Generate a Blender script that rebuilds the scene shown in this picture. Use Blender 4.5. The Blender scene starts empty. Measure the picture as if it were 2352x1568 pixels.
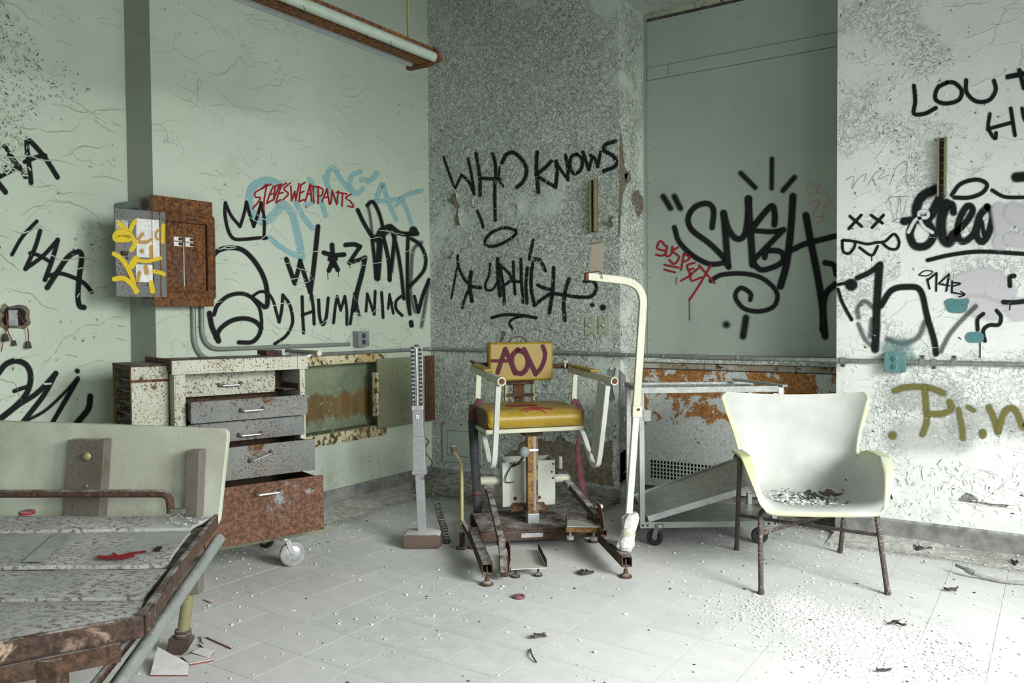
import bpy, bmesh, math, random
import numpy as np
from mathutils import Vector, Matrix, noise

# ------------------------------------------------------------------ camera
H = 1.208
FPX = 1883.3
SC = bpy.context.scene
COL = SC.collection


def _rot(pitch, roll, yaw):
    c, s = math.cos(yaw), math.sin(yaw)
    A = np.array([[c, s, 0], [-s, c, 0], [0, 0, 1]])
    B = np.array([[1, 0, 0], [0, 0, -1], [0, 1, 0]])
    c, s = math.cos(pitch), math.sin(pitch)
    P = np.array([[1, 0, 0], [0, c, -s], [0, s, c]])
    c, s = math.cos(roll), math.sin(roll)
    Q = np.array([[c, -s, 0], [s, c, 0], [0, 0, 1]])
    return Q @ P @ B @ A


CAMM = _rot(math.radians(1.673), math.radians(-.4406), math.radians(33.835))
cam = bpy.data.objects.new('camera', bpy.data.cameras.new('camera'))
COL.objects.link(cam)
m4 = Matrix.Identity(4)
for _i in range(3):
    m4[_i][0] = CAMM[0][_i]
    m4[_i][1] = -CAMM[1][_i]
    m4[_i][2] = -CAMM[2][_i]
m4.translation = (0, 0, H)
cam.matrix_world = m4
cam.data.sensor_width = 36
cam.data.lens = 36 * FPX / 2352
cam.data.clip_start = .02
SC.camera = cam

# ------------------------------------------------------------------ light
SC.view_settings.view_transform = 'Standard'
SC.view_settings.look = 'None'
SC.view_settings.gamma = 1
SC.view_settings.exposure = 0.0
SC.view_settings.use_curve_mapping = False
SC.cycles.max_bounces = 10
SC.cycles.diffuse_bounces = 6
SC.cycles.transparent_max_bounces = 32
SC.cycles.sample_clamp_indirect = 6
SC.cycles.use_denoising = True

world = bpy.data.worlds.new('world')
SC.world = world
world.use_nodes = True
world.node_tree.nodes['Background'].inputs[0].default_value = (.80, .92, .90, 1)
world.node_tree.nodes['Background'].inputs[1].default_value = 1.0


def area(name, loc, target, sx, sy, power, color, spread=180):
    l = bpy.data.lights.new(name, 'AREA')
    l.shape = 'RECTANGLE'
    l.size, l.size_y = sx, sy
    l.energy = power
    l.color = color
    l.spread = math.radians(spread)
    o = bpy.data.objects.new(name, l)
    COL.objects.link(o)
    o.location = loc
    d = Vector(target) - Vector(loc)
    o.rotation_euler = d.to_track_quat('-Z', 'Y').to_euler()
    return o


# daylight through two unseen right-hand windows, then an added front fill lamp
area('daylight_and_fill', (2.67, 2.1, 1.95), (0., 2.7, .12), 1.8, 1.7, 142, (1, 1, .985), 92)
area('daylight_and_fill', (2.67, -.3, 1.85), (0, .2, .5), 1.6, 1.9, 62, (1, 1, .985), 130)
area('daylight_and_fill', (-.6, -2.48, 1.75), (-.6, 0, .4), 1.5, 1.9, 18, (.97, 1, .97), 150)  # fill lamp added behind the camera to soften the front

# ------------------------------------------------------------------ helpers


def ray(x, y):
    return CAMM.T @ np.array([(x - 1176) / FPX, (y - 784) / FPX, 1])


def on(x, y, ax, v):
    d = ray(x, y)
    o = np.array([0, 0, H])
    return Vector(o + d * ((v - o[ax]) / d[ax]))


def at_depth(x, y, dep):
    return Vector(np.array([0, 0, H]) + ray(x, y) * dep)


class Frame:
    """an upright local frame: origin on the floor and a heading"""

    def __init__(s, ox, oy, deg, oz=0.):
        s.o = np.array([ox, oy, oz], float)
        s.deg = deg
        c, si = math.cos(math.radians(deg)), math.sin(math.radians(deg))
        s.R = np.array([[c, si, 0], [-si, c, 0], [0, 0, 1]])

    def on(s, x, y, ax, v):
        d = s.R @ ray(x, y)
        o = s.R @ (np.array([0, 0, H]) - s.o)
        return Vector(o + d * ((v - o[ax]) / d[ax]))

    def loc(s, p):
        return Vector(s.R @ (np.array(p, float) - s.o))

    def world(s, p):
        return Vector(s.R.T @ np.array(p, float) + s.o)


def tag(o, label=None, cat=None, group=None, kind=None):
    if label: o['label'] = label
    if cat: o['category'] = cat
    if group: o['group'] = group
    if kind: o['kind'] = kind
    return o


def thing(name, label, cat, fr=None, loc=(0, 0, 0), rot=(0, 0, 0), group=None):
    o = bpy.data.objects.new(name, None)
    COL.objects.link(o)
    if fr is not None:
        o.location = fr.o
        o.rotation_euler = (0, 0, math.radians(fr.deg))
    else:
        o.location = loc
        o.rotation_euler = rot
    o.empty_display_size = .05
    return tag(o, label, cat, group)


class MB:
    def __init__(s):
        s.v, s.f, s.a = [], [], []

    def add(s, vs, fs, al=None):
        n = len(s.v)
        s.v += [tuple(p) for p in vs]
        s.f += [tuple(i + n for i in f) for f in fs]
        if al is not None:
            s.a += list(al)
        return s

    def box(s, c, d, R=None):
        c = Vector(c)
        hx, hy, hz = d[0] / 2, d[1] / 2, d[2] / 2
        vs = []
        for x, y, z in ((-1, -1, -1), (1, -1, -1), (1, 1, -1), (-1, 1, -1), (-1, -1, 1), (1, -1, 1), (1, 1, 1), (-1, 1, 1)):
            p = Vector((x * hx, y * hy, z * hz))
            if R is not None: p = R @ p
            vs.append(c + p)
        return s.add(vs, [(0, 3, 2, 1), (4, 5, 6, 7), (0, 1, 5, 4), (1, 2, 6, 5), (2, 3, 7, 6), (3, 0, 4, 7)])

    def bb(s, x0, x1, y0, y1, z0, z1):
        return s.box(((x0 + x1) / 2, (y0 + y1) / 2, (z0 + z1) / 2), (abs(x1 - x0), abs(y1 - y0), abs(z1 - z0)))

    def beam(s, p0, p1, w, h, up=(0, 0, 1)):
        """box section along p0-p1, w across, h along up"""
        p0, p1 = Vector(p0), Vector(p1)
        t = (p1 - p0)
        L = t.length
        t.normalize()
        u = Vector(up)
        b = t.cross(u)
        if b.length < 1e-4: b = t.cross(Vector((1, 0, 0)))
        b.normalize()
        u = b.cross(t)
        R = Matrix((b, t, u)).transposed()
        return s.box((p0 + p1) / 2, (w, L, h), R)

    def tube(s, path, r, n=10, closed=False, caps=True, flat=None):
        """round (or flat=(w,h) rectangular) section swept along a path"""
        P = [Vector(p) for p in path]
        m = len(P)
        T = []
        for i in range(m):
            a = P[(i - 1) % m] if (i > 0 or closed) else P[i]
            b = P[(i + 1) % m] if (i < m - 1 or closed) else P[i]
            t = (b - a)
            T.append(t.normalized() if t.length > 1e-9 else Vector((0, 0, 1)))
        ref = Vector((0, 0, 1))
        if abs(T[0].dot(ref)) > .95: ref = Vector((0, 1, 0)) if flat is None else Vector((0, 1, 0))
        N = (ref - T[0] * ref.dot(T[0])).normalized()
        rings = []
        for i in range(m):
            if i > 0:
                N = (N - T[i] * N.dot(T[i]))
                if N.length < 1e-6: N = T[i].orthogonal()
                N.normalize()
            B = T[i].cross(N)
            rr = r[i] if isinstance(r, (list, tuple)) else r
            if flat:
                w, h = flat
                ring = [P[i] + B * (sx * w / 2) + N * (sy * h / 2) for sx, sy in ((-1, -1), (1, -1), (1, 1), (-1, 1))]
            else:
                ring = [P[i] + B * (math.cos(2 * math.pi * k / n) * rr) + N * (math.sin(2 * math.pi * k / n) * rr) for k in range(n)]
            rings.append(ring)
        k = len(rings[0])
        vs = [p for ring in rings for p in ring]
        fs = []
        for i in range(m if closed else m - 1):
            j = (i + 1) % m
            for q in range(k):
                fs.append((i * k + q, i * k + (q + 1) % k, j * k + (q + 1) % k, j * k + q))
        if caps and not closed:
            fs.append(tuple(range(k - 1, -1, -1)))
            fs.append(tuple((m - 1) * k + q for q in range(k)))
        return s.add(vs, fs)

    def cyl(s, p0, p1, r, n=16, r1=None):
        return s.tube([p0, p1], [r, r if r1 is None else r1], n)

    def lathe(s, prof, c=(0, 0, 0), n=20, axis='z'):
        """profile of (radius, height)"""
        vs, fs = [], []
        c = Vector(c)
        for r, h in prof:
            for k in range(n):
                a = 2 * math.pi * k / n
                x, y = r * math.cos(a), r * math.sin(a)
                p = {'z': (x, y, h), 'x': (h, x, y), 'y': (y, h, x)}[axis]
                vs.append(c + Vector(p))
        m = len(prof)
        for i in range(m - 1):
            for k in range(n):
                fs.append((i * n + k, i * n + (k + 1) % n, (i + 1) * n + (k + 1) % n, (i + 1) * n + k))
        fs.append(tuple(range(n - 1, -1, -1)))
        fs.append(tuple((m - 1) * n + k for k in range(n)))
        return s.add(vs, fs)

    def prism(s, poly, vec):
        """extrude planar polygon (3-D points) along vec"""
        P = [Vector(p) for p in poly]
        v = Vector(vec)
        n = len(P)
        fs = [tuple(range(n)), tuple(range(2 * n - 1, n - 1, -1))]
        for i in range(n):
            j = (i + 1) % n
            fs.append((i, i + n, j + n, j))
        return s.add(P + [p + v for p in P], fs)

    def grid(s, rows, closed=False):
        k = len(rows[0])
        vs = [p for r in rows for p in r]
        fs = []
        for i in range(len(rows) - 1):
            for q in range(k if closed else k - 1):
                fs.append((i * k + q, i * k + (q + 1) % k, (i + 1) * k + (q + 1) % k, (i + 1) * k + q))
        return s.add(vs, fs)

    def build(s, name, mat, parent=None, bevel=0, smooth=40, kind=None, fixn=True, label=None):
        me = bpy.data.meshes.new(name)
        me.from_pydata([tuple(p) for p in s.v], [], s.f)
        if s.a:
            at = me.attributes.new('cover', 'FLOAT', 'POINT')
            at.data.foreach_set('value', s.a)
        if fixn:
            bm = bmesh.new()
            bm.from_mesh(me)
            bmesh.ops.recalc_face_normals(bm, faces=bm.faces)
            bm.to_mesh(me)
            bm.free()
        if smooth:
            me.polygons.foreach_set('use_smooth', [True] * len(me.polygons))
            me.set_sharp_from_angle(angle=math.radians(smooth))
        if mat: me.materials.append(mat)
        o = bpy.data.objects.new(name, me)
        COL.objects.link(o)
        if parent is not None: o.parent = parent
        if bevel:
            b = o.modifiers.new('bevel', 'BEVEL')
            b.width = bevel
            b.segments = 2
            b.limit_method = 'ANGLE'
            b.angle_limit = math.radians(50)
        if kind: o['kind'] = kind
        if label: o['label'] = label
        return o


def copy_tree(o, parent=None):
    c = o.copy()
    COL.objects.link(c)
    if parent is not None: c.parent = parent
    for ch in o.children:
        copy_tree(ch, c)
    return c


def smooth_path(pts, n=8, closed=False):
    P = [Vector(p) for p in pts]
    if len(P) < 3: return P
    out = []
    m = len(P)
    for i in range(m if closed else m - 1):
        p0 = P[(i - 1) % m] if (i > 0 or closed) else P[i] * 2 - P[i + 1]
        p1 = P[i]
        p2 = P[(i + 1) % m]
        p3 = P[(i + 2) % m] if (i + 2 < m or closed) else p2 * 2 - p1
        for k in range(n):
            t = k / n
            out.append(.5 * ((2 * p1) + (p2 - p0) * t + (2 * p0 - 5 * p1 + 4 * p2 - p3) * t * t + (3 * p1 - p0 - 3 * p2 + p3) * t ** 3))
    if not closed: out.append(P[-1])
    return out


def fillet(pts, r, n=6):
    """round the inner corners of a polyline"""
    P = [Vector(p) for p in pts]
    out = [P[0]]
    for i in range(1, len(P) - 1):
        a = (P[i - 1] - P[i])
        b = (P[i + 1] - P[i])
        rr = min(r, a.length * .49, b.length * .49)
        a = P[i] + a.normalized() * rr
        b = P[i] + b.normalized() * rr
        for k in range(n + 1):
            t = k / n
            out.append(a * (1 - t) ** 2 + P[i] * 2 * t * (1 - t) + b * t * t)
    out.append(P[-1])
    return out


# ------------------------------------------------------------------ materials
class NT:
    def __init__(s, name):
        s.m = bpy.data.materials.new(name)
        s.m.use_nodes = True
        s.t = s.m.node_tree
        s.b = s.t.nodes['Principled BSDF']
        s.co = s.t.nodes.new('ShaderNodeTexCoord').outputs['Object']

    def node(s, ty, **kw):
        n = s.t.nodes.new(ty)
        for k, v in kw.items(): setattr(n, k, v)
        return n

    def link(s, a, b): s.t.links.new(a, b)

    def noise(s, scale, detail=6, rough=.6, dist=0, stretch=None):
        n = s.node('ShaderNodeTexNoise')
        n.inputs['Scale'].default_value = scale
        n.inputs['Detail'].default_value = detail
        n.inputs['Roughness'].default_value = rough
        n.inputs['Distortion'].default_value = dist
        if stretch:
            mp = s.node('ShaderNodeMapping')
            mp.inputs['Scale'].default_value = stretch
            s.link(s.co, mp.inputs[0])
            s.link(mp.outputs[0], n.inputs['Vector'])
        else:
            s.link(s.co, n.inputs['Vector'])
        return n.outputs[0]

    def ramp(s, fac, lo, hi):
        n = s.node('ShaderNodeMapRange')
        n.inputs[1].default_value = lo
        n.inputs[2].default_value = hi
        n.interpolation_type = 'SMOOTHSTEP'
        s.link(fac, n.inputs[0])
        return n.outputs[0]

    def math(s, op, a, b=None):
        n = s.node('ShaderNodeMath', operation=op)
        n.use_clamp = op in ('MULTIPLY', 'ADD', 'SUBTRACT', 'MAXIMUM')
        for i, q in enumerate((a, b)):
            if q is None: continue
            if isinstance(q, (int, float)): n.inputs[i].default_value = q
            else: s.link(q, n.inputs[i])
        return n.outputs[0]

    def mix(s, fac, a, b):
        n = s.node('ShaderNodeMix', data_type='RGBA')
        for i, q in ((0, fac), (6, a), (7, b)):
            if isinstance(q, (int, float)): n.inputs[i].default_value = q
            elif isinstance(q, (tuple, list)): n.inputs[i].default_value = (*q, 1)
            else: s.link(q, n.inputs[i])
        return n.outputs[2]

    def bump(s, h, strength=.5, dist=.003, prev=None):
        n = s.node('ShaderNodeBump')
        n.inputs['Strength'].default_value = strength
        n.inputs['Distance'].default_value = dist
        s.link(h, n.inputs['Height'])
        if prev is not None: s.link(prev, n.inputs['Normal'])
        return n.outputs[0]

    def upmask(s, lo=.5, hi=.9):
        g = s.node('ShaderNodeNewGeometry')
        x = s.node('ShaderNodeSeparateXYZ')
        s.link(g.outputs['Normal'], x.inputs[0])
        return s.ramp(x.outputs[2], lo, hi)

    def fin(s, col, rough=.6, metal=0, nrm=None, spec=None):
        for k, q in (('Base Color', col), ('Roughness', rough), ('Metallic', metal)):
            if isinstance(q, (int, float)): s.b.inputs[k].default_value = q
            elif isinstance(q, (tuple, list)): s.b.inputs[k].default_value = (*q, 1)
            else: s.link(q, s.b.inputs[k])
        if nrm is not None: s.link(nrm, s.b.inputs['Normal'])
        if spec is not None: s.b.inputs['Specular IOR Level'].default_value = spec
        return s.m


DUST = (.56, .57, .55)
RUST1 = (.050, .022, .012)
RUST2 = (.17, .070, .026)


def lin(r, g, b):
    f = lambda c: (c / 255 / 12.92) if c <= 10 else ((c / 255 + .055) / 1.055) ** 2.4
    return (f(r), f(g), f(b))


def wallmat(name, col, col2, crack=.4, fine=.35, stain=(.30, .26, .18), peel=.2, plo=.45, phi=.6, pscale=52):
    n = NT(name)
    big = n.noise(1.1, 4, .55)
    c = n.mix(n.ramp(big, .35, .7), col, col2)
    c = n.mix(n.math('MULTIPLY', n.ramp(n.noise(2.6, 8, .7, .4), .60, .78), .35), c, stain)
    # hairline cracks
    v = n.node('ShaderNodeTexVoronoi', feature='DISTANCE_TO_EDGE')
    v.inputs['Scale'].default_value = 5.5
    mp = n.node('ShaderNodeMapping')
    mp.inputs['Scale'].default_value = (.55, .55, 1.6)
    nz = n.node('ShaderNodeTexNoise')
    nz.inputs['Scale'].default_value = 3.5
    nz.inputs['Detail'].default_value = 7
    n.link(n.co, nz.inputs['Vector'])
    add = n.node('ShaderNodeMix', data_type='VECTOR')
    add.inputs[0].default_value = .30
    n.link(n.co, add.inputs[4])
    n.link(nz.outputs[1], add.inputs[5])
    n.link(add.outputs[1], mp.inputs[0])
    n.link(mp.outputs[0], v.inputs['Vector'])
    cr = n.ramp(v.outputs[0], .0, .010)
    gate = n.ramp(n.noise(1.7, 3, .5), .50, .58)
    inv = n.math('SUBTRACT', 1.0, cr)
    crk = n.math('MULTIPLY', inv, gate)
    c = n.mix(n.math('MULTIPLY', crk, crack), c, (.16, .17, .14))
    # pock marks
    pk = n.ramp(n.noise(38, 3, .6), .70, .76)
    pk = n.math('MULTIPLY', pk, n.ramp(n.noise(3.1, 3, .5), .50, .62))
    c = n.mix(n.math('MULTIPLY', pk, .45), c, (.22, .23, .18))
    b = n.bump(n.noise(60, 8, .65), fine, .003)
    b = n.bump(n.noise(7, 5, .6), .5, .01, b)
    b = n.bump(n.math('SUBTRACT', 1.0, n.math('ADD', crk, pk)), .5, .004, b)
    if peel:
        pe = n.ramp(n.noise(pscale, 5, .62, .8), .47, .56)
        pe = n.math('MULTIPLY', pe, n.ramp(n.noise(1.9, 4, .6), plo, phi))
        b = n.bump(pe, peel, .009, b)
    return n.fin(c, .62, 0, b, .35)


def metalmat(name, col, rust=.5, scale=6, col2=None, rough=.5, metal=0, dust=.5, speck=.5, r1=RUST1, r2=RUST2, edge=.04, stretch=None, bump=.5, dustlo=.42, dusthi=.62):
    n = NT(name)
    base = col
    if col2: base = n.mix(n.ramp(n.noise(3, 5), .4, .65), col, col2)
    m = n.ramp(n.noise(scale, 9, .68, .3, stretch), 1 - rust - edge, 1 - rust + edge)
    sp = n.ramp(n.math('ADD', n.noise(scale * 13, 5, .68), n.math('MULTIPLY', n.noise(scale * .8, 3, .5), .28)), .79 - .09 * speck, .82 - .09 * speck)
    m2 = n.math('MAXIMUM', m, n.math('MULTIPLY', sp, speck))
    rc = n.mix(n.ramp(n.noise(55, 6, .75), .38, .66), r1, r2)
    c = n.mix(m2, base, rc)
    if dust:
        d = n.math('MULTIPLY', n.upmask(.55, .9), n.ramp(n.noise(14, 8, .7), dustlo, dusthi))
        d = n.math('MULTIPLY', d, dust)
        c = n.mix(d, c, DUST)
    ro = n.mix(m2, (rough,) * 3, (.9, .9, .9))
    b = n.bump(n.noise(90, 6, .7), bump, .002)
    b = n.bump(m2, .35, .0015, b)
    return n.fin(c, ro, 0 if not metal else n.math('MULTIPLY', n.math('SUBTRACT', 1.0, m2), metal), b, .4)


def plainmat(name, col, rough=.5, metal=0, var=.15, dust=0, bump=.2, scale=20):
    n = NT(name)
    dark = tuple(x * (1 - var * 1.6) for x in col)
    c = n.mix(n.ramp(n.noise(scale, 7, .65), .35, .65), dark, col)
    if dust:
        d = n.math('MULTIPLY', n.upmask(.5, .9), n.ramp(n.noise(18, 8, .7), .38, .62))
        c = n.mix(n.math('MULTIPLY', d, dust), c, DUST)
    return n.fin(c, rough, metal, n.bump(n.noise(120, 5, .6), bump, .001), .4)


def spraymat(name, col, drop=.12, opa=1.0):
    n = NT(name)
    a = n.node('ShaderNodeAttribute', attribute_name='cover').outputs['Fac']
    a = n.ramp(a, 0.0, 1.0)
    hole = n.ramp(n.noise(70, 6, .75), .66 - drop * .5, .70 - drop * .5)
    a = n.math('MULTIPLY', a, n.math('SUBTRACT', 1.0, n.math('MULTIPLY', hole, .8)))
    a = n.math('MULTIPLY', a, opa)
    tr = n.node('ShaderNodeBsdfTransparent')
    mx = n.node('ShaderNodeMixShader')
    n.fin(col, .75, 0, n.bump(n.noise(60, 8, .65), .3, .003), .12)
    n.link(a, mx.inputs[0])
    n.link(tr.outputs[0], mx.inputs[1])
    n.link(n.b.outputs[0], mx.inputs[2])
    n.link(mx.outputs[0], n.t.nodes['Material Output'].inputs[0])
    return n.m


M = {}
M['wall_green'] = wallmat('wall_green_paint', lin(179, 192, 175), lin(190, 201, 186))
M['wall_dark'] = wallmat('wall_shade_paint', lin(140, 148, 134), lin(150, 156, 142))  # wall paint darkened to carry the pier end's shade
M['wall_grey'] = wallmat('wall_grey_paint', lin(176, 185, 177), lin(190, 198, 190), .25, .8, (.30, .26, .18), 1.0, .36, .50, 46)
M['wall_white'] = wallmat('wall_white_paint', lin(220, 225, 220), lin(228, 232, 228), .35, .6, (.36, .34, .28), .8, .47, .60, 40)
M['jamb'] = wallmat('jamb_paint', lin(206, 214, 203), lin(198, 207, 196), .4, .9, (.22, .16, .08), 1.0, .36, .5, 46)
M['sheet'] = wallmat('sheet_paint', lin(158, 170, 160), lin(148, 160, 150), .0, .12)
M['ceiling'] = wallmat('ceiling_paint', lin(112, 116, 108), lin(96, 100, 92))
M['plaster'] = plainmat('bare_brown_plaster', (.22, .19, .135), .95, 0, .30, 0, .9, 30)
M['plaster_grey'] = plainmat('bare_grey_plaster', (.27, .265, .25), .95, 0, .35, 0, .9, 30)
M['concrete'] = plainmat('baseboard_concrete', (.27, .275, .265), .85, 0, .3, .4, .6, 9)
M['black'] = plainmat('black_void', (.012, .011, .010), .9)
M['rust'] = metalmat('heavy_rust', (.13, .075, .04), .62, 7, rough=.8, dust=.35, speck=.8)
M['rust_dark'] = metalmat('dark_rust', (.06, .042, .032), .55, 9, rough=.8, dust=.55, speck=.7, dustlo=.34, dusthi=.72, r1=(.03, .018, .012), r2=(.11, .06, .035))
M['bracket'] = metalmat('bracket_grey_brown', lin(104, 99, 91), .37, 7, lin(90, 84, 76), .5, 0, .3, .6, edge=.05)
M['leg_metal'] = metalmat('speckled_leg_metal', (.055, .042, .036), .27, 9, rough=.7, dust=.2, speck=.95, r1=(.09, .055, .042), r2=(.34, .32, .29))
M['base_tray'] = metalmat('olive_tray_paint', lin(112, 116, 96), .38, 9, rough=.5, dust=.4, speck=.7)
M['panelbox'] = metalmat('rusty_box', (.12, .060, .025), .55, 9, rough=.8, dust=.1, speck=.9, r1=(.050, .020, .010), r2=(.25, .105, .030))
M['galv'] = plainmat('galvanised_steel', (.30, .32, .31), .45, .5, .2, .45, .3, 30)
M['galv_rust'] = metalmat('galvanised_pipe', (.23, .26, .24), .36, 10, rough=.5, metal=.3, dust=.4, speck=.5)
M['trolley'] = metalmat('trolley_grey_green', lin(150, 158, 152), .22, 9, lin(140, 146, 142), .42, .2, .5, .15, edge=.02)
M['steel'] = plainmat('dull_steel', (.46, .48, .48), .38, .6, .15, .8, .2, 40)
M['chrome'] = plainmat('worn_chrome', (.46, .46, .45), .38, .85, .1, 0, .1, 60)
M['cart'] = metalmat('cart_cream_paint', lin(168, 171, 154), .38, 8, lin(150, 152, 134), .45, 0, .45, .9, edge=.03)
M['cart_grey'] = metalmat('cart_grey_paint', lin(93, 98, 97), .38, 9, lin(106, 109, 104), .45, 0, .4, .9, edge=.03)
M['cart_rust'] = metalmat('cart_rusted_front', lin(126, 132, 132), .63, 3.2, None, .6, 0, .2, .9, r1=(.060, .030, .018), r2=(.175, .090, .055), edge=.03)
M['white_paint'] = metalmat('white_enamel', lin(176, 180, 172), .29, 9, lin(162, 166, 157), .4, 0, .5, .18, edge=.02)
M['cream'] = metalmat('cream_enamel', lin(178, 178, 158), .29, 9, lin(164, 166, 144), .4, 0, .3, .22, edge=.02)
M['vinyl'] = plainmat('mustard_vinyl', lin(144, 120, 28), .42, 0, .12, .10, .25, 9)
M['vinyl_side'] = plainmat('brown_vinyl', lin(88, 66, 34), .6, 0, .2, 0, .3, 20)
M['rubber'] = plainmat('black_rubber', (.028, .028, .03), .7, 0, .3, .35, .4)
M['greyrubber'] = plainmat('grey_rubber', (.30, .30, .29), .7, 0, .2, .3, .3)
M['strap_dark'] = plainmat('black_strap', (.030, .030, .033), .8, 0, .3, .3, .5, 40)
M['strap_red'] = plainmat('maroon_strap', (.11, .030, .045), .8, 0, .3, .3, .5, 40)
M['tape'] = plainmat('white_tape', (.55, .55, .52), .6, 0, .2, 0, .6, 25)
M['tape_old'] = plainmat('yellowed_tape', (.48, .48, .38), .6, 0, .2, 0, .6, 25)
M['plastic_grey'] = plainmat('grey_plastic', (.22, .25, .25), .5, 0, .15, .2)
M['plastic_beige'] = plainmat('beige_plate', lin(166, 170, 150), .5, 0, .12, .1)
M['teal'] = plainmat('teal_sprayed_metal', lin(92, 134, 134), .5, 0, .12, .1)
M['sphyg'] = plainmat('grey_hammered_paint', (.27, .28, .285), .45, .15, .12, .15, .5, 60)
M['stone'] = metalmat('dusty_stone', (.10, .075, .06), .3, 10, rough=.95, dust=.9, speck=.4, bump=1.0, dustlo=.20, dusthi=.45)
M['white_print'] = plainmat('white_print', (.75, .75, .72), .7)
M['dark_print'] = plainmat('dark_print', (.03, .03, .035), .7)
M['card'] = metalmat('brown_card', (.16, .145, .11), .25, 10, rough=.8, dust=0, speck=.2)
M['shell'] = None
M['lamp'] = plainmat('milky_lamp_glass', lin(160, 174, 160), .25, 0, .06, 0, .05)
M['lamp_old'] = plainmat('violet_lamp_glass', lin(150, 158, 158), .25, 0, .06, 0, .05)
M['chip'] = plainmat('white_paint_chip', lin(226, 230, 226), .7, 0, .12)
M['chip_dark'] = plainmat('dark_crumb', (.085, .08, .075), .9, 0, .4)
M['red'] = plainmat('red_plastic', (.24, .035, .045), .6, 0, .15, .5)
M['maroon'] = plainmat('maroon_plastic', (.16, .055, .075), .6, 0, .2, .35)
M['tile_shard'] = plainmat('white_tile_glaze', (.62, .61, .60), .35, 0, .1)
M['shard_edge'] = plainmat('red_tile_body', (.22, .06, .05), .9, 0, .2)
M['board'] = None


def shellmat():
    n = NT('chair_shell_fibreglass')
    c = n.mix(n.ramp(n.noise(6, 6, .6), .35, .65), lin(182, 185, 180), lin(168, 172, 167))
    at = n.node('ShaderNodeAttribute', attribute_name='cover').outputs['Fac']   # bare yellowed rim
    e = n.math('MULTIPLY', at, n.ramp(n.noise(5, 5, .6), .30, .55))
    c = n.mix(n.math('MULTIPLY', e, .9), c, lin(192, 198, 146))
    sp = n.ramp(n.noise(130, 4, .6), .66, .70)
    c = n.mix(n.math('MULTIPLY', sp, .25), c, (.35, .35, .33))
    b = n.bump(n.noise(90, 6, .6), .25, .001)
    return n.fin(c, .55, 0, b, .4)


M['shell'] = shellmat()


def boardmat():
    n = NT('mottled_board_laminate')
    c = n.mix(n.ramp(n.noise(240, 4, .7), .36, .66), lin(160, 163, 148), lin(184, 187, 172))
    c = n.mix(n.math('MULTIPLY', n.ramp(n.noise(5, 6, .6), .45, .65), .35), c, lin(150, 146, 122))
    c = n.mix(n.math('MULTIPLY', n.ramp(n.noise(3, 4, .5, 0, (1, 1, .6)), .42, .62), .5), c, lin(202, 212, 200))
    return n.fin(c, .5, 0, n.bump(n.noise(60, 4), .1, .001), .4)


M['board'] = boardmat()


def deckmat():
    n = NT('rust_mottled_bed_deck')
    base = n.mix(n.ramp(n.noise(5, 6), .4, .62), lin(164, 167, 166), lin(186, 188, 186))
    m = n.ramp(n.noise(44, 8, .80, .1, (1, 1.5, 1)), .49, .58)
    m = n.math('MULTIPLY', m, n.ramp(n.noise(2.6, 5, .6), .34, .54))
    rc = n.mix(n.ramp(n.noise(70, 5, .7), .4, .62), (.075, .05, .038), (.21, .125, .08))
    c = n.mix(n.math('MULTIPLY', m, .9), base, rc)
    return n.fin(c, .75, 0, n.bump(n.noise(70, 8, .7), .5, .003), .3)


M['deck'] = deckmat()


def covermat():
    n = NT('radiator_cover_paint')
    base = n.mix(n.ramp(n.noise(60, 6, .7), .42, .58), lin(178, 184, 180), lin(196, 202, 198))
    z = n.node('ShaderNodeSeparateXYZ')
    n.link(n.co, z.inputs[0])
    # rust blotches lie in a belt high on the panel
    belt = n.math('MULTIPLY', n.ramp(z.outputs[2], .42, .60), 1.0)
    m = n.ramp(n.math('ADD', n.noise(5.5, 9, .72, .3, (1, 1, 1.3)), n.math('MULTIPLY', belt, .13)), .60, .625)
    pits = n.math('MULTIPLY', n.ramp(n.noise(55, 5, .6), .63, .66), .8)
    rc = n.mix(n.ramp(n.noise(80, 5, .7), .38, .62), (.20, .085, .028), (.42, .20, .065))
    c = n.mix(n.math('MULTIPLY', pits, .8), base, (.12, .10, .085))
    c = n.mix(m, c, rc)
    return n.fin(c, .8, 0, n.bump(n.noise(90, 7, .7), .6, .002), .3)


M['cover'] = covermat()


def nichemat():
    n = NT('niche_back_metal')
    z = n.node('ShaderNodeSeparateXYZ')
    n.link(n.co, z.inputs[0])
    base = n.mix(n.ramp(n.noise(5, 7, .65), .35, .62), lin(108, 121, 99), lin(128, 140, 116))
    wob = n.math('ADD', z.outputs[2], n.math('MULTIPLY', n.noise(9, 8, .7, 0, (1, 1, .25)), .26))
    lo = n.ramp(wob, .66, .70)
    hi = n.math('SUBTRACT', 1.0, n.ramp(wob, .825, .85))
    belt = n.math('MULTIPLY', lo, hi)
    spots = n.math('MULTIPLY', n.ramp(n.noise(60, 5, .6), .56, .62), n.ramp(n.noise(3, 4), .45, .65))
    m = n.math('MAXIMUM', n.math('MULTIPLY', belt, .9), n.math('MULTIPLY', spots, .8))
    c = n.mix(m, base, n.mix(n.ramp(n.noise(12, 6, .7, 0, (1, 1, .2)), .4, .6), (.13, .075, .022), (.20, .13, .045)))
    return n.fin(c, .6, 0, n.bump(n.noise(80, 5), .3, .001), .4)


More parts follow.
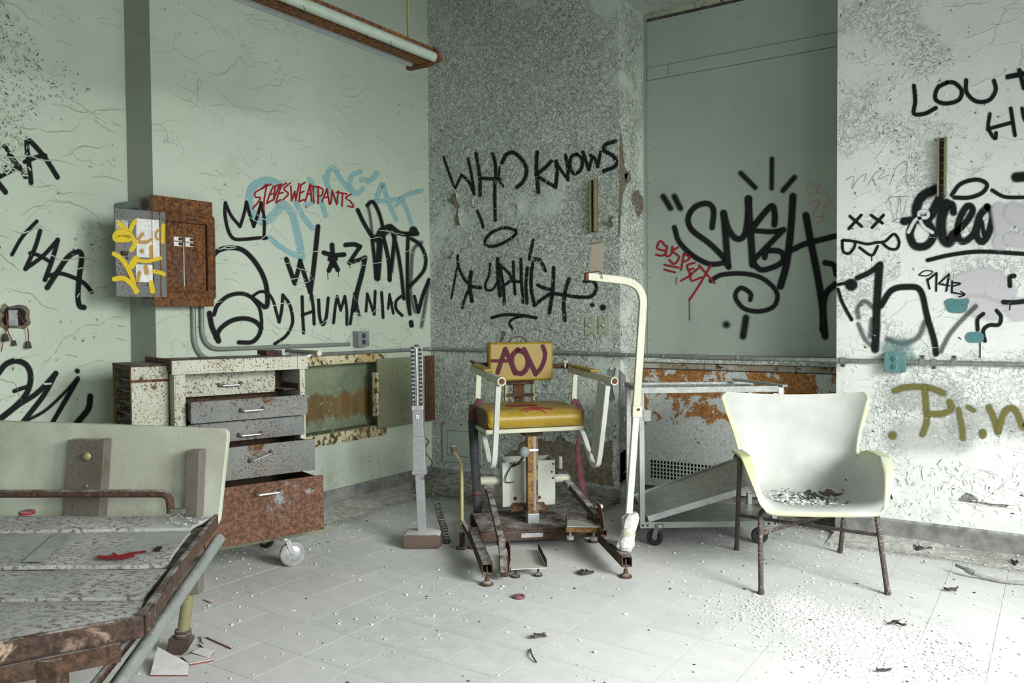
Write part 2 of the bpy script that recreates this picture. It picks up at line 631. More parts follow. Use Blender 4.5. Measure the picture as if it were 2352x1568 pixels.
M['niche'] = nichemat()
M['rust_cream'] = metalmat('rust_pitted_cream', lin(206, 204, 170), .47, 26, lin(180, 160, 110), .6, 0, .1, .8, r1=(.03, .02, .015), r2=(.20, .11, .04))
M['rust_white'] = metalmat('rust_pitted_white', lin(182, 184, 176), .42, 22, lin(150, 140, 122), .6, 0, .3, .8, r1=(.03, .02, .015), r2=(.22, .10, .04))
M['rust_door'] = metalmat('niche_door_paint', lin(116, 126, 100), .36, 7, lin(128, 128, 104), .6, 0, 0, .7, r1=(.05, .03, .02), r2=(.20, .10, .04))
M['yellow_rust'] = metalmat('rusty_yellow_column', lin(150, 122, 60), .50, 14, lin(120, 90, 44), .7, 0, .4, .9, r1=(.07, .035, .02), r2=(.26, .13, .05))
M['crust'] = metalmat('crusted_rust', lin(176, 156, 136), .60, 16, lin(120, 100, 84), .85, 0, .5, .8, r1=(.028, .018, .014), r2=(.085, .048, .034), edge=.06)
M['brass'] = metalmat('tarnished_brass', (.27, .25, .13), .35, 18, rough=.5, metal=.3, dust=.3, speck=.6)


def tilemat():
    n = NT('dusty_floor_tile')
    g = n.node('ShaderNodeNewGeometry')
    s2 = n.noise(8, 9, .72, .8, (1, 1.7, 1))
    n.co = g.outputs['Position']
    c = n.mix(n.ramp(s2, .36, .64), lin(182, 184, 183), lin(198, 200, 198))
    big = n.ramp(n.noise(.9, 5, .6), .36, .62)
    c = n.mix(n.math('MULTIPLY', big, .55), c, lin(210, 211, 209))
    oi = n.node('ShaderNodeObjectInfo').outputs['Random']
    c = n.mix(n.math('MULTIPLY', n.ramp(oi, .55, 1.0), .13), c, lin(150, 152, 150))
    gr = n.ramp(n.noise(170, 5, .75), .57, .64)
    c = n.mix(n.math('MULTIPLY', gr, .45), c, lin(120, 122, 116))
    gw = n.ramp(n.noise(120, 4, .7), .62, .68)
    c = n.mix(n.math('MULTIPLY', gw, .5), c, lin(228, 230, 226))
    b = n.bump(n.noise(150, 6, .7), .35, .002)
    return n.fin(c, .8, 0, b, .3)


M['tile'] = tilemat()
M['grout'] = plainmat('dark_joint', (.12, .12, .115), .95)


def rubblemat(c1=lin(172, 172, 164), c2=lin(212, 213, 208), c3=lin(150, 148, 136)):
    n = NT('plaster_rubble')
    c = n.mix(n.ramp(n.noise(30, 8, .7), .38, .62), c1, c2)
    c = n.mix(n.math('MULTIPLY', n.ramp(n.noise(4, 4), .5, .65), .5), c, c3)
    n.fin(c, .95, 0, n.bump(n.noise(110, 7, .75), 1.0, .006), .2)
    a = n.node('ShaderNodeAttribute', attribute_name='cover').outputs['Fac']
    a = n.ramp(n.math('ADD', a, n.math('MULTIPLY', n.math('SUBTRACT', n.noise(60, 8, .8), .5), 2.2)), .30, .55)
    tr = n.node('ShaderNodeBsdfTransparent')
    mx = n.node('ShaderNodeMixShader')
    n.link(a, mx.inputs[0])
    n.link(tr.outputs[0], mx.inputs[1])
    n.link(n.b.outputs[0], mx.inputs[2])
    n.link(mx.outputs[0], n.t.nodes['Material Output'].inputs[0])
    return n.m


M['flake_shade'] = plainmat('flake_shade', lin(112, 116, 98), .9, 0, .3, 0, .6, 40)  # dark colour painting the shadow gaps beside lifted flakes
M['rubble'] = rubblemat()
M['rubble_dark'] = rubblemat(lin(104, 103, 92), lin(164, 165, 156), lin(96, 94, 78))
SP = {k: spraymat('spray_' + k, *v) for k, v in {
    'black': ((.012, .014, .014), .02), 'blackpeel': ((.012, .014, .014), .17), 'powder': ((.74, .75, .74), .25, .9), 'blackfade': ((.02, .022, .022), .03, .6), 'red': ((.27, .018, .025), .1), 'blue': ((.24, .46, .50), .25, .85),
    'pink': ((.60, .26, .26), .3, .6), 'white': ((.66, .70, .68), .1), 'teal': (lin(84, 128, 130), .04), 'olive': ((.16, .15, .045), .1, .95),
    'haze': ((.40, .41, .39), .2, .42), 'lilac': (lin(200, 198, 204), .1, .85), 'purple': ((.085, .022, .035), .02, .97), 'yellow': ((.62, .46, .035), .05),
    'amber': ((.50, .28, .02), .05, .7), 'crimson': ((.33, .035, .05), .15), 'tealhaze': (lin(104, 144, 144), .02, .5)}.items()}
# ------------------------------------------------------------------ room
X1, Y2 = -3.90, 4.73          # planes of the left wall and the back wall
X0 = -4.13                    # set-back stretch of the left wall
YE = 2.504                    # end of the left wall's thicker stretch
XJ, XR, YP = -2.341, -1.026, 5.10   # recess: left jamb, right jamb, sheet plane
CEIL = 3.75
XW, YF = 2.60, -2.40          # right wall, wall behind the camera
rnd = random.Random(7)


def wall(name, mat, axis, val, u0, u1, z0, z1, holes=(), thick=.12, side=1, parent=None):
    """flat wall with rectangular holes; side = direction of its body behind the face"""
    us = sorted({u0, u1, *[h[0] for h in holes], *[h[1] for h in holes]})
    zs = sorted({z0, z1, *[h[2] for h in holes], *[h[3] for h in holes]})
    b = MB()
    for i in range(len(us) - 1):
        for j in range(len(zs) - 1):
            cu, cz = (us[i] + us[i + 1]) / 2, (zs[j] + zs[j + 1]) / 2
            if any(h[0] < cu < h[1] and h[2] < cz < h[3] for h in holes): continue
            if axis == 0: b.bb(val, val + side * thick, us[i], us[i + 1], zs[j], zs[j + 1])
            else: b.bb(us[i], us[i + 1], val, val + side * thick, zs[j], zs[j + 1])
    return b.build(name, mat, parent, kind='structure', smooth=0)


# niche in the left wall
NY0, NY1, NZ0, NZ1 = 3.46, 4.20, .47, .92
wl = wall('wall_left', M['wall_green'], 0, X1, YE, Y2 + .4, 0, CEIL, [(NY0, NY1, NZ0, NZ1)], .13, -1)
b = MB()
b.bb(X0 - .12, X0, YF - .1, YE, 0, CEIL)
wo = b.build('wall_far_left', M['wall_green'], None, smooth=0, kind='structure')
b = MB()
b.bb(X0 - .12, X1 - .13, YE, YE + .12, 0, CEIL)
b.bb(X1 - .131, X1 - .0005, YE - .001, YE + .005, 0, CEIL)
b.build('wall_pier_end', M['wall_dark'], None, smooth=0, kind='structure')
wb = wall('wall_back', M['wall_grey'], 1, Y2, X1 - .02, XJ, 0, CEIL, (), .5, 1)
wr = wall('wall_back_right', M['wall_white'], 1, Y2, XR, XW + .1, 0, CEIL, (), .5, 1)
ZS = 3.215                    # underside of the lintel
lint = MB().bb(XJ, XR, Y2, Y2 + .5, ZS, CEIL).build('wall_lintel', M['wall_grey'], None, smooth=0, kind='structure')
MB().bb(XJ - .01, XJ + .004, Y2 + .002, YP + .06, 0, ZS).build('trim_1', M['jamb'], None, smooth=0, kind='structure')
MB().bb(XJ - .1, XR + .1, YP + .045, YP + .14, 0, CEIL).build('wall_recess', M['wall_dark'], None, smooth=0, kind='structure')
wall('wall_right', M['wall_white'], 0, XW, YF - .1, Y2 + .4, 0, CEIL, [(1.2, 3.0, .85, 2.8), (-1.1, .5, .85, 2.8)], .25, 1)
wall('wall_front', M['wall_white'], 1, YF, X0 - .1, XW + .2, 0, CEIL, [(-1.4, .2, .8, 2.7)], .25, -1)  # opening added for the front fill lamp
MB().bb(X0 - .15, XW + .2, YF - .3, Y2 + .5, CEIL, CEIL + .1).build('ceiling', M['ceiling'], None, smooth=0, kind='structure')

# ---- floor: joints in a slab, nine-inch tiles laid on it one by one
fl = MB().bb(X0 - .15, XW + .2, YF - .3, Y2 + .5, -.16, -.0007).build('floor', M['grout'], None, smooth=0, kind='structure')
TP = .2286
TX0, TY0 = -.424, 3.825
tb = MB()
h = TP / 2 - .0007
hb = h - .0003
tb.add([(-h, -h, -.012), (h, -h, -.012), (h, h, -.012), (-h, h, -.012), (-h, -h, -.0003), (h, -h, -.0003), (h, h, -.0003), (-h, h, -.0003),
        (-hb, -hb, 0), (hb, -hb, 0), (hb, hb, 0), (-hb, hb, 0)],
       [(0, 1, 5, 4), (1, 2, 6, 5), (2, 3, 7, 6), (3, 0, 4, 7), (4, 5, 9, 8), (5, 6, 10, 9), (6, 7, 11, 10), (7, 4, 8, 11), (8, 9, 10, 11)])
proto = tb.build('tile', M['tile'], fl, smooth=0)
cells = []
for i in range(-18, 16):
    for j in range(-28, 6):
        x, y = TX0 + TP * (i + .5), TY0 + TP * (j + .5)
        if not (X0 < x < XW and YF < y < YP): continue
        c = CAMM @ np.array([x, y, -H])
        u, v = (1176 + FPX * c[0] / c[2], 784 + FPX * c[1] / c[2]) if c[2] > .2 else (-9e3, 9e3)
        seen = -120 < u < 2480 and 900 < v < 1700
        if seen: cells.append((math.hypot(x, y), x, y))
        else: cells.append((100 + math.hypot(x, y), x, y))
cells.sort()
rest = MB()
for k, (d, x, y) in enumerate(cells):
    z = rnd.uniform(-.0002, .0003)
    if k < 300:
        o = proto if k == 0 else proto.copy()
        if k: COL.objects.link(o)
        o.location = (x, y, z)
        o.rotation_euler = (rnd.uniform(-.001, .001), rnd.uniform(-.001, .001), rnd.uniform(-.003, .003))
    else:
        rest.bb(x - h, x + h, y - h, y + h, -.012, z)
rest.build('floor_tiles', M['tile'], fl, smooth=0, kind='stuff')

# ---- baseboards
bb = MB()
bb.prism([(X1, YE, -.01), (X1 + .014, YE, -.01), (X1 + .014, YE, .098), (X1 + .006, YE, .108), (X1, YE, .108)], (0, Y2 - YE, 0))
bb.build('baseboard_left', M['concrete'], None, smooth=0, kind='structure')
bb = MB()
bb.prism([(X1 + .002, Y2, -.01), (X1 + .002, Y2 - .012, -.01), (X1 + .002, Y2 - .012, .095), (X1 + .002, Y2, .10)], (XJ - X1 - .002, 0, 0))
bb.build('baseboard_back', M['concrete'], None, smooth=0, kind='structure')
bb = MB()
bb.prism([(XR, Y2, -.01), (XR, Y2 - .014, -.01), (XR, Y2 - .014, .112), (XR, Y2, .122)], (1.29 + .0 - .0, 0, 0))
bb.prism([(.268, Y2, -.01), (.268, Y2 - .014, -.01), (.268, Y2 - .014, .112), (.268, Y2, .122)], (XW - .268, 0, 0))
bb.build('baseboard_back_right', M['concrete'], None, smooth=0, kind='structure')
bb = MB()
bb.bb(XJ + .01, XR, YP - .012, YP + .03, -.01, .072)
bb.build('baseboard_recess', M['concrete'], None, smooth=0, kind='structure')

# ---- blocked window: painted metal sheets screwed over the opening
win = thing('window_1', 'tall window opening blocked with painted metal sheets', None, None, (XJ, YP, 0))
win['kind'] = 'structure'


def wl_box(name, x0, x1, z0, z1, d, mat=M['sheet'], bev=.001, y0=0):
    return MB().bb(x0 - XJ, x1 - XJ, y0 - d, y0 + .03, z0, z1).build(name, mat, win, bev, 0)


wl_box('metal_sheet', -2.317, XR + .05, 2.785, ZS - .045, .000)
wl_box('metal_sheet', -2.317, XR + .05, .957, 2.783, .002)
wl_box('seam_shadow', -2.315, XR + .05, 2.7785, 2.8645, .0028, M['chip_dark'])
wl_box('joint_strip', -2.312, -2.1655, 2.7815, 2.8615, .008)
wl_box('joint_strip', -2.1630, XR + .05, 2.7815, 2.8615, .007)
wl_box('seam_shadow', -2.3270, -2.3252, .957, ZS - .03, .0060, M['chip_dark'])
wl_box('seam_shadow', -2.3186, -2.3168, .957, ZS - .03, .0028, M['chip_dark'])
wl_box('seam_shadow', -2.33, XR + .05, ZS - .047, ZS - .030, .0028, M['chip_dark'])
wl_box('frame_strip', XJ + .004, -2.327, .957, ZS, .020)
wl_box('frame_strip', -2.3255, -2.3185, .957, ZS - .03, .008)
wl_box('frame_strip', XJ + .004, XR + .05, ZS - .03, ZS, .022, M['cart'])
b = MB()
for xx in (-2.30, -2.19):
    for zz in (2.797, 2.846): b.lathe([(.0045, 0), (.0045, .003), (.002, .005)], (xx - XJ, -.006, zz), 8, 'y')
k = 0
for xx in np.arange(-2.145, XR, .20):
    b.lathe([(.0045, 0), (.0045, .003), (.002, .005)], (xx - XJ, -.005, 2.846 if k % 2 else 2.797), 8, 'y')
    k += 1
for zz in np.arange(1.05, 2.76, .21): b.lathe([(.004, 0), (.004, .003), (.002, .005)], (-2.305 - XJ, -.002, zz), 8, 'y')
for xx in np.arange(-2.2, XR, .25): b.lathe([(.004, 0), (.004, .003), (.002, .005)], (xx - XJ, -.002, ZS - .065), 8, 'y')
for v in b.v: pass
b.v = [(x, -abs(y) if True else y, z) for x, y, z in b.v]
b.build('screw_heads', M['chip_dark'], win, 0, 0, kind='stuff')
MB().bb(XJ + .004, XR, YP - .075, YP + .03, .905, .955).build('trim_2', M['jamb'], None, .003, 0, kind='structure')

# ---- radiator cover under the blocked window
rc = thing('radiator_cover', 'rust-blotched grey radiator cover with a square-hole grille under the boarded window', 'radiator cover', None, (XJ, YP, 0))
W_ = XR - XJ
g0, g1, gz0, gz1 = .057, .057 + 38 * .0236, .126, .252
b = MB()
b.bb(.01, g0, -.045, -.035, .078, .862)
b.bb(g1, W_ - .06, -.045, -.035, .078, .862)
b.bb(g0, g1, -.045, -.035, gz1, .862)
b.bb(g0, g1, -.045, -.035, .078, gz0)
b.build('front_panel', M['cover'], rc, 0, 0)
b = MB()
nx, nz = 38, 5
px_, pz_ = (g1 - g0) / nx, (gz1 - gz0) / nz
for i in range(nx + 1): b.bb(g0 + i * px_ - .0032, g0 + i * px_ + .0032, -.044, -.036, gz0, gz1)
for j in range(nz + 1): b.bb(g0, g1, -.0435, -.0365, gz0 + j * pz_ - .0032, gz0 + j * pz_ + .0032)
b.build('grille', M['cover'], rc, 0, 0)
MB().bb(g0 - .01, g1 + .01, -.02, -.012, gz0 - .01, gz1 + .01).build('cavity', M['black'], rc, 0, 0)
MB().bb(.008, W_ - .004, -.052, .02, .864, .902).build('top_rail', M['rust_white'], rc, .003, 0)
MB().bb(W_ - .058, W_ - .004, -.050, .02, .078, .862).build('side_post', M['rust'], rc, .002, 0)
b = MB()
b.bb(.008, W_ - .004, -.050, .02, .858, .863)
b.build('seam', M['chip_dark'], rc, 0, 0)

# ---- niche cabinet in the left wall
nc = thing('wall_niche_cabinet', 'rusty steel niche cabinet sunk in the left wall with its door slid aside', 'cabinet', None, (X1, NY0, 0))
D = -.11
b = MB()
b.bb(D - .006, D, .002, NY1 - NY0 - .002, NZ0 + .002, NZ1 - .002)
b.build('back_panel', M['niche'], nc, 0, 0)
b = MB()
b.bb(D, -.0, .002, .010, NZ0, NZ1)
b.bb(D, -.0, NY1 - NY0 - .01, NY1 - NY0 - .002, NZ0, NZ1)
b.bb(D, -.0, .002, NY1 - NY0 - .002, NZ1 - .008, NZ1 - .002)
b.bb(D, -.0, .002, NY1 - NY0 - .002, NZ0 + .002, NZ0 + .008)
b.build('liner', M['rust_door'], nc, 0, 0)
yt = on(881, 825, 0, X1).y - NY0
MB().bb(0, .010, -.45, yt, NZ1 - .004, .978).build('top_frame', M['rust_cream'], nc, .002, 0)
MB().bb(0, .010, -.45, on(886, 1040, 0, X1).y - NY0, .402, NZ0 + .004).build('bottom_frame', M['rust_cream'], nc, .002, 0)
# door panel, standing a little proud of the wall
dy0 = on(868, 900, 0, X1 + .03).y - NY0
dy1 = on(997, 900, 0, X1 + .03).y - NY0
dz0, dz1 = .452, .932
b = MB()
b.bb(.018, .030, dy0, dy1 - .002, dz0, dz1)
dr = b.build('door', M['rust_door'], nc, .002, 0)
MB().bb(.0305, .038, dy1 - .105, dy1 - .002, dz0, dz1).build('edge_strip', M['rust'], dr, .001, 0)
MB().bb(.0385, .041, dy1 - .085, dy1 - .055, dz0 + .03, dz1 - .03).build('latch_bar', M['rust_dark'], dr, .001, 0)
MB().bb(.000, .040, dy0 - .022, dy0 - .002, dz0 + .09, dz1 - .09).build('pull_edge', M['rust_cream'], dr, .001, 0)
MB().bb(.0, .018, dy0, dy1, dz0 + .02, dz1 - .02).build('door_core', M['rust_dark'], nc, 0, 0)

# ---- light fixture
LF = Frame(-2.46, 2.98, 0)
e_ = at_depth(976, 132, 3.95)
lf = thing('ceiling_light', 'long rusty two-tube strip light hanging from a rod near the corner', 'light', None, tuple(e_))
L_ = 2.6
b = MB()
b.prism([(-.062, 0, .030), (.066, 0, .030), (.066, 0, .014), (.040, 0, .004), (.034, 0, -.034), (-.030, 0, -.034), (-.038, 0, .004), (-.062, 0, .012)], (0, -L_, 0))
b.build('housing', M['panelbox'], lf, .001, 0)
b = MB()
b.prism([(-.105, .012, -.045), (-.105, .012, -.020), (-.068, .012, .034), (.068, .012, .034), (.100, .012, .000), (.100, .012, -.030), (.02, .012, -.047)], (0, -.030, 0))
b.build('end_cap', M['rust'], lf, .002, 0)
MB().cyl((-.076, -.015, -.014), (-.076, -L_, -.014), .022, 16).build('lamp_tube', M['lamp_old'], lf, label='dull violet lamp tube')
MB().cyl((.068, -.015, -.014), (.068, -L_, -.014), .023, 16).build('lamp_tube', M['lamp'], lf, label='milky white lamp tube')
rz = CEIL - e_.z
pr = on(938, 85, 1, e_.y - .12)
MB().cyl((pr.x - e_.x, -.12, .03), (pr.x - e_.x, -.12, rz), .007, 10).build('hanging_rod', M['brass'], lf)
MB().cyl((pr.x - e_.x, -2.1, .03), (pr.x - e_.x, -2.1, rz), .007, 10).build('hanging_rod', M['brass'], lf)
b = MB()
for (yy, zz) in ((-.35, -.03), (-.85, -.03), (-1.0, -.03)):
    b.tube(smooth_path([(.06, yy, .01), (.085, yy + .01, -.03), (.07, yy + .04, -.06), (.05, yy + .02, -.04)]), .0012, 5)
b.build('loose_wire', M['chip_dark'], lf, kind='stuff')

# ---- conduits and boxes
zc = .982
b = MB()
r_ = .0125
pts = [(X1 + r_ + .004, 3.10, zc + .004), (X1 + r_ + .004, 4.60, zc), (X1 + .03, 4.69, zc), (X1 + .10, Y2 - r_ - .004, zc - .002),
       (-2.6, Y2 - r_ - .004, .972), (-1.8, Y2 - r_ - .010, .958), (-1.0, Y2 - r_ - .004, .960), (XW, Y2 - r_ - .004, .962)]
b.tube(fillet(pts, .05, 6), r_, 12)
cd = tag(b.build('conduit_pipe', M['galv'], None), 'long grey conduit pipe running round the corner along both walls', 'pipe')
for px_ in (1245, 1333, 1357, 1404, 1442, 1527, 1697):
    q = on(px_, 815, 1, Y2)
    b = MB()
    b.lathe([(r_ + .001, -.006), (r_ + .003, -.004), (r_ + .003, .004), (r_ + .001, .006)], (q.x, Y2 - r_ - (.004 if q.x < -2.3 else .009), .972 if q.x < -2.4 else .962), 12, 'x')
    b.build('coupling', M['galv_rust'], cd)


def strapclip(px_, zdir=1, mat='galv_rust'):
    q = on(px_, 830, 1, Y2)
    t = thing('pipe_clamp', '', 'clamp', None, (q.x, Y2, .961))
    b = MB()
    b.tube([(0, -.0025, .036 * zdir), (0, -.004, .016 * zdir), (0, -.028, .014 * zdir), (0, -.031, 0), (0, -.028, -.014 * zdir), (0, -.002, -.016 * zdir)], .004, 6, flat=(.022, .003))
    b.build('strap', M[mat], t)
    MB().lathe([(.006, 0), (.006, -.005), (.003, -.007)], (0, -.003, .028 * zdir), 8, 'y').build('screw', M['rust_dark'], t)
    return t


for (px_, zd, lab) in ((1937, -1, 'rusty pipe clamp on the conduit at the left edge of the white wall'), (2119, 1, 'pipe clamp just right of the teal socket box'),
                       (2146, -1, 'pipe clamp hanging below the conduit, second right of the teal socket box'), (2192, 1, 'rightmost pipe clamp on the conduit, standing above the pipe')):
    t = strapclip(px_, zd)
    tag(t, lab, 'clamp', 'pipe clamps on the white wall')


def socketbox(c, axis, mat, label, w=.10, d=.05, dark=False):
    """box on a wall; local x along wall, -y out of wall"""
    t = thing('socket_box', label, 'socket', None, c, (0, 0, 0 if axis == 1 else math.radians(90)))
    MB().bb(-w / 2, w / 2, -d, 0, -w / 2, w / 2).build('box', mat, t, .004, 0)
    MB().bb(-w / 2 - .002, w / 2 + .002, -d - .004, -d - .0005, -w / 2 - .002, w / 2 + .002).build('cover_plate', mat, t, .003, 0)
    for z in (.021, -.021):
        f = MB().lathe([(.0165, 0), (.0165, -.0035), (.0145, -.005)], (0, -d - .0045, z), 18, 'y').build('outlet_face', M['dark_print'] if dark else mat, t)
        b = MB()
        b.bb(-.0075, -.0055, -d - .0105, -d - .0085, z - .003, z + .006)
        b.bb(.0055, .0075, -d - .0105, -d - .0085, z - .003, z + .006)
        b.lathe([(.0025, 0), (.0025, -.001)], (0, -d - .0095, z - .008), 8, 'y')
        b.build('slot', M['black'] if not dark else M['plastic_grey'], f)
    b = MB()
    for sx in (-1, 1):
        for sz in (-1, 1): b.lathe([(.005, 0), (.005, -.003), (.002, -.004)], (sx * w * .42, -d - .004, sz * w * .42), 8, 'y')
    b.build('corner_screws', M['galv_rust'], t, kind='stuff')
    return t


q = on(2059, 829, 1, Y2)
socketbox((q.x, Y2, .958), 1, M['teal'], 'teal sprayed double socket box on the conduit of the white wall')
q = on(822, 778, 0, X1)
socketbox((X1, q.y, q.z), 0, M['plastic_grey'], 'grey double socket box on the left wall under the HUMANIAC tag', .10, .05, True)
# conduit from the breaker panel to that box, and its neighbour
xx = X1 + .018
p1 = on(463, 706, 0, xx)
p2 = on(803, 790, 0, xx)
zl = p2.z
b = MB()
b.tube(fillet([(xx, p1.y, p1.z + .02), (xx, p1.y, zl + .004), (xx, p2.y, zl)], .15, 12), .012, 12)
b.lathe([(.013, 0), (.0155, .002), (.0155, .022), (.013, .024)], (xx, on(660, 795, 0, xx).y, zl + .002), 12, 'y')
tag(b.build('conduit_pipe', M['galv_rust'], None), 'bent conduit pipe from the breaker panel to the grey socket box', 'pipe')
p1 = on(444, 706, 0, xx)
b = MB()
b.tube(fillet([(xx, p1.y, p1.z + .02), (xx, p1.y, zc + .002), (xx, 3.09, zc + .004)], .16, 12), .0125, 12)
tag(b.build('conduit_pipe', M['galv_rust'], None), 'outer conduit pipe dropping from the breaker panel behind the drawer cart', 'pipe')

# ---- light switches
for (px_, lab) in ((1357, 'left beige switch plate on the peeling back wall'), (1388, 'right beige switch plate on the peeling back wall')):
    q = on(px_, 748, 1, Y2)
    t = thing('light_switch', lab, 'switch', None, (q.x, Y2, q.z), group='switch plates by the recess')
    MB().bb(-.041, .041, -.007, 0, -.060, .060).build('plate', M['plastic_beige'], t, .003, 0)
    MB().bb(-.009, .009, -.010, -.0072, -.016, .016).build('toggle_slot', M['plastic_grey'], t, .001, 0)
    MB().box((0, -.016, .003), (.008, .020, .009), Matrix.Rotation(-.5, 3, 'X')).build('toggle', M['white_print'], t, .001, 0)
    b = MB()
    for z in (-.047, .047): b.lathe([(.004, 0), (.004, -.002)], (0, -.0072, z), 8, 'y')
    b.build('plate_screws', M['rust_dark'], t, kind='stuff')

# ---- steel channels on the walls
for (px_, py0, py1, lab, grp, front) in ((1360, 411, 532, 'narrow steel channel fixed upright on the back wall above the switches', None, False),
                                         (2163, 314, 450, 'perforated steel channel fixed upright on the white wall under LOU', None, True)):
    qa, qb = on(px_, py0, 1, Y2 - .04), on(px_, py1, 1, Y2 - .04)
    t = thing('wall_channel', lab, 'bracket', None, (qa.x, Y2, qb.z))
    hh = qa.z - qb.z
    wdt = .040
    b = MB()
    b.bb(-wdt / 2, -wdt / 2 + .0035, -.042, 0, 0, hh)
    b.bb(wdt / 2 - .0035, wdt / 2, -.042, 0, 0, hh)
    b.build('flange', M['galv'] if front else M['brass'], t, .0006, 0)
    MB().bb(-wdt / 2, wdt / 2, -.006, -.001, 0, hh).build('web', M['rust_dark'], t, 0, 0)
    b = MB()
    b.bb(-wdt / 2 + .004, -wdt / 2 + .010, -.042, -.039, 0, hh)
    b.bb(wdt / 2 - .010, wdt / 2 - .004, -.042, -.039, 0, hh)
    b.build('lip', M['brass'], t, .0006, 0)
    if front:
        b = MB()
        for z in np.arange(.02, hh, .038): b.lathe([(.006, 0), (.006, -.002)], (0, -.0065, z), 10, 'y')
        b.build('perforations', M['plaster_grey'], t, 0, 0, kind='stuff')

# ---- grey hatch low on the back wall near the corner
q0, q1 = on(1018, 963, 1, Y2), on(1092, 1066, 1, Y2)
t = thing('access_hatch', 'small grey access hatch low on the back wall beside the corner', 'hatch', None, (q0.x, Y2, q1.z + .0))
hw, hh = q1.x - q0.x + .06, q0.z - q1.z
MB().bb(0, hw, -.010, 0, 0, hh).build('frame', M['sheet'], t, .002, 0)
MB().bb(.05, hw - .02, -.014, -.0102, .05, hh - .075).build('door', M['sheet'], t, .0015, 0)
MB().bb(.047, hw - .017, -.0108, -.0101, .047, hh - .072).build('seam', M['rust_dark'], t, 0, 0)
for x in (.018, hw * .5): MB().lathe([(.006, 0), (.006, -.004), (.003, -.005)], (x, -.010, hh - .025), 8, 'y').build('screw', M['rust_dark'], t)

# ---- torn electrical hole in the far left wall
q = on(34, 728, 0, X0)
t = thing('junction_hole', 'ragged electrical hole with bare wires in the far left wall', 'hole', None, (X0, q.y, q.z))
R2 = random.Random(3)
ring = [(.0, .062 * (1 + .18 * R2.uniform(-1, 1)) * math.copysign(abs(math.cos(a)) ** .6, math.cos(a)), .052 * (1 + .18 * R2.uniform(-1, 1)) * math.copysign(abs(math.sin(a)) ** .6, math.sin(a))) for a in np.linspace(0, 2 * math.pi, 26)[:-1]]
b = MB()
rows = [[(.0015, y * 1.14 + R2.uniform(-.003, .003), z * 1.14 + R2.uniform(-.003, .003)) for _, y, z in ring], [(.009, y * 1.02, z * 1.02) for _, y, z in ring], [(.002, y * .84, z * .84) for _, y, z in ring]]
b.grid(rows, True)
b.build('plaster_rim', M['plaster'], t)
MB().prism([(.001, y * .86, z * .86) for _, y, z in ring], (.0012, 0, 0)).build('dark_opening', M['black'], t, 0, 0)
MB().bb(.0025, .005, -.030, .012, -.040, .034).build('metal_box', M['galv'], t, 0, 0)
for (pts_, nm) in (([(.006, -.040, .02), (.022, -.045, -.03), (.02, -.04, -.07), (.018, -.02, -.115)], 0), ([(.006, .008, .02), (.03, .03, -.03), (.03, .045, -.07), (.024, .047, -.125)], 0), ([(.006, -.03, .01), (.03, -.05, -.05), (.03, -.062, -.085), (.025, -.075, -.16)], 0)):
    MB().tube(smooth_path(pts_, 6), .0025, 6).build('wire', M['shard_edge'], t)
for (c_, s_) in (((.02, -.015, -.122), .012), ((.026, .045, -.132), .016), ((.025, -.056, -.095), .017)):
    b = MB()
    b.lathe([(s_ * .5, s_), (s_ * .8, 0), (s_, -s_), (s_ * .7, -s_ * 1.1)], c_, 7)
    b.build('wire_nut', M['chip_dark'], t, 0, 0)
# ------------------------------------------------------------------ breaker panel
BX = X1 + .115
py0, py1, pz0, pz1 = 2.417, 2.772, 1.279, 1.836
bp = thing('breaker_panel', 'rusty electrical breaker panel with its door swung open on the left wall', 'breaker panel', None, (X1, py0, pz0))
w_, h_ = py1 - py0, pz1 - pz0
MB().bb(0, .092, .004, w_ - .004, .004, h_ - .004).build('housing', M['cart_grey'], bp, .002, 0)
oy0, oy1, oz0, oz1 = 2.492 - py0, 2.733 - py0, 1.362 - pz0, 1.712 - pz0
b = MB()
b.bb(.1115, .117, 0, oy0, 0, h_)
b.bb(.1115, .117, oy1, w_, 0, h_)
b.bb(.1115, .117, oy0, oy1, 0, oz0)
b.bb(.1115, .117, oy0, oy1, oz1, h_)
b.build('trim_cover', M['panelbox'], bp, 0, 0)
b = MB()
ri = [(oy0 - .034, oz0 - .04), (oy1 + .045, oz0 - .04), (oy1 + .045, oz1 + .045), (oy0 - .034, oz1 + .045)]
b.tube([(.118, y, z) for y, z in fillet([(.5 * (ri[0][0] + ri[1][0]), ri[0][1])] + ri[1:] + [ri[0], (.5 * (ri[0][0] + ri[1][0]), ri[0][1])], .015, 4)], .006, 8)
b.build('raised_rim', M['panelbox'], bp)
b = MB()
b.bb(.112, .126, oy0 - .012, oy0, oz0 - .012, oz1 + .012)
b.bb(.112, .126, oy1, oy1 + .012, oz0 - .012, oz1 + .012)
b.bb(.112, .126, oy0, oy1, oz0 - .012, oz0)
b.bb(.112, .126, oy0, oy1, oz1, oz1 + .012)
b.build('door_frame', M['rust'], bp, .002, 0)
MB().bb(.098, .106, oy0, oy1, oz0, oz1).build('dead_front', M['panelbox'], bp, 0, 0)
mid = (oy0 + oy1) / 2 - .012
for i in range(2):
    for s in (-1, 1):
        z = oz1 - .085 - i * .026
        k = MB().bb(.1055, .111, mid + s * .033 - .024, mid + s * .033 + .024, z - .011, z + .011).build('breaker', M['white_print'], bp, .001, 0)
        MB().bb(.111, .120, mid + s * .033 - .008 + .010, mid + s * .033 + .020, z - .007, z + .007).build('breaker_toggle', M['dark_print'], k, .001, 0)
b = MB()
for i in range(5):
    for s in (-1, 1):
        z = oz1 - .165 - i * .034
        k = MB().bb(.1055, .1085, mid + s * .037 - .030, mid + s * .037 + .030, z - .014, z + .014).build('blank_cover', M['cart_rust'], bp, .001, 0)
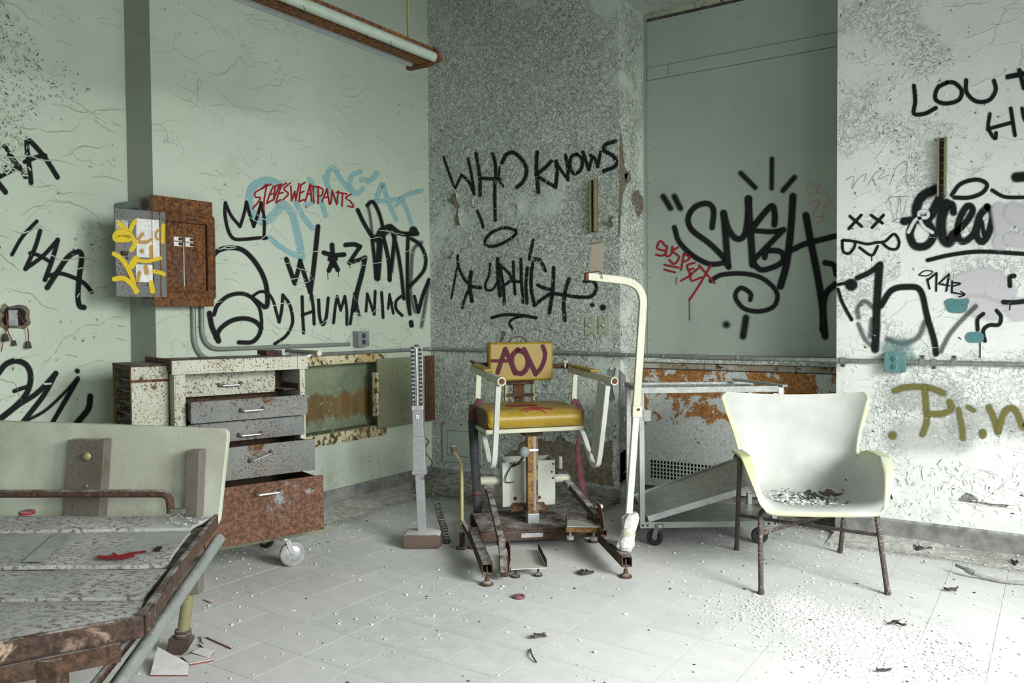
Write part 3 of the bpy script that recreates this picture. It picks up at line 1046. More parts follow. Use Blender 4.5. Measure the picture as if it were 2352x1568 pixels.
MB().bb(.1055, .110, mid - .003, mid + .003, oz0 + .02, oz1 - .10).build('divider_bar', M['white_paint'], bp, .001, 0)
# open door
dang = math.radians(171)
door = MB().bb(0, .008, 0, .249, -.01, .420).build('door', M['cart_grey'], bp, .002, 0)
door.location = (.127, oy0 - .004, oz0 - .028)
door.rotation_euler = (0, 0, dang)      # swung round on its left edge


def dpt(zx, zy):
    """point of the open door's face from the photograph (y along, z up)"""
    q = Vector((X1 + .127, py0 + oy0 - .004, pz0 + oz0 - .028))
    r = ray(240 + zx / 5.407, 430 + zy / 5.407)
    nx_, ny_ = math.cos(dang), math.sin(dang)          # door normal
    t = (q.x * nx_ + q.y * ny_) / (r[0] * nx_ + r[1] * ny_)
    p = Vector((r[0] * t, r[1] * t, H + r[2] * t)) - q
    return (-.0006, -p.x * math.sin(dang) + p.y * math.cos(dang), p.z)


def dquad(name, x0, y0, x1, y1, mat, t=.0008):
    a, c = dpt(x0, y0), dpt(x1, y1)
    return MB().bb(-t, -.0001, a[1], c[1], a[2], c[2]).build(name, mat, door, 0, 0)


dquad('paper_label', 392, 385, 700, 880, M['white_print'])
dquad('paper_label', 388, 955, 602, 1180, M['white_print'])
dquad('paper_label', 140, 400, 292, 530, M['cart'])
b = MB()
b.bb(.0922, .111, .004, .010, .004, h_ - .004)
b.bb(.0922, .111, w_ - .010, w_ - .004, .004, h_ - .004)
b.bb(.0922, .111, .010, w_ - .010, .004, .010)
b.bb(.0922, .111, .010, w_ - .010, h_ - .010, h_ - .004)
b.build('housing_rim', M['cart_grey'], bp, 0, 0)
a = dpt(245, 820)
b = MB()
b.bb(-.006, -.0005, a[1] - .017, a[1] + .017, a[2] - .011, a[2] + .011)
b.lathe([(.007, -.004), (.006, 0)], (0, a[1] - .012, a[2] - .022), 10, 'x')
b.build('latch', M['rust_dark'], door, .001)
# pipe stub on the far side and knockouts
pa = on(331, 473, 0, X1 + .055)
b = MB()
e = on(270, 476, 0, X0)
stub = tag(None or MB().cyl((X1 + .016, py0 + .03, 1.800), (X0 + .004, e.y, e.z), .024, 14).build('pipe_stub', M['plastic_grey'], None), 'dark pipe stub running from the breaker panel into the far left wall', 'pipe')
b = MB()
b.lathe([(.030, 0), (.030, -.003), (.022, -.003)], (.06, .004, h_ - .045), 20, 'y')
b.lathe([(.014, 0), (.014, -.003)], (.06, .004, .05), 14, 'y')
b.build('knockout', M['rust_dark'], bp)

# ------------------------------------------------------------------ drawer cart
K = Frame(-3.115, 2.703, 71.8)
ct = thing('drawer_cart', 'rusty cream drawer cart on casters with its lower drawers pulled out', 'cart', K)
CL, CR, CF, CB = -.53, .095, .035, .46
ZB, ZT = .185, 1.026
b = MB()
b.bb(CL, CL + .006, CF, CB, ZB, .965)
b.bb(CR - .028, CR, CF, CB, ZB, .965)
b.bb(CL, CR, CB - .006, CB, ZB, .965)
b.bb(CL + .006, CL + .05, CF, CF + .03, ZB, .965)
b.bb(CL, CR, CF + .02, CB, ZB, ZB + .006)
b.build('cabinet', M['cart'], ct, .0015, 0)
MB().bb(CL + .01, CR - .03, CF + .22, CB - .01, ZB + .01, .95).build('cabinet_inside', M['rust_dark'], ct, 0, 0)
lip = MB().bb(CL - .012, CR + .004, CF - .014, CF, .962, ZT).build('top_lip', M['cart'], ct, .002, 0)
for x in (CL - .012, CR - .045):
    MB().bb(x, x + .055, CF - .018, CF - .0143, .962, ZT).build('corner_cap', M['cart'], lip, .0015, 0)
MB().bb(CL - .012, CR + .004, CF + .0003, CB, .985, ZT - .006).build('worktop', M['rust_dark'], ct, .002, 0)
MB().bb(CL - .012, CL - .004, CF, CB + .02, .975, ZT + .006).build('side_lip', M['rust'], ct, .001, 0)
MB().bb(CR - .08, CR + .004, CB - .13, CB - .0, ZT - .004, ZT + .020).build('rear_rail', M['rust_dark'], ct, .001, 0)


def text_mesh(s, size, depth, name, mat, parent, loc, rot, spacing=1.0):
    c = bpy.data.curves.new(name, 'FONT')
    c.body = s
    c.size = size
    c.extrude = depth
    c.align_x = 'CENTER'
    c.align_y = 'CENTER'
    c.space_character = spacing
    o = bpy.data.objects.new(name, c)
    COL.objects.link(o)
    bpy.context.view_layer.update()
    me = bpy.data.meshes.new_from_object(o.evaluated_get(bpy.context.evaluated_depsgraph_get()))
    bpy.data.objects.remove(o)
    me.name = name
    me.materials.clear()
    me.materials.append(mat)
    o = bpy.data.objects.new(name, me)
    COL.objects.link(o)
    o.parent = parent
    o.location = loc
    o.rotation_euler = rot
    return o


q = K.on(466, 853, 1, CF - .015)
text_mesh('WATERLOO', .026, .0008, 'maker_lettering', M['cart'], lip, (q.x, CF - .0145, q.z - .0), (math.pi / 2, 0, 0), 1.25)


def handle(x, y, z, w, parent, tilt=0.):
    pts = fillet([(-w / 2, 0, 0), (-w / 2, -.030, -.004), (w / 2, -.030, -.004), (w / 2, 0, 0)], .016, 5)
    R = Matrix.Rotation(tilt, 3, 'Y')
    o = MB().tube([Vector((x, y, z)) + R @ p for p in pts], .0055, 8).build('handle', M['chrome'], parent)
    b = MB()
    for s in (-1, 1):
        b.lathe([(.009, 0), (.009, -.003), (.006, -.004)], Vector((x, y, z)) + R @ Vector((s * w / 2, 0, 0)), 10, 'y')
    b.build('handle_base', M['rust_dark'], o)


def drawer(yf, z0, z1, mat, hx, hz, hw, label=None, x0=CL + .055, x1=CR - .012, tilt=0., depth=.40):
    d = MB()
    d.bb(x0, x1, yf, yf + .012, z0, z1)
    d.bb(x0 + .004, x0 + .008, yf + .0125, yf + depth, z0 + .006, z1 - .004)
    d.bb(x1 - .032, x1 - .028, yf + .0125, yf + depth, z0 + .006, z1 - .004)
    d.bb(x0 + .008, x1 - .032, yf + .0125, yf + depth, z0 + .006, z0 + .010)
    o = d.build('drawer', mat, ct, .0015, 0, label=label)
    handle(hx, yf, hz, hw, o, tilt)
    return o


# the five drawers, top to bottom
h1 = K.on(527, 882, 1, .17)
drawer(.17, .845, .955, M['cart'], h1.x, h1.z, .10, 'cream top drawer pushed deep inside', CL + .055, CR - .10, depth=.25)
h2 = K.on(578, 944, 1, -.02)
d2 = drawer(-.02, .740, .838, M['cart_grey'], h2.x, h2.z + .01, .105, 'grey second drawer with rust streaks')
h3 = K.on(572, 995, 1, .028)
drawer(.022, .638, .732, M['cart_grey'], h3.x, h3.z, .105, 'grey third drawer, closed')
h4 = K.on(597, 1046, 1, -.095)
drawer(-.095, .478, .628, M['cart_grey'], h4.x, h4.z, .105, 'grey fourth drawer pulled out', tilt=-.28)
h5 = K.on(614, 1132, 1, -.185)
drawer(-.185, .205, .466, M['cart_rust'], h5.x, h5.z + .006, .11, 'deep bottom drawer almost wholly rusted')
b = MB()
b.bb(CR - .10, CR - .03, CF + .03, .30, .86, .864)
b.bb(CR - .034, CR - .030, CF + .01, .33, .858, .890)
b.build('drawer_slide', M['rust_dark'], ct, .001, 0)
base = MB()
base.bb(CL - .03, .165, -.035, CB + .03, .150, .172)
base.bb(CL - .034, .169, -.040, CB + .034, .1725, .180)
base.build('base_tray', M['base_tray'], ct, .004, 0)
# side locker
b = MB()
sx0, sx1, sy0, sy1 = -.695, -.534, .105, .44
b.bb(sx0, sx1, sy0, sy0 + .006, .20, 1.000)
b.bb(sx1 - .006, sx1, sy0, sy1, .20, 1.000)
b.bb(sx0, sx1, sy1 - .006, sy1, .20, 1.000)
b.bb(sx0, sx1, sy0, sy1, .20, .206)
sl = b.build('side_locker', M['cart'], ct, .0015, 0)
MB().bb(sx0 - .004, sx1 - .001, sy0 - .004, sy1 + .004, 1.001, 1.008).build('locker_top', M['rust_dark'], sl, .001, 0)
MB().bb(sx0 - .002, sx1, sy0 - .003, sy0 - .0003, .930, .942).build('rust_seam', M['rust'], sl, 0, 0)
for i in range(6):
    z = .935 - i * .052
    MB().bb(sx0 + .01, sx1 - .008, sy0 + .012, sy1 - .012, z, z + .004).build('locker_shelf', M['cart_grey'], sl, 0, 0)
b = MB()
b.bb(sx0 - .002, sx0 + .004, sy1 - .05, sy1, .20, 1.0)
b.bb(sx0 - .002, sx0 + .004, sy0, sy0 + .012, .20, 1.0)
b.bb(sx0 - .002, sx0 + .004, sy0, sy1, .985, 1.0)
b.build('locker_frame', M['rust'], sl, .001, 0)
MB().beam((sx0 - .07, .30, .735), (sx0 + .10, .15, .715), .03, .008).build('loose_slat', M['cream'], sl, .001, 0)
# push handle on the right-hand end
ha, hb_ = K.on(733, 811, 0, CR + .045), K.on(640, 803, 0, CR + .045)
hb_.y = min(hb_.y, ha.y + .40)
ph = MB().cyl(ha, (ha.x, hb_.y, ha.z), .012, 14).build('push_handle', M['galv_rust'], ct)
MB().cyl(ha - Vector((0, .004, 0)), ha + Vector((0, .001, 0)), .0135, 14).build('end_plug', M['cream'], ph)
b = MB()
b.beam((CR - .002, ha.y + .06, ha.z - .02), (ha.x, ha.y + .06, ha.z - .004), .012, .012)
b.beam((CR - .002, hb_.y - .05, ha.z - .02), (ha.x, hb_.y - .05, ha.z - .004), .012, .012)
b.build('handle_bracket', M['chrome'], ph, .001, 0)


def caster(parent, x, y, r, top, yaw, wheelmat, forkmat, w=.028, swivel=.03, hubr=.62):
    """swivel caster; the wheel trails the stem"""
    cy, sy = math.cos(yaw), math.sin(yaw)
    ax = Vector((cy, sy, 0))           # axle
    tr = Vector((-sy, cy, 0))
    c = Vector((x, y, r))
    R = Matrix((ax, tr, Vector((0, 0, 1)))).transposed()
    b = MB()
    b.lathe([(r * .05, -w / 2 + .004), (r * .60, -w / 2 + .004), (r * .66, -w / 2), (r * .86, -w / 2), (r * .97, -w * .32), (r, 0), (r * .97, w * .32), (r * .86, w / 2), (r * .66, w / 2), (r * .60, w / 2 - .004), (r * .05, w / 2 - .004)], (0, 0, 0), 28, 'x')
    b.v = [c + R @ Vector(v) for v in b.v]
    cs = MB()
    for s in (-1, 1):
        cs.beam(c + ax * s * (w / 2 + .004), c + ax * s * (w / 2 + .004) + Vector((0, 0, r + .012)) - tr * swivel * .7, .024, .0035, ax)
    cs.cyl(c - ax * (w / 2 + .009), c + ax * (w / 2 + .009), .007, 10)
    sc_ = c - tr * swivel
    cs.lathe([(.022, r + .008), (.026, r + .014), (.024, r + .03)], (sc_.x, sc_.y, r), 16)
    cs.cyl((sc_.x, sc_.y, 2 * r + .012), (sc_.x, sc_.y, top), .013, 12)
    f = cs.build('caster_fork', forkmat, parent, .0008)
    wobj = b.build('wheel', wheelmat, f)
    hb = MB()
    hb.lathe([(r * .12, -w / 2 - .0018), (r * hubr, -w / 2 - .0002), (r * (hubr + .04), -w / 2 + .001), (r * (hubr + .04), w / 2 - .001), (r * hubr, w / 2 + .0002), (r * .12, w / 2 + .0018)], (0, 0, 0), 24, 'x')
    hb.v = [c + R @ Vector(v) for v in hb.v]
    hb.build('hub', forkmat, f)
    return f


caster(ct, 0, 0, .062, .150, math.radians(78), M['greyrubber'], M['steel'], swivel=-.035)
caster(ct, .02, .40, .062, .150, math.radians(20), M['rubber'], M['steel'])
caster(ct, -.47, .02, .062, .150, math.radians(-30), M['greyrubber'], M['steel'])
caster(ct, -.47, .40, .062, .150, math.radians(10), M['rubber'], M['steel'])

# ------------------------------------------------------------------ blood pressure stand
G = Frame(*(on(972, 1252, 2, 0)[:2]), 33.8)
sg = thing('blood_pressure_stand', 'grey blood pressure gauge on a pole with a dusty block foot and coiled cord', 'medical gauge', G)
b = MB()
Rn = random.Random(5)
rows = []
for z, s in ((0, .95), (.012, 1.0), (.05, 1.0), (.066, .96), (.074, .86)):
    rows.append([(s * .1 * x + Rn.uniform(-.004, .004), s * .075 * y + Rn.uniform(-.003, .003), z + (.003 * Rn.random() if z > 0 else 0)) for x, y in
                 ((-1, -1), (-.4, -1.05), (.2, -1.02), (.95, -1), (1, -.4), (1, .5), (.95, 1), (.3, 1), (-.4, 1), (-1, 1), (-1.03, .2))])
b.grid(rows, True)
b.f.append(tuple(range(len(b.v) - 11, len(b.v))))
b.f.append(tuple(range(10, -1, -1)))
b.build('foot_block', M['stone'], sg, .004)
YG = .01
c0 = G.on(970, 1220, 1, YG)
c1 = G.on(964, 1085, 1, YG)
c2 = G.on(960, 940, 1, YG)
c3 = G.on(957, 795, 1, YG)
MB().beam((c0.x, YG, .07), (c1.x, YG, c1.z), .046, .040, (0, 1, 0)).build('lower_post', M['sphyg'], sg, .003, 0)
MB().beam((c1.x, YG, c1.z - .006), (c1.x, YG, c1.z + .014), .076, .064, (0, 1, 0)).build('collar', M['sphyg'], sg, .003, 0)
b = MB()
e0, e1, e2 = Vector((c1.x, YG, c1.z + .013)), Vector((c2.x + .003, YG, (c1.z * .42 + c2.z * .58))), Vector((c2.x, YG, c2.z))
for (p, q, wa, wb_) in ((e0, e1, .070, .064), (e1, e2, .058, .056)):
    P = []
    for (pp, ww) in ((p, wa), (q, wb_)):
        P.append([(pp.x - ww / 2, YG - .028, pp.z), (pp.x + ww / 2, YG - .028, pp.z), (pp.x + ww / 2, YG + .028, pp.z), (pp.x - ww / 2, YG + .028, pp.z)])
    n0 = len(b.v)
    b.grid(P, True)
    b.f += [(n0 + 3, n0 + 2, n0 + 1, n0), (n0 + 4, n0 + 5, n0 + 6, n0 + 7)]
hs = b.build('housing', M['sphyg'], sg, .003, 0)
MB().beam((c2.x, YG - .031, c2.z - .045), (c2.x, YG - .031, c2.z - .026), .016, .002, (0, 1, 0)).build('badge', M['white_print'], hs, 0, 0)
text_mesh('e', .017, .0004, 'badge_letter', M['dark_print'], hs, (c2.x, YG - .0324, c2.z - .035), (math.pi / 2, 0, 0))
text_mesh('55', .024, .0004, 'number_mark', M['dark_print'], sg, (c0.x + .008, YG - .0206, .36), (math.pi / 2, 0, .05))
gb = MB().beam((c2.x, YG, c2.z), (c3.x, YG, c3.z), .062, .046, (0, 1, 0)).build('gauge_body', M['steel'], sg, .002, 0)
ax_ = (Vector(c3) - Vector(c2))
lean = math.atan2(ax_.x, ax_.z)
Lg = ax_.length
for s in (-1, 1):
    o_ = Vector((c2.x + s * .0195, YG, c2.z))
    MB().beam(o_ + Vector((ax_.x * .07 * 1, -.0235, ax_.z * .07)), o_ + Vector((ax_.x * .99, -.0235, ax_.z * .99)), .020, .002, (0, 1, 0)).build('scale_strip', M['dark_print'], gb, 0, 0)
    me = []
    for k in range(14):
        v = (k * 20) if s < 0 else (k * 20 + 10)
        f = .10 + .065 * k + (.0 if s < 0 else .0325)
        p = o_ + Vector((ax_.x * f, -.0251, ax_.z * f))
        me.append(text_mesh(str(v), .0135, .0002, 'scale_number', M['white_print'], gb, p, (math.pi / 2, lean, 0)))
MB().cyl(Vector((c2.x, YG - .026, c2.z)) + ax_ * .05, Vector((c2.x, YG - .026, c2.z)) + ax_ * .97, .0045, 10).build('glass_tube', M['chrome'], gb)
MB().beam(Vector((c2.x, YG - .028, c2.z)) + ax_ * -.005, Vector((c2.x, YG - .028, c2.z)) + ax_ * .07, .060, .008, (0, 1, 0)).build('gauge_foot', M['steel'], gb, .002, 0)
MB().cyl((c3.x, YG, c3.z), (c3.x, YG, c3.z + .008), .012, 12).build('top_knob', M['dark_print'], gb)
# coiled cord
cp = [G.on(x, y, 1, .03) for x, y in ((980, 1012), (983, 1040), (990, 1075), (996, 1110), (1003, 1150), (1011, 1185), (1020, 1212), (1026, 1240))]
cp.append(Vector((cp[-1].x + .004, .03, .012)))
cs = smooth_path(cp, 40)
b = MB()
path = []
n_ = len(cs)
phase = 0
for i, p in enumerate(cs):
    t = i / n_
    dens = .10 + .62 * min(1, max(0, (t - .30) / .35))
    phase += dens
    amp = .010 + .007 * min(1, t * 1.6)
    ca, sa = math.cos(phase), math.sin(phase)
    path.append((p.x + amp * ca, p.y + amp * sa * .9, max(p.z + amp * .35 * sa, .006)))
path = [(c2.x + .03, .03, cs[0].z + .02)] + path
b.tube(path, .0038, 6)
b.build('coiled_cord', M['rubber'], sg)

# ------------------------------------------------------------------ service trolley
T = Frame(-1.771, 3.986, 35.8)
tr = thing('service_trolley', 'grey metal trolley with a collapsed middle shelf standing behind the white shell chair', 'trolley', T)
TD = .40
TL, TR_ = -.070, .632
b = MB()
MB().beam((TL, 0, .10), (TL - .004, 0, .815), .036, .028).build('post', M['trolley'], tr, .003, 0)
MB().beam((TL, TD, .10), (TL, TD, .815), .030, .028).build('post', M['steel'], tr, .003, 0)
MB().beam((TR_, 0, .10), (TR_ + .004, 0, .80), .030, .028).build('post', M['steel'], tr, .003, 0)
MB().beam((TR_, TD, .10), (TR_, TD, .80), .030, .028).build('post', M['steel'], tr, .003, 0)
b = MB()
b.bb(TL + .015, TR_ - .015, .015, TD, .812, .818)
b.build('top_tray', M['trolley'], tr, .001, 0)
b = MB()
b.bb(TL - .02, TR_ + .02, -.016, .012, .806, .838)
b.bb(TL - .02, TR_ + .02, TD - .012, TD + .016, .806, .830)
b.bb(TL - .02, TL + .012, .0125, TD - .0125, .806, .834)
b.build('tray_rim', M['galv'], tr, .002, 0)
hp = MB().beam((TR_ - .10, TD * .9, .845), (TR_ + .055, -.02, .838), .035, .012).build('end_handle', M['steel'], tr, .002, 0)
b = MB()
b.tube(fillet([(TR_ + .005, .06, .80), (TR_ + .075, .05, .80), (TR_ + .075, .20, .80), (TR_ + .005, .20, .80)], .02, 4), .008, 8)
b.build('grip', M['steel'], tr)
MB().bb(TR_ + .018, TR_ + .05, -.014, .05, .790, .832).build('corner_block', M['steel'], tr, .004, 0)
MB().bb(TL + .0, TL + .045, -.018, -.012, .66, .72).build('gusset', M['galv_rust'], tr, .001, 0)
# bottom shelf
b = MB()
b.bb(TL - .012, TR_ + .012, -.006, TD + .006, .118, .122)
b.build('bottom_shelf', M['trolley'], tr, .001, 0)
b = MB()
b.bb(TL - .014, TR_ + .014, -.020, -.008, .096, .128)
b.bb(TL - .014, TR_ + .014, TD + .008, TD + .016, .096, .124)
b.bb(TR_ + .002, TR_ + .014, -.008, TD + .008, .096, .124)
b.bb(TL - .014, TL - .002, -.008, TD + .008, .096, .124)
b.build('shelf_rail', M['trolley'], tr, .002, 0)
b = MB()
for x in (TL, TL + .025, TR_ - .03, TR_ + .0): b.lathe([(.006, 0), (.006, -.003), (.003, -.004)], (x, -.0205, .112), 8, 'y')
b.build('bolts', M['rust_dark'], tr, kind='stuff')
# collapsed shelf: left end dropped on the bottom shelf
sa, sb = Vector((TL + .03, -.004, .142)), Vector((TR_ - .03, -.004, .325))
sc_, sd = Vector((TL + .03, TD - .02, .180)), Vector((TR_ - .03, TD - .02, .40))
b = MB()
b.add([sa, sb, sd, sc_], [(0, 1, 2, 3)])
b.add([p - Vector((0, 0, .004)) for p in (sa, sb, sd, sc_)], [(3, 2, 1, 0)])
fs = b.build('fallen_shelf', M['steel'], tr, 0, 0, label='middle shelf collapsed at a slant')
b = MB()
b.beam(sa + Vector((0, -.004, 0)), sb + Vector((0, -.004, 0)), .008, .034)
b.beam(sc_, sd, .006, .02)
b.build('shelf_lip', M['steel'], fs, .001, 0)
for (x, y, yaw) in ((TL + .068, 0, 60), (TR_ - .075, .0, 80), (TL + .06, TD - .03, 30), (TR_ - .07, TD - .03, 20)):
    caster(tr, x, y, .044, .096, math.radians(yaw), M['rubber'], M['galv'], .024, .022, .30)
b = MB()
for k in range(420):
    x, y = rnd.uniform(TL, TR_ - .02), rnd.uniform(.0, TD - .02)
    s = rnd.uniform(.002, .007)
    a = rnd.uniform(0, 6.3)
    z = .8185 + rnd.uniform(0, .004)
    b.add([(x + s * math.cos(a + q), y + s * math.sin(a + q), z + rnd.uniform(0, .004)) for q in (0, 1.7, 3.0, 4.6)], [(0, 1, 2, 3)])
b.build('paint_dust', M['chip'], tr, 0, 0, kind='stuff')
# ------------------------------------------------------------------ hospital bed
ZD = .50
dk = lambda x, y, z=ZD: on(x, y, 2, z)
c_ = dk(495, 1182)
B = Frame(c_.x, c_.y, 31.5)
bed = thing('hospital_bed', 'rusty metal hospital bed with a bare deck and mottled headboard in the foreground', 'bed', B)
bl = lambda x, y, z=ZD: B.loc(dk(x, y, z))
seam = [[(-150, 1176), (492, 1180)], [(-150, 1221), (437, 1213)], [(-150, 1303), (383, 1296)], [(-150, 1374), (330, 1368)], [(-150, 1496), (322, 1410)]]
rng = random.Random(2)
for i in range(4):
    a0, a1 = seam[i]
    b0, b1 = seam[i + 1]
    gap = 4
    P = [bl(a0[0], a0[1] + gap), bl(a1[0], a1[1] + gap), bl(b1[0] + (1 if i == 3 else 0), b1[1] - gap), bl(b0[0], b0[1] - gap)]
    zz = rng.uniform(-.002, .002)
    rows = []
    nu, nv = 14, 5
    for v in range(nv + 1):
        r = []
        for u in range(nu + 1):
            s, t = u / nu, v / nv
            p = (P[0] * (1 - s) + P[1] * s) * (1 - t) + (P[3] * (1 - s) + P[2] * s) * t
            ed = min(t, 1 - t)
            r.append((p.x, p.y, ZD + zz - (.006 if ed < .01 else 0) + .004 * noise.noise((p.x * 6, p.y * 6, i))))
        rows.append(r)
    b = MB()
    b.grid(rows)
    n0 = len(b.v)
    b.add([(x, y, z - .012) for r in rows for x, y, z in r], [tuple(reversed([k for k in f])) for f in b.f[:]])
    k_ = nu + 1
    edge = [(0, u) for u in range(nu)] + []
    for u in range(nu):
        b.f.append((u, n0 + u, n0 + u + 1, u + 1))
        q = nv * k_ + u
        b.f.append((q, q + 1, n0 + q + 1, n0 + q))
    for v in range(nv):
        q = v * k_
        b.f.append((q, q + k_, n0 + q + k_, n0 + q))
        q = v * k_ + nu
        b.f.append((q, n0 + q, n0 + q + k_, q + k_))
    o = b.build('deck_board', M['deck'], bed, 0, 30)
    if i == 1:
        h0 = bl(360, 1265)
        dq = [bl(352, 1270), bl(366, 1270), bl(374, 1259), bl(360, 1259)]
        MB().prism([(p.x, p.y, ZD + .0055) for p in dq], (0, 0, .0012)).build('slot_hole', M['black'], o, 0, 0)
        pq = [bl(52, 1294), bl(100, 1294), bl(165, 1228), bl(128, 1228)]
        MB().prism([(p.x, p.y, ZD + .005) for p in pq], (0, 0, .0012)).build('bare_patch', M['steel'], o, 0, 0)
# under-sheet that shows dark in the joints
P = [bl(-150, 1180), bl(488, 1184), bl(318, 1404), bl(-150, 1488)]
MB().prism([(p.x, p.y, ZD - .020) for p in P], (0, 0, .003)).build('deck_underside', M['rust_dark'], bed, 0, 0)
# edge rails
r0, r1, r2 = bl(496, 1182), bl(412, 1290), bl(326, 1412)
b = MB()
b.beam((r0.x, r0.y, ZD - .020), (r1.x, r1.y, ZD - .020), .016, .044)
b.beam((r1.x, r1.y, ZD - .024), (r2.x, r2.y, ZD - .024), .018, .056)
b.build('side_rail', M['rust_dark'], bed, .003, 0)
MB().beam((r1.x + .004, r1.y, ZD - .02), (r2.x + .012, r2.y, ZD - .022), .010, .046).build('rail_edge', M['crust'], bed, .002, 0)
e0, e1 = bl(-150, 1498), bl(328, 1413)
MB().beam((e0.x, e0.y, ZD - .026), (e1.x, e1.y, ZD - .026), .022, .054).build('end_rail', M['crust'], bed, .008, 0)
b = MB()
f0, f1 = bl(-150, 1500), bl(250, 1440)
b.beam((f0.x, f0.y + .05, ZD - .085), (f1.x, f1.y + .05, ZD - .072), .05, .045)
b.build('cross_beam', M['rust_dark'], bed, .003, 0)
g0, g1 = bl(480, 1195), bl(300, 1400)
MB().beam((g0.x - .05, g0.y - .02, ZD - .06), (g1.x - .03, g1.y, ZD - .06), .035, .05).build('frame_beam', M['rust_dark'], bed, .003, 0)
# front left leg, close to the frame's lower edge
lp = bl(55, 1490)
b = MB()
b.beam((lp.x, lp.y + .10, ZD - .06), (lp.x, lp.y + .10, .02), .05, .05, (0, 1, 0))
b.build('leg', M['rust_dark'], bed, .003, 0)
# leg by the corner
ft = B.loc(on(421, 1500, 2, 0))
tp = B.loc(at_depth(437, 1340, 2.93))
b = MB()
MB().beam((tp.x - .002, tp.y, .235), (tp.x, tp.y, ZD - .02), .085, .045, (0, 1, 0)).build('leg_socket', M['bracket'], bed, .003, 0)
b.cyl((ft.x, ft.y, .075), (tp.x, tp.y, .28), .021, 16)
lg = b.build('leg', M['brass'], bed)
b = MB()
b.lathe([(.024, 0), (.030, .004), (.030, .012), (.025, .016), (.029, .020), (.029, .028), (.022, .032)], (ft.x + .001, ft.y, .060), 18)
b.build('leg_collar', M['rust_dark'], lg)
b = MB()
b.prism([(ft.x - .055, ft.y - .02, .0), (ft.x + .005, ft.y - .02, .0), (ft.x + .035, ft.y - .02, .05), (ft.x + .03, ft.y - .02, .062), (ft.x - .045, ft.y - .02, .062)], (0, .045, 0))
b.build('leg_foot', M['rust_dark'], lg, .004, 0)
MB().beam(B.loc(at_depth(385, 1340, 3.02)), B.loc(at_depth(385, 1440, 3.02)) + Vector((0, 0, .05)), .05, .05, (0, 1, 0)).build('leg_bracket', M['rust_dark'], bed, .004, 0)
# two long tubes folded down along the side
a0, a1 = B.loc(at_depth(503, 1238, 2.86)), B.loc(at_depth(255, 1600, 2.20))
t1 = MB().cyl(a0, a1, .0195, 18).build('side_tube', M['galv_rust'], bed, label='pale green grey tube slanting down the side')
MB().cyl(a0 + (a0 - a1).normalized() * .001, a0 + (a0 - a1).normalized() * .006, .0185, 18).build('tube_plug', M['galv_rust'], t1)
a0, a1 = B.loc(at_depth(398, 1345, 2.70)), B.loc(at_depth(195, 1600, 2.22))
MB().cyl(a0, a1, .0135, 14).build('side_tube', M['rust_dark'], bed, label='thin dark tube behind the pale one')
a0, a1 = B.loc(at_depth(470, 1275, 2.90)), B.loc(at_depth(240, 1590, 2.26))
MB().cyl(a0, a1, .006, 8).build('side_rod', M['rust_dark'], bed)
# retainer bar
yb = .012
zb = [B.on(*p, 1, yb) for p in ((-190, 1134), (371, 1133))]
e = B.on(390, 1178, 1, yb)
bar = [(zb[0].x, yb, zb[0].z), (e.x, yb, zb[1].z), (e.x + .004, yb, ZD + .004)]
MB().tube(fillet(bar, .055, 8), .0145, 14).build('mattress_retainer', M['rust_dark'], bed)
q = bl(416, 1176)
MB().bb(q.x - .022, q.x + .026, yb - .015, yb + .012, ZD + .001, ZD + .020).build('stop_block', M['cart_grey'], bed, .002, 0)
# headboard
HB = Frame(*(B.world((0, .075, 0))[:2]), 24)
hp = lambda x, y, yy=0.: HB.on(x, y, 1, yy)
P = [hp(-130, 962), hp(514, 983), hp(524, 997), hp(500, 1212), hp(-130, 1212)]
out = [P[0]] + list(fillet([P[0], hp(525, 984), hp(501, 1210), P[4]], .035, 8))[1:-1] + [P[4]]
hbo = MB().prism([(p.x, 0, p.z) for p in out], (0, .022, 0))
loc_ = lambda v: B.loc(HB.world(v))
hbo.v = [tuple(loc_(v)) for v in hbo.v]
hbd = hbo.build('headboard', M['board'], bed, .004, 30)


def bracket(x0, x1, y0, y1, x0b, x1b, mat, d=.045):
    a = [hp(x0, y0, -.001), hp(x1, y0, -.001), hp(x1b, y1, -.001), hp(x0b, y1, -.001)]
    b = MB().prism([(p.x, -.001, p.z) for p in a], (0, -d, 0))
    b.v = [tuple(loc_(v)) for v in b.v]
    return b.build('headboard_bracket', mat, bed, .004, 0)


b1 = bracket(174, 258, 1006, 1185, 160, 246, M['bracket'])
b2 = bracket(442, 474, 1030, 1185, 437, 468, M['bracket'])
kp = hp(202, 1047, -.048)
b = MB().lathe([(.014, 0), (.017, -.006), (.013, -.013), (.006, -.016)], (0, 0, 0), 16, 'y')
b.v = [tuple(loc_(Vector(v) + kp)) for v in b.v]
b.build('bracket_knob', M['brass'], b1)
kp = hp(200, 1116, -.048)
b = MB().lathe([(.007, 0), (.007, -.003), (.003, -.005)], (0, 0, 0), 12, 'y')
b.v = [tuple(loc_(Vector(v) + kp)) for v in b.v]
b.build('bracket_screw', M['chrome'], b1)
q = dk(62, 1180, ZD + .006)
tag(MB().lathe([(.026, 0), (.027, .002), (.027, .010), (.025, .012)], (0, 0, 0), 20).build('red_cap', M['red'], None), 'red round cap lying on the bed deck', 'cap').location = q
# shelf of debris on the deck
b = MB()
for k in range(30):
    x, y = rng.uniform(380, 470), rng.uniform(1184, 1206)
    p = dk(x, y, ZD + .006)
    s = rng.uniform(.002, .009)
    b.add([(p.x + s * math.cos(q_) * 1.4, p.y + s * math.sin(q_), p.z + rng.uniform(0, .006)) for q_ in (0, 1.7, 3.3, 4.8)], [(0, 1, 2, 3)])
b.build('deck_paint_flakes', M['chip'], None, 0, 0, kind='stuff')
tag(bpy.data.objects['deck_paint_flakes'], 'paint flakes scattered on the bed deck corner', 'paint flakes')

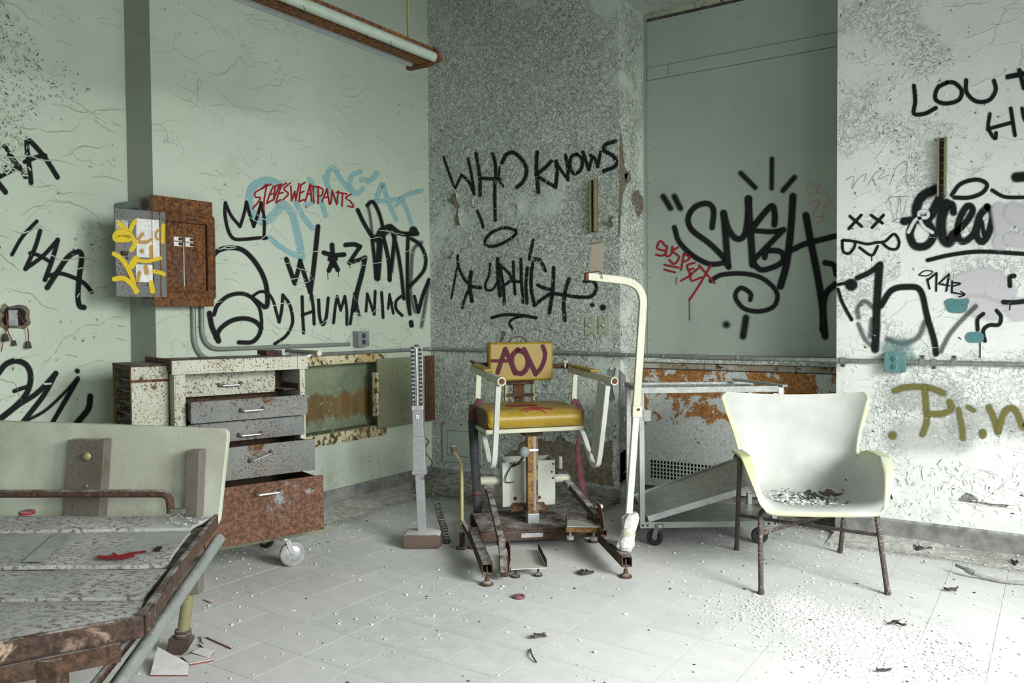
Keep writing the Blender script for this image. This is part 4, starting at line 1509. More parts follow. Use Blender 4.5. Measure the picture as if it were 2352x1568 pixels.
# ------------------------------------------------------------------ exam chair
C = Frame(-1.933, 3.24, 42.5)
co = C.world((.003, .66, 0))
S = Frame(co[0], co[1], 50)
ch = thing('exam_chair', 'mustard vinyl hydraulic exam chair with AOV sprayed on its back and loose straps', 'exam chair', C)
s2c = lambda p: C.loc(S.world(p))


def sbuild(b, name, mat, bevel=0, smooth=40, parent=None, **k):
    b.v = [tuple(s2c(v)) for v in b.v]
    return b.build(name, mat, parent or ch, bevel, smooth, **k)


def hollow(b, p0, p1, w, h, t=.004):
    """square tube open at both ends"""
    p0, p1 = Vector(p0), Vector(p1)
    d = (p1 - p0).normalized()
    sd = d.cross(Vector((0, 0, 1))).normalized()
    up = sd.cross(d)
    for (a, c, ww, hh) in ((sd, 0, t, h), (sd, 1, t, h), (up, 0, w, t), (up, 1, w, t)):
        off = a * ((w if a is sd else h) / 2 - t / 2) * (1 if c else -1)
        b.beam(p0 + off, p1 + off, ww, hh, up)
    return b


# runners
for (x, y0, y1, z) in ((-.330, -.065, .60, .078), (.318, -.068, .60, .078)):
    hollow(MB(), (x, y0, z), (x, y1, z), .048, .048).build('runner', M['rust_dark'], ch, .001, 0)
    b = MB()
    b.cyl((x, y0 + .022, .0), (x, y0 + .022, .085), .004, 8)
    b.lathe([(.027, 0), (.030, .004), (.028, .010), (.012, .020), (.010, .036), (.007, .040)], (x, y0 + .022, 0), 16)
    b.build('leveling_foot', M['rust_dark'], ch)
    b = MB()
    b.lathe([(.027, 0), (.030, .004), (.028, .010), (.012, .020), (.010, .054)], (x, .56, 0), 16)
    b.build('leveling_foot', M['rust_dark'], ch)
# base plate with its turned-down front bar
b = MB()
b.bb(-.300, .292, .50, .94, .096, .102)
b.build('base_plate', M['rust_dark'], ch, .002, 0)
MB().bb(-.305, .296, .490, .540, .046, .094).build('front_bar', M['rust_dark'], ch, .006, 0)
MB().bb(-.085, .03, .4880, .4898, .062, .084).build('maker_plate', M['steel'], ch, 0, 0)
MB().bb(-.31, .30, .86, .93, .03, .0955).build('rear_bar', M['rust_dark'], ch, .004, 0)
# column
MB().beam((.003, .650, .10), (.003, .650, .155), .064, .075, (0, 1, 0)).build('column_shoe', M['steel'], ch, .004, 0)
col = MB().beam((.003, .655, .155), (.003, .655, .62), .058, .062, (0, 1, 0)).build('column', M['yellow_rust'], ch, .004, 0)
MB().beam((.012, .6225, .17), (.012, .6225, .60), .015, .003, (0, 1, 0)).build('height_scale', M['sphyg'], col, 0, 0)
MB().beam((.003, .622, .49), (.003, .622, .502), .060, .006, (0, 1, 0)).build('column_band', M['white_print'], col, .001, 0)
b = MB()
for k in range(34):
    b.bb(.0075, .0165 if k % 5 else .0185, .6200, .6208, .19 + k * .0115, .1908 + k * .0115)
b.build('scale_marks', M['dark_print'], col, 0, 0)
# motor box
bx = MB()
bx0, bx1 = C.on(1160, 1060, 1, .76), C.on(1276, 1150, 1, .76)
b = MB()
b.bb(bx0.x, bx1.x, .76, .766, bx1.z - .02, bx0.z)
b.bb(bx0.x, bx0.x + .005, .76, .93, bx1.z - .02, bx0.z)
b.bb(bx1.x - .005, bx1.x, .76, .93, bx1.z - .02, bx0.z)
b.bb(bx0.x, bx1.x, .924, .93, bx1.z - .02, bx0.z)
mb = b.build('motor_box', M['white_paint'], ch, .002, 0)
MB().bb(bx0.x + .006, bx1.x - .006, .768, .922, bx1.z, bx0.z - .05).build('motor_inside', M['rust_dark'], mb, 0, 0)
b = MB()
for (x, z) in ((bx1.x - .012, bx0.z - .02), (bx1.x - .02, bx0.z - .065), (bx1.x - .014, bx0.z - .10), (bx0.x + .03, bx0.z - .01), (bx0.x + .02, bx0.z - .05)):
    b.lathe([(.006, 0), (.006, -.002), (.003, -.003)], (x, .759, z), 8, 'y')
b.build('box_screws', M['rust_dark'], mb, kind='stuff')
MB().bb(bx0.x + .03, bx1.x - .05, .755, .7595, bx1.z - .015, bx1.z + .055).build('mount_plate', M['white_paint'], mb, .003, 0)
b = MB()
for x in (-.075, .06): b.lathe([(.010, 0), (.010, -.004), (.006, -.004)], (x, .7545, bx1.z + .025), 10, 'y')
b.build('mount_bolt', M['rust_dark'], mb)
MB().add([(-.105, .70, bx1.z - .03), (.10, .70, bx1.z - .03), (.085, .756, bx1.z + .0), (-.09, .756, bx1.z + .0), (-.105, .70, bx1.z - .034), (.10, .70, bx1.z - .034), (.085, .756, bx1.z - .004), (-.09, .756, bx1.z - .004)],
         [(0, 1, 2, 3), (4, 7, 6, 5), (0, 4, 5, 1), (1, 5, 6, 2), (2, 6, 7, 3), (3, 7, 4, 0)]).build('mount_flange', M['rust'], mb, 0, 0)
MB().bb(-.145, -.105, .752, .7595, bx1.z - .02, bx0.z - .005).build('box_flap', M['white_paint'], mb, .001, 0)
w0 = [C.on(x, y, 1, .74) for x, y in ((1182, 1062), (1172, 1075), (1163, 1092), (1161, 1105), (1170, 1108), (1182, 1106))]
MB().tube(smooth_path(w0, 8), .003, 6).build('box_cable', M['rubber'], mb)
sx_ = C.on(1204, 1038, 1, .60)
b = MB()
b.lathe([(.003, -.030), (.016, -.026), (.026, -.014), (.029, 0), (.026, .014), (.016, .026), (.003, .030)], (sx_.x, .60, sx_.z), 16)
b.build('ball_knob', M['plastic_grey'], ch)
b = MB()
b.tube([(sx_.x, .60, sx_.z - .02), (sx_.x - .02, .66, sx_.z - .07), (sx_.x - .04, .75, sx_.z - .10)], .007, 8)
b.build('knob_lever', M['rust_dark'], ch)
# stretcher pipe and footrest arms
q0, q1 = C.on(1100, 1118, 1, .82), C.on(1300, 1115, 1, .82)
MB().cyl((q0.x - .02, .82, .30), (q1.x + .02, .82, .30), .024, 14).build('footrest_axle', M['cream'], ch)
xa, xb = -.300, .265


def arm3(pts, w, h, mat, name, par=None):
    b = MB()
    for i in range(len(pts) - 1): b.beam(pts[i], pts[i + 1], w, h)
    return b.build(name, mat, par or ch, .003, 0)


la, lb, lc = C.on(1121, 1095, 1, .88), C.on(1124, 1125, 1, .78), C.on(1152, 1245, 1, .19)
arm3([la, lb + Vector((0, 0, .0))], .058, .030, M['cart_grey'], 'arm_sleeve')
arm3([lb + Vector((0, .03, 0)), lc], .032, .030, M['rust_dark'], 'footrest_arm')
ld = C.on(1160, 1318, 1, -.02)
b = MB()
b.beam(lc + Vector((0, 0, .01)), ld + Vector((-.004, 0, -.004)), .034, .030)
b.build('lower_link', M['rust_dark'], ch, .003, 0)
sp = MB()
sp.lathe([(.014, -.026), (.014, .026)], lc + Vector((.004, 0, .0)), 14, 'x')
sp.build('pivot_bolt', M['rust_dark'], ch)
arcp = [C.on(x, y, 1, yy) for x, y, yy in ((1158, 1246, .20), (1166, 1250, .18), (1171, 1275, .10), (1170, 1300, .04), (1168, 1315, 0))]
b = MB()
b.tube(smooth_path(arcp, 6), .004, 6, flat=(.004, .045))
b.build('quadrant_plate', M['rust'], ch)
# left footplate down near the floor
def footplate(c4, zp, fl_, name):
    b = MB()
    b.prism([(p.x, p.y, p.z) for p in c4], (0, 0, -.004))
    p0, p1 = c4[fl_[0]], c4[fl_[1]]
    o = b.build(name, M['white_paint'], ch, .001, 0)
    b = MB()
    b.prism([p0 + Vector((0, 0, .001)), p1 + Vector((0, 0, .001)), p1 + Vector((0, 0, .036)), p0 + Vector((0, 0, .036))], (.004, 0, 0))
    b.build('foot_stop', M['rust_dark'], o, .001, 0)
    return o


zf = .050
fp = footplate([C.on(x, y, 2, zf) for x, y in ((1173, 1307), (1255, 1303), (1236, 1262), (1168, 1262))], zf, (1, 2), 'footplate')
for (x, y) in ((1185, 1303), (1236, 1300)):
    q = C.on(x, y, 2, zf - .004)
    MB().lathe([(.020, 0.002), (.021, .010), (.012, .016), (.006, .018), (.006, zf - .0045)], (q.x, q.y, 0), 14).build('rubber_foot', M['rubber'], fp)
# right arm with raised footplate
ra, rb, rc_ = C.on(1290, 1088, 1, .90), C.on(1314, 1118, 1, .76), C.on(1372, 1188, 1, .33)
arm3([ra, rb], .058, .036, M['cart_grey'], 'arm_sleeve')
arm3([rb + Vector((-.0, .03, 0)), rc_], .034, .034, M['rust_dark'], 'footrest_arm')
zq = rc_.z - .055
c4 = [C.on(x, y, 1, yy) for x, y, yy in ((1302, 1207, .30), (1380, 1207, .26), (1378, 1195, .40), (1300, 1195, .43))]
zz_ = sum(p.z for p in c4) / 4
for p in c4: p.z = zz_
fq = footplate(c4, zz_, (0, 3), 'footplate')
b = MB()
b.beam(c4[1] + Vector((.003, 0, .010)), c4[2] + Vector((.003, 0, .010)), .005, .05)
b.build('side_flange', M['rust_dark'], fq, .001, 0)
MB().beam(c4[0] + Vector((.0, .03, -.020)), c4[1] + Vector((.0, .03, -.020)), .03, .028).build('cross_bar', M['yellow_rust'], fq, .002, 0)
for s in (.12, .82):
    p = c4[0].lerp(c4[1], s) + Vector((0, .02, -.036))
    MB().lathe([(.006, 0), (.006, -.016), (.019, -.018), (.020, -.034), (.012, -.036)], p, 12).build('rubber_foot', M['greyrubber'], fq)
b = MB()
ap = [C.on(x, y, 1, yy) for x, y, yy in ((1369, 1162, .36), (1376, 1168, .33), (1382, 1190, .28), (1383, 1215, .25), (1381, 1228, .24))]
b.tube(smooth_path(ap, 6), .004, 6, flat=(.004, .05))
b.build('quadrant_plate', M['rust'], ch)
q = C.on(1376, 1163, 1, .36)
b = MB()
b.lathe([(.012, -.018), (.015, -.010), (.015, .010), (.012, .018)], q, 14, 'x')
b.build('pivot_bolt', M['steel'], ch)
q = C.on(1386, 1222, 1, .24)
hollow(MB(), q + Vector((-.004, -.02, 0)), q + Vector((-.004, .26, .02)), .034, .032).build('lower_link', M['rust_dark'], ch, .001, 0)
q = C.on(1287, 1048, 1, .93)
MB().cyl((q.x, .93, q.z - .07), (q.x, .93, q.z), .012, 12).build('spare_peg', M['white_paint'], ch)
# hand brake rod on the left
br = [C.on(x, y, 1, yy) for x, y, yy in ((1042, 1036, .70), (1050, 1048, .68), (1058, 1064, .66), (1060, 1090, .64), (1061, 1205, .58))]
b = MB()
b.tube(smooth_path(br, 8), .0105, 10)
rodo = b.build('brake_rod', M['brass'], ch)
b = MB()
b.lathe([(.010, -.018), (.012, -.014), (.020, .022), (.014, .024)], br[0] + Vector((0, 0, .005)), 14)
b.build('brake_knob', M['stone'], rodo)
b = MB()
b.beam(br[-1] + Vector((0, .01, .02)), (-.335, .50, .055), .022, .022)
b.lathe([(.03, 0), (.032, .008), (.02, .012)], (br[-1].x - .005, br[-1].y - .02, 0), 14)
b.lathe([(.014, -.03), (.014, .05)], (br[-1].x, br[-1].y, .03), 12)
b.build('brake_pedal', M['rust_dark'], rodo, .002, 0)

# ---- seat group (turned on the column)
sx0, sx1, sy0, sy1 = -.285, .232, -.170, .270
zs0 = S.on(1224, 983, 1, sy0).z
prof = [(sy0 + .02, zs0 + .002), (sy0 + .004, zs0 + .03), (sy0, zs0 + .065), (sy0 + .018, zs0 + .098), (sy0 + .06, zs0 + .116), (sy0 + .16, zs0 + .122), (sy1 - .06, zs0 + .118), (sy1 - .01, zs0 + .10), (sy1, zs0 + .05), (sy1 - .02, zs0 + .002)]
prof = [(y, zs0 + (z - zs0) * .84) for y, z in prof]
prof = [tuple(p)[1:] for p in smooth_path([(0, y, z) for y, z in prof], 5, True)]
rows = []
for t in (0, .004, .014, .03, .10, .3, .5, .7, .9, .97, .986, .996, 1):
    x = sx0 + (sx1 - sx0) * t
    e = min(t, 1 - t) * (sx1 - sx0)
    sh = .72 + .28 * min(1, (e / .012)) ** .5 if e < .012 else 1
    cy_, cz_ = (sy0 + sy1) / 2, zs0 + .06
    rows.append([(x, cy_ + (y - cy_) * (.94 + .06 * (sh - .72) / .28), cz_ + (z - cz_) * sh) for y, z in prof])
b = MB()
b.grid(rows, True)
n = len(prof)
b.f += [tuple(range(n - 1, -1, -1)), tuple((len(rows) - 1) * n + i for i in range(n))]
seat = sbuild(b, 'seat', M['vinyl'], 0, 50)
b = MB()
b.prism([(sx0 - .004, cy_ + (y - cy_) * .93, cz_ + (z - cz_) * .88) for y, z in prof[::2]], (.003, 0, 0))
sbuild(b, 'seat_end', M['vinyl_side'], 0, 0, seat)
b = MB()
b.bb(sx0 - .01, sx1 + .01, sy0 + .012, sy1 - .02, zs0 - .024, zs0)
sbuild(b, 'seat_pan', M['cream'], .004, 0)
b = MB()
b.bb(-.05, .05, -.05, .09, zs0 - .06, zs0 - .025)
sbuild(b, 'column_head', M['rust_dark'], .003, 0)


def sheet_strokes(strokes, s, o, fy, mat, parent, name, conv=None):
    """flat painted strokes on the chair"""
    pass


# backrest
yb_ = .235
P = [S.on(x, y, 1, yb_) for x, y in ((1122, 788), (1271, 783), (1271, 872), (1126, 877))]
x0, x1 = (P[0].x + P[3].x) / 2, (P[1].x + P[2].x) / 2
z0, z1 = (P[2].z + P[3].z) / 2, (P[0].z + P[1].z) / 2
b = MB()
b.bb(x0, x1, yb_, yb_ + .055, z0, z1)
back = sbuild(b, 'backrest', M['vinyl'], .012, 60)
b = MB()
b.bb(x0 + .002, x1 - .002, yb_ + .056, yb_ + .066, z0 + .002, z1 - .002)
sbuild(b, 'back_shell', M['vinyl_side'], .006, 0)
q = S.on(1190, 790, 1, yb_ + .08)
b = MB()
b.tube([(q.x + .062 * math.cos(a), yb_ + .085, z1 - .034 + .066 * math.sin(a)) for a in np.linspace(.2, math.pi - .2, 15)], .006, 8)
sbuild(b, 'back_handle', M['stone'])
# ladder bracket under the backrest
b = MB()
lx0, lx1 = S.on(1163, 900, 1, yb_ + .05).x, S.on(1226, 900, 1, yb_ + .05).x
for x in (lx0, lx1): sbuild(MB().beam((x, yb_ + .06, z0 - .12), (x, yb_ + .06, z0 + .05), .018, .022, (0, 1, 0)), 'back_upright', M['brass'], .003, 0)
for z in (z0 - .015, z0 - .085): sbuild(MB().bb(lx0, lx1, yb_ + .045, yb_ + .07, z - .010, z + .010), 'back_rung', M['rust_dark'], .002, 0)
b = MB()
b.bb((lx0 + lx1) / 2 - .032, (lx0 + lx1) / 2 + .032, yb_ + .071, yb_ + .085, z0 - .10, z0 + .06)
b.beam(((lx0 + lx1) / 2, yb_ + .085, z0 - .10), ((lx0 + lx1) / 2, .24, zs0 - .0), .05, .02, (0, 1, 0))
sbuild(b, 'back_stem', M['rust'], .002, 0)
b = MB()
b.beam(S.on(1090, 838, 1, .33), S.on(1308, 840, 1, .33), .03, .03)
for sx_q, q_ in ((1088, 840), (1309, 841)):
    b.beam(S.on(sx_q, q_, 1, .33), S.on(sx_q, q_ + 4, 1, .15), .026, .026)
sbuild(b, 'arm_crossbar', M['rust_dark'], .003, 0)

# arms, side loops, posts
for side, (rear, knob, padr, padf, lf_top, post) in enumerate((
        ((1087, 846), (1150, 875), (1095, 842), (1128, 855), (1140, 885), (1100, 868)),
        ((1310, 848), (1408, 874), (1325, 845), (1368, 855), (1391, 885), (1321, 862)))):
    A, Bk = S.on(*rear, 1, .16), S.on(*knob, 1, -.36)
    b = MB()
    b.beam(A, Bk, .034, .036)
    ar = sbuild(b, 'armrest_bar', M['cream'], .005, 0)
    b = MB()
    d = (Bk - A).normalized()
    b.cyl(Bk - d * .008, Bk + d * .018, .022, 20)
    kn = sbuild(b, 'arm_knob', M['cream'])
    b = MB()
    b.cyl(Bk + d * .0185, Bk + d * .020, .015, 16)
    b.cyl(Bk + d * .020, Bk + d * .024, .006, 10)
    sbuild(b, 'knob_socket', M['rust'], 0, 40, kn)
    b = MB()
    p0, p1 = A.lerp(Bk, .12), A.lerp(Bk, .60)
    b.beam(p0 + Vector((0, 0, .026)), p1 + Vector((0, 0, .026)), .050, .014)
    sbuild(b, 'arm_pad', M['vinyl'], .006, 0)
    # rear post
    q = S.on(*post, 1, .13)
    q2 = S.on(post[0] - (0 if side else 2), 975, 1, .10)
    b = MB()
    b.beam((q.x, .13, A.lerp(Bk, .08).z - .018), (q2.x, .12, zs0 + .06), .030, .012, (0, 1, 0))
    sbuild(b, 'rear_post', M['cream'], .003, 0)
    b = MB()
    b.beam((q.x - .001, .126, S.on(post[0], 925, 1, .13).z + .022), (q2.x + .001, .118, S.on(post[0], 925, 1, .13).z - .022), .036, .030, (0, 1, 0))
    sbuild(b, 'red_band', M['strap_red'], .002, 0)
    # U-shaped side loop: seat rail -> down -> up to the arm
    if side == 0:
        pxs_ = ((1119, 988, -.02), (1104, 975, .02), (1112, 1000, -.08), (1120, 1030, -.14), (1124, 1056, -.19), (1131, 1064, -.235), (1134, 1040, -.26), (1138, 960, -.30), (1141, 884, -.335))
        pxs_ = ((1104, 950, .10), (1105, 985, .04), (1113, 1005, -.05), (1120, 1035, -.13), (1125, 1058, -.19), (1131, 1064, -.23), (1135, 1040, -.26), (1139, 960, -.30), (1143, 884, -.335))
    else:
        pxs_ = ((1330, 985, .02), (1338, 990, -.03), (1346, 1010, -.09), (1355, 1040, -.15), (1362, 1058, -.20), (1369, 1063, -.245), (1375, 1045, -.27), (1385, 960, -.31), (1393, 884, -.335))
    path = smooth_path([S.on(*p[:2], 1, p[2]) for p in pxs_], 5)
    rows = []
    hw_ = .0135
    for i, p in enumerate(path):
        t = (path[min(i + 1, len(path) - 1)] - path[max(i - 1, 0)]).normalized()
        xax = Vector((1, 0, 0))
        nrm = xax.cross(t).normalized()
        dd = .022
        rows.append([p - xax * hw_ - nrm * dd / 2 * 0, p + xax * hw_, p + xax * hw_ + nrm * dd, p - xax * hw_ + nrm * dd])
    b = MB()
    b.grid(rows, True)
    b.f += [(3, 2, 1, 0), tuple(4 * (len(rows) - 1) + i for i in range(4))]
    sbuild(b, 'side_loop', M['white_paint'], .003, 0)
    if side == 1:
        # second leg of the loop: inner flat strip
        b = MB()
        i0, i1 = S.on(1381, 880, 1, -.285), S.on(1364, 1046, 1, -.20)
        b.beam(i0, i1, .006, .085, (0, 1, 0))
        sbuild(b, 'side_panel', M['white_paint'], .001, 0)
    # clamp knob behind the arm
    q = S.on(1087 if side == 0 else 1298, 832, 1, .17)
    b = MB()
    b.lathe([(.006, -.03), (.006, -.004), (.017, 0), (.019, .010), (.014, .014)], q, 14)
    sbuild(b, 'clamp_knob', M['rust_dark'] if side == 0 else M['cream'])


def strap(pts, w, mat, name, label=None):
    """hanging belt: points in the seat frame, width along its local x"""
    path = smooth_path(pts, 6)
    b = MB()
    b.grid([[p - Vector((w[0] / 2 + (w[1] - w[0]) / 2 * (i / len(path)), 0, 0)), p + Vector((w[0] / 2 + (w[1] - w[0]) / 2 * (i / len(path)), 0, 0))] for i, p in enumerate(path)])
    o = sbuild(b, name, mat, 0, 60, label=label)
    m_ = o.modifiers.new('thick', 'SOLIDIFY')
    m_.thickness = .004
    return o


strap([S.on(x, y, 1, yy) for x, y, yy in ((1098, 925, .11), (1089, 945, .09), (1086, 965, .08))], (.03, .052), M['strap_red'], 'hanging_strap', 'maroon top end of the black belt')
strap([S.on(x, y, 1, yy) for x, y, yy in ((1086, 965, .075), (1090, 1050, .07), (1094, 1110, .065), (1097, 1178, .06))], (.052, .046), M['strap_dark'], 'hanging_strap', 'long black belt hanging at the left side')
strap([S.on(x, y, 1, yy) for x, y, yy in ((1095, 1130, .058), (1095.5, 1137, .058))], (.046, .046), M['strap_red'], 'hanging_strap', 'short red tag on the black belt')
strap([S.on(x, y, 1, yy) for x, y, yy in ((1328, 925, .11), (1335, 945, .10), (1334, 975, .09), (1331, 990, .08))], (.025, .04), M['strap_red'], 'hanging_strap', 'maroon belt end at the right arm')
strap([S.on(x, y, 1, yy) for x, y, yy in ((1330, 988, .06), (1327, 1040, .05), (1333, 1090, .04), (1341, 1148, .03))], (.018, .052), M['strap_red'], 'hanging_strap', 'long maroon belt hanging at the right side')

# ---- bent pole taped to the right runner
pb, pm, pt = C.on(1440, 1240, 1, .03), C.on(1461, 945, 1, .06), C.on(1477, 700, 1, .09)
pe = C.on(1345, 634, 1, .09)
pc = C.on(1487, 648, 1, .09)
MB().tube(fillet([pb, pm], .01), .014, 4, flat=(.032, .022)).build('pole_lower', M['white_paint'], ch, .003, 0)
MB().tube(fillet([pm + Vector((0, 0, .02)), Vector((pt.x + .006, pt.y, pc.z - .004)), Vector((pe.x, pe.y, pe.z))], .11, 10), .014, 4, flat=(.036, .024)).build('pole_upper', M['cream'], ch, .003, 0)
b = MB()
b.beam(pm + Vector((0, 0, -.025)), pm + Vector((.002, 0, .030)), .046, .036, (0, 1, 0))
cl = b.build('pole_clamp', M['cream'], ch, .003, 0)
MB().lathe([(.006, 0), (.006, -.006), (.003, -.008)], pm + Vector((.006, -.0185, .012)), 10, 'y').build('clamp_bolt', M['rust_dark'], cl)
MB().bb(pe.x - .003, pe.x + .012, pe.y - .016, pe.y + .016, pe.z - .022, pe.z + .018).build('pole_end', M['rust'], ch, .002, 0)
b = MB()
cc = [C.on(x, y, 1, .10) for x, y in ((1354, 627), (1385, 622), (1387, 556), (1358, 562))]
b.prism(cc, (0, .003, 0))
c2_ = [C.on(x, y, 1, .10) for x, y in ((1344, 561), (1358, 562), (1386, 556), (1372, 555))]
b.prism([c2_[0] + Vector((0, -.05, 0)), c2_[1], c2_[2], c2_[3] + Vector((0, -.04, 0))], (0, 0, .002))
cardo = b.build('brown_card', M['card'], ch, 0, 0)
MB().tube(smooth_path([C.on(x, y, 1, .07) for x, y in ((1345, 628), (1360, 625), (1378, 624), (1384, 640))], 5), .002, 5).build('tie_wire', M['rubber'], ch)
# crumpled tape bandage at the foot
b = MB()
rows = []
tb_ = [C.on(x, y, 1, .03) for x, y in ((1451, 1178), (1449, 1190), (1447, 1208), (1443, 1222), (1440, 1240), (1437, 1254), (1436, 1262))]
for i, p in enumerate(tb_):
    rr = (.026, .036, .032, .030, .033, .038, .028)[i]
    rows.append([(p.x + rr * (1 + .55 * noise.noise((math.cos(a) * 2.4, math.sin(a) * 2.4, i * 1.3))) * math.cos(a), p.y + rr * .9 * math.sin(a), p.z + .010 * noise.noise((a, i, 3))) for a in np.linspace(0, 2 * math.pi, 19)[:-1]])
b.grid(rows, True)
b.f += [tuple(range(17, -1, -1)), tuple(18 * (len(rows) - 1) + i for i in range(18))]
tw = b.build('tape_wrap', M['tape'], ch, 0, 12)
p = tb_[3]
b = MB()
b.grid([[(p.x + .034 * math.cos(a), p.y + .031 * math.sin(a), p.z + dz) for a in np.linspace(0, 2 * math.pi, 19)[:-1]] for dz in (-.016, .018)], True)
b.build('tape_band', M['tape_old'], tw, 0, 30)
b = MB()
p = C.on(1425, 1253, 2, .108)
b.grid([[(p.x - .035 + .02 * u + .006 * noise.noise((u, v, 1)), p.y - .03 + .02 * v, p.z + .012 + .014 * noise.noise((u * .8, v * .9, 7))) for u in range(5)] for v in range(4)])
tf = b.build('tape_flap', M['tape'], tw, 0, 20)
m_ = tf.modifiers.new('thick', 'SOLIDIFY')
m_.thickness = .003
# ------------------------------------------------------------------ white shell chair
A_ = Frame(-1.008, 3.956, 28.5)
sh = thing('shell_armchair', 'dusty white shell armchair on rusty thin legs at the right', 'armchair', A_)
prof = [(-.315, .338), (-.298, .352), (-.25, .356), (-.16, .345), (-.05, .327), (.08, .318), (.18, .330), (.245, .385), (.283, .48), (.305, .60), (.327, .72), (.342, .79), (.346, .815)]
halfw = [.235, .258, .270, .276, .279, .280, .278, .274, .272, .288, .325, .350, .335]
lift = [.012, .030, .150, .225, .245, .248, .225, .165, .118, .100, .092, .085, .070]
ldir = [(0, 1), (0, 1), (.02, 1), (.02, 1), (0, 1), (-.05, 1), (-.2, .98), (-.55, .83), (-.88, .45), (-1, .1), (-1, .05), (-1, .06), (-1, .12)]
bk = [0, 0, 0, 0, 0, 0, 0, .2, .6, 1, 1, 1, 1]
flg = [0, .1, .8, 1, 1, 1, .8, .4, .2, .3, .3, .2, 0]
secA = [(0, 0), (.3, .008), (.55, .03), (.74, .09), (.87, .22), (.95, .46), (.985, .75), (1.0, .93), (1.035, 1.0)]
secB = [(0, 0), (.3, .02), (.55, .09), (.74, .24), (.87, .48), (.95, .73), (.985, .90), (1.0, .97), (1.01, 1.0)]


def lerp_tab(tab, f):
    i = min(int(f), len(tab) - 2)
    t = f - i
    a, b = tab[i], tab[i + 1]
    if isinstance(a, tuple): return tuple(x * (1 - t) + y * t for x, y in zip(a, b))
    return a * (1 - t) + b * t


sp_ = smooth_path([(0, y, z) for y, z in prof], 4)
rows, al = [], []
NR = len(sp_)
for i, p in enumerate(sp_):
    f = i / 4
    w, l, d, k, fg = (lerp_tab(t, f) for t in (halfw, lift, ldir, bk, flg))
    half = []
    for (xa_, la_), (xb_, lb_) in zip(secA, secB):
        half.append((xa_ * (1 - k) + xb_ * k, la_ * (1 - k) + lb_ * k))
    half.append((half[-1][0] + .16 * fg, half[-1][1] - .01))
    row = []
    cx = .012 + .02 * (i / NR)
    for q in reversed(half[1:]): row.append((cx - q[0] * w, p.y + d[0] * l * q[1], p.z + d[1] * l * q[1]))
    for q in half: row.append((cx + q[0] * w, p.y + d[0] * l * q[1], p.z + d[1] * l * q[1]))
    # dip of the top edge between the ears, crown of the front lip
    if i > NR - 6:
        g_ = (i - (NR - 6)) / 5
        row = [(x, y, z - .012 * g_ * (1 - min(1, abs((x - cx) / .3)) ** 2)) for x, y, z in row]
    rows.append(row)
    n_ = len(row)
    for j in range(n_):
        e = min(j, n_ - 1 - j)
        al.append(1.0 if (e <= 1 or i <= 2) else (.45 if e == 2 or i == 3 else (.35 if i >= NR - 1 else 0)))
b = MB()
vs = [p for r in rows for p in r]
k = len(rows[0])
b.add(vs, [(i * k + q, i * k + q + 1, (i + 1) * k + q + 1, (i + 1) * k + q) for i in range(NR - 1) for q in range(k - 1)], al)
so = b.build('shell', M['shell'], sh, 0, 0, fixn=True)
so.data.polygons.foreach_set('use_smooth', [True] * len(so.data.polygons))
m_ = so.modifiers.new('thick', 'SOLIDIFY')
m_.thickness = .011
m_.offset = -1
m_ = so.modifiers.new('bevel', 'BEVEL')
m_.width = .0045
m_.segments = 2
m_.limit_method = 'ANGLE'
m_.angle_limit = math.radians(60)
m_ = so.modifiers.new('sub', 'SUBSURF')
m_.levels = 1
m_.render_levels = 1
az = lambda x, y: A_.on(x, y, 2, 0)
f1, f2, f3, f4 = az(1748, 1364), az(2039, 1365), az(1692, 1263), az(1930, 1269)
t1, t2 = A_.on(1746, 1175, 1, -.245), A_.on(2012, 1170, 1, -.235)
t3, t4 = A_.on(1706, 1048, 1, .02), A_.on(1946, 1100, 1, .20)
for p in (f1, f2, f3, f4): p.z = .002


def chleg(f, t, extra=None, r=.0115):
    b = MB()
    pts = [f, t] if extra is None else fillet([f, t] + extra, .03, 5)
    b.tube(pts, r, 12)
    b.lathe([(r + .002, 0), (r + .003, .01), (r + .001, .022)], (f.x, f.y, 0), 12)
    return b.build('leg', M['leg_metal'], sh)


chleg(f1, t1, [Vector((t1.x + .04, t1.y + .03, t1.z + .004))])
chleg(f2, t2, [Vector((t2.x - .04, t2.y + .03, t2.z + .004))])
lg3 = chleg(f3, Vector((t3.x - .01, t3.y + .02, t3.z - .014)))
lg4 = chleg(f4, Vector((t4.x, t4.y, .40)))
MB().tube([(t3.x - .035, t3.y + .03, t3.z - .006), (t3.x + .03, t3.y - .0, t3.z - .010)], .012, 12).build('arm_bracket', M['leg_metal'], sh)


def along(f, t, z): return f + (t - f) * ((z - f.z) / (t.z - f.z))


b = MB()
pa = along(f3, t3, A_.on(1700, 1171, 1, f3.y).z)
pb_ = along(f2, t2, A_.on(2016, 1236, 1, f2.y).z)
b.tube([pa, pb_], .0085, 10)
b.build('cross_brace', M['leg_metal'], sh)
b = MB()
pa2 = along(f1, t1, A_.on(1755, 1237, 1, f1.y).z)
pb2 = along(f4, Vector((t4.x, t4.y, .40)), pa.z + .015)
b.tube([pa2, (pa2 + pb2) / 2 + Vector((0, 0, .012)), pb2], .0085, 10)
b.build('cross_brace', M['leg_metal'], sh)
# rubbish in the seat
b, bd = MB(), MB()
R4 = random.Random(11)


def seatz(x, y):
    i = min(range(NR), key=lambda q: abs(sp_[q].y - y) + (9 if sp_[q].z > .42 else 0))
    return sp_[i].z + .16 * max(0, abs(x) - .13) ** 1.4 + .001


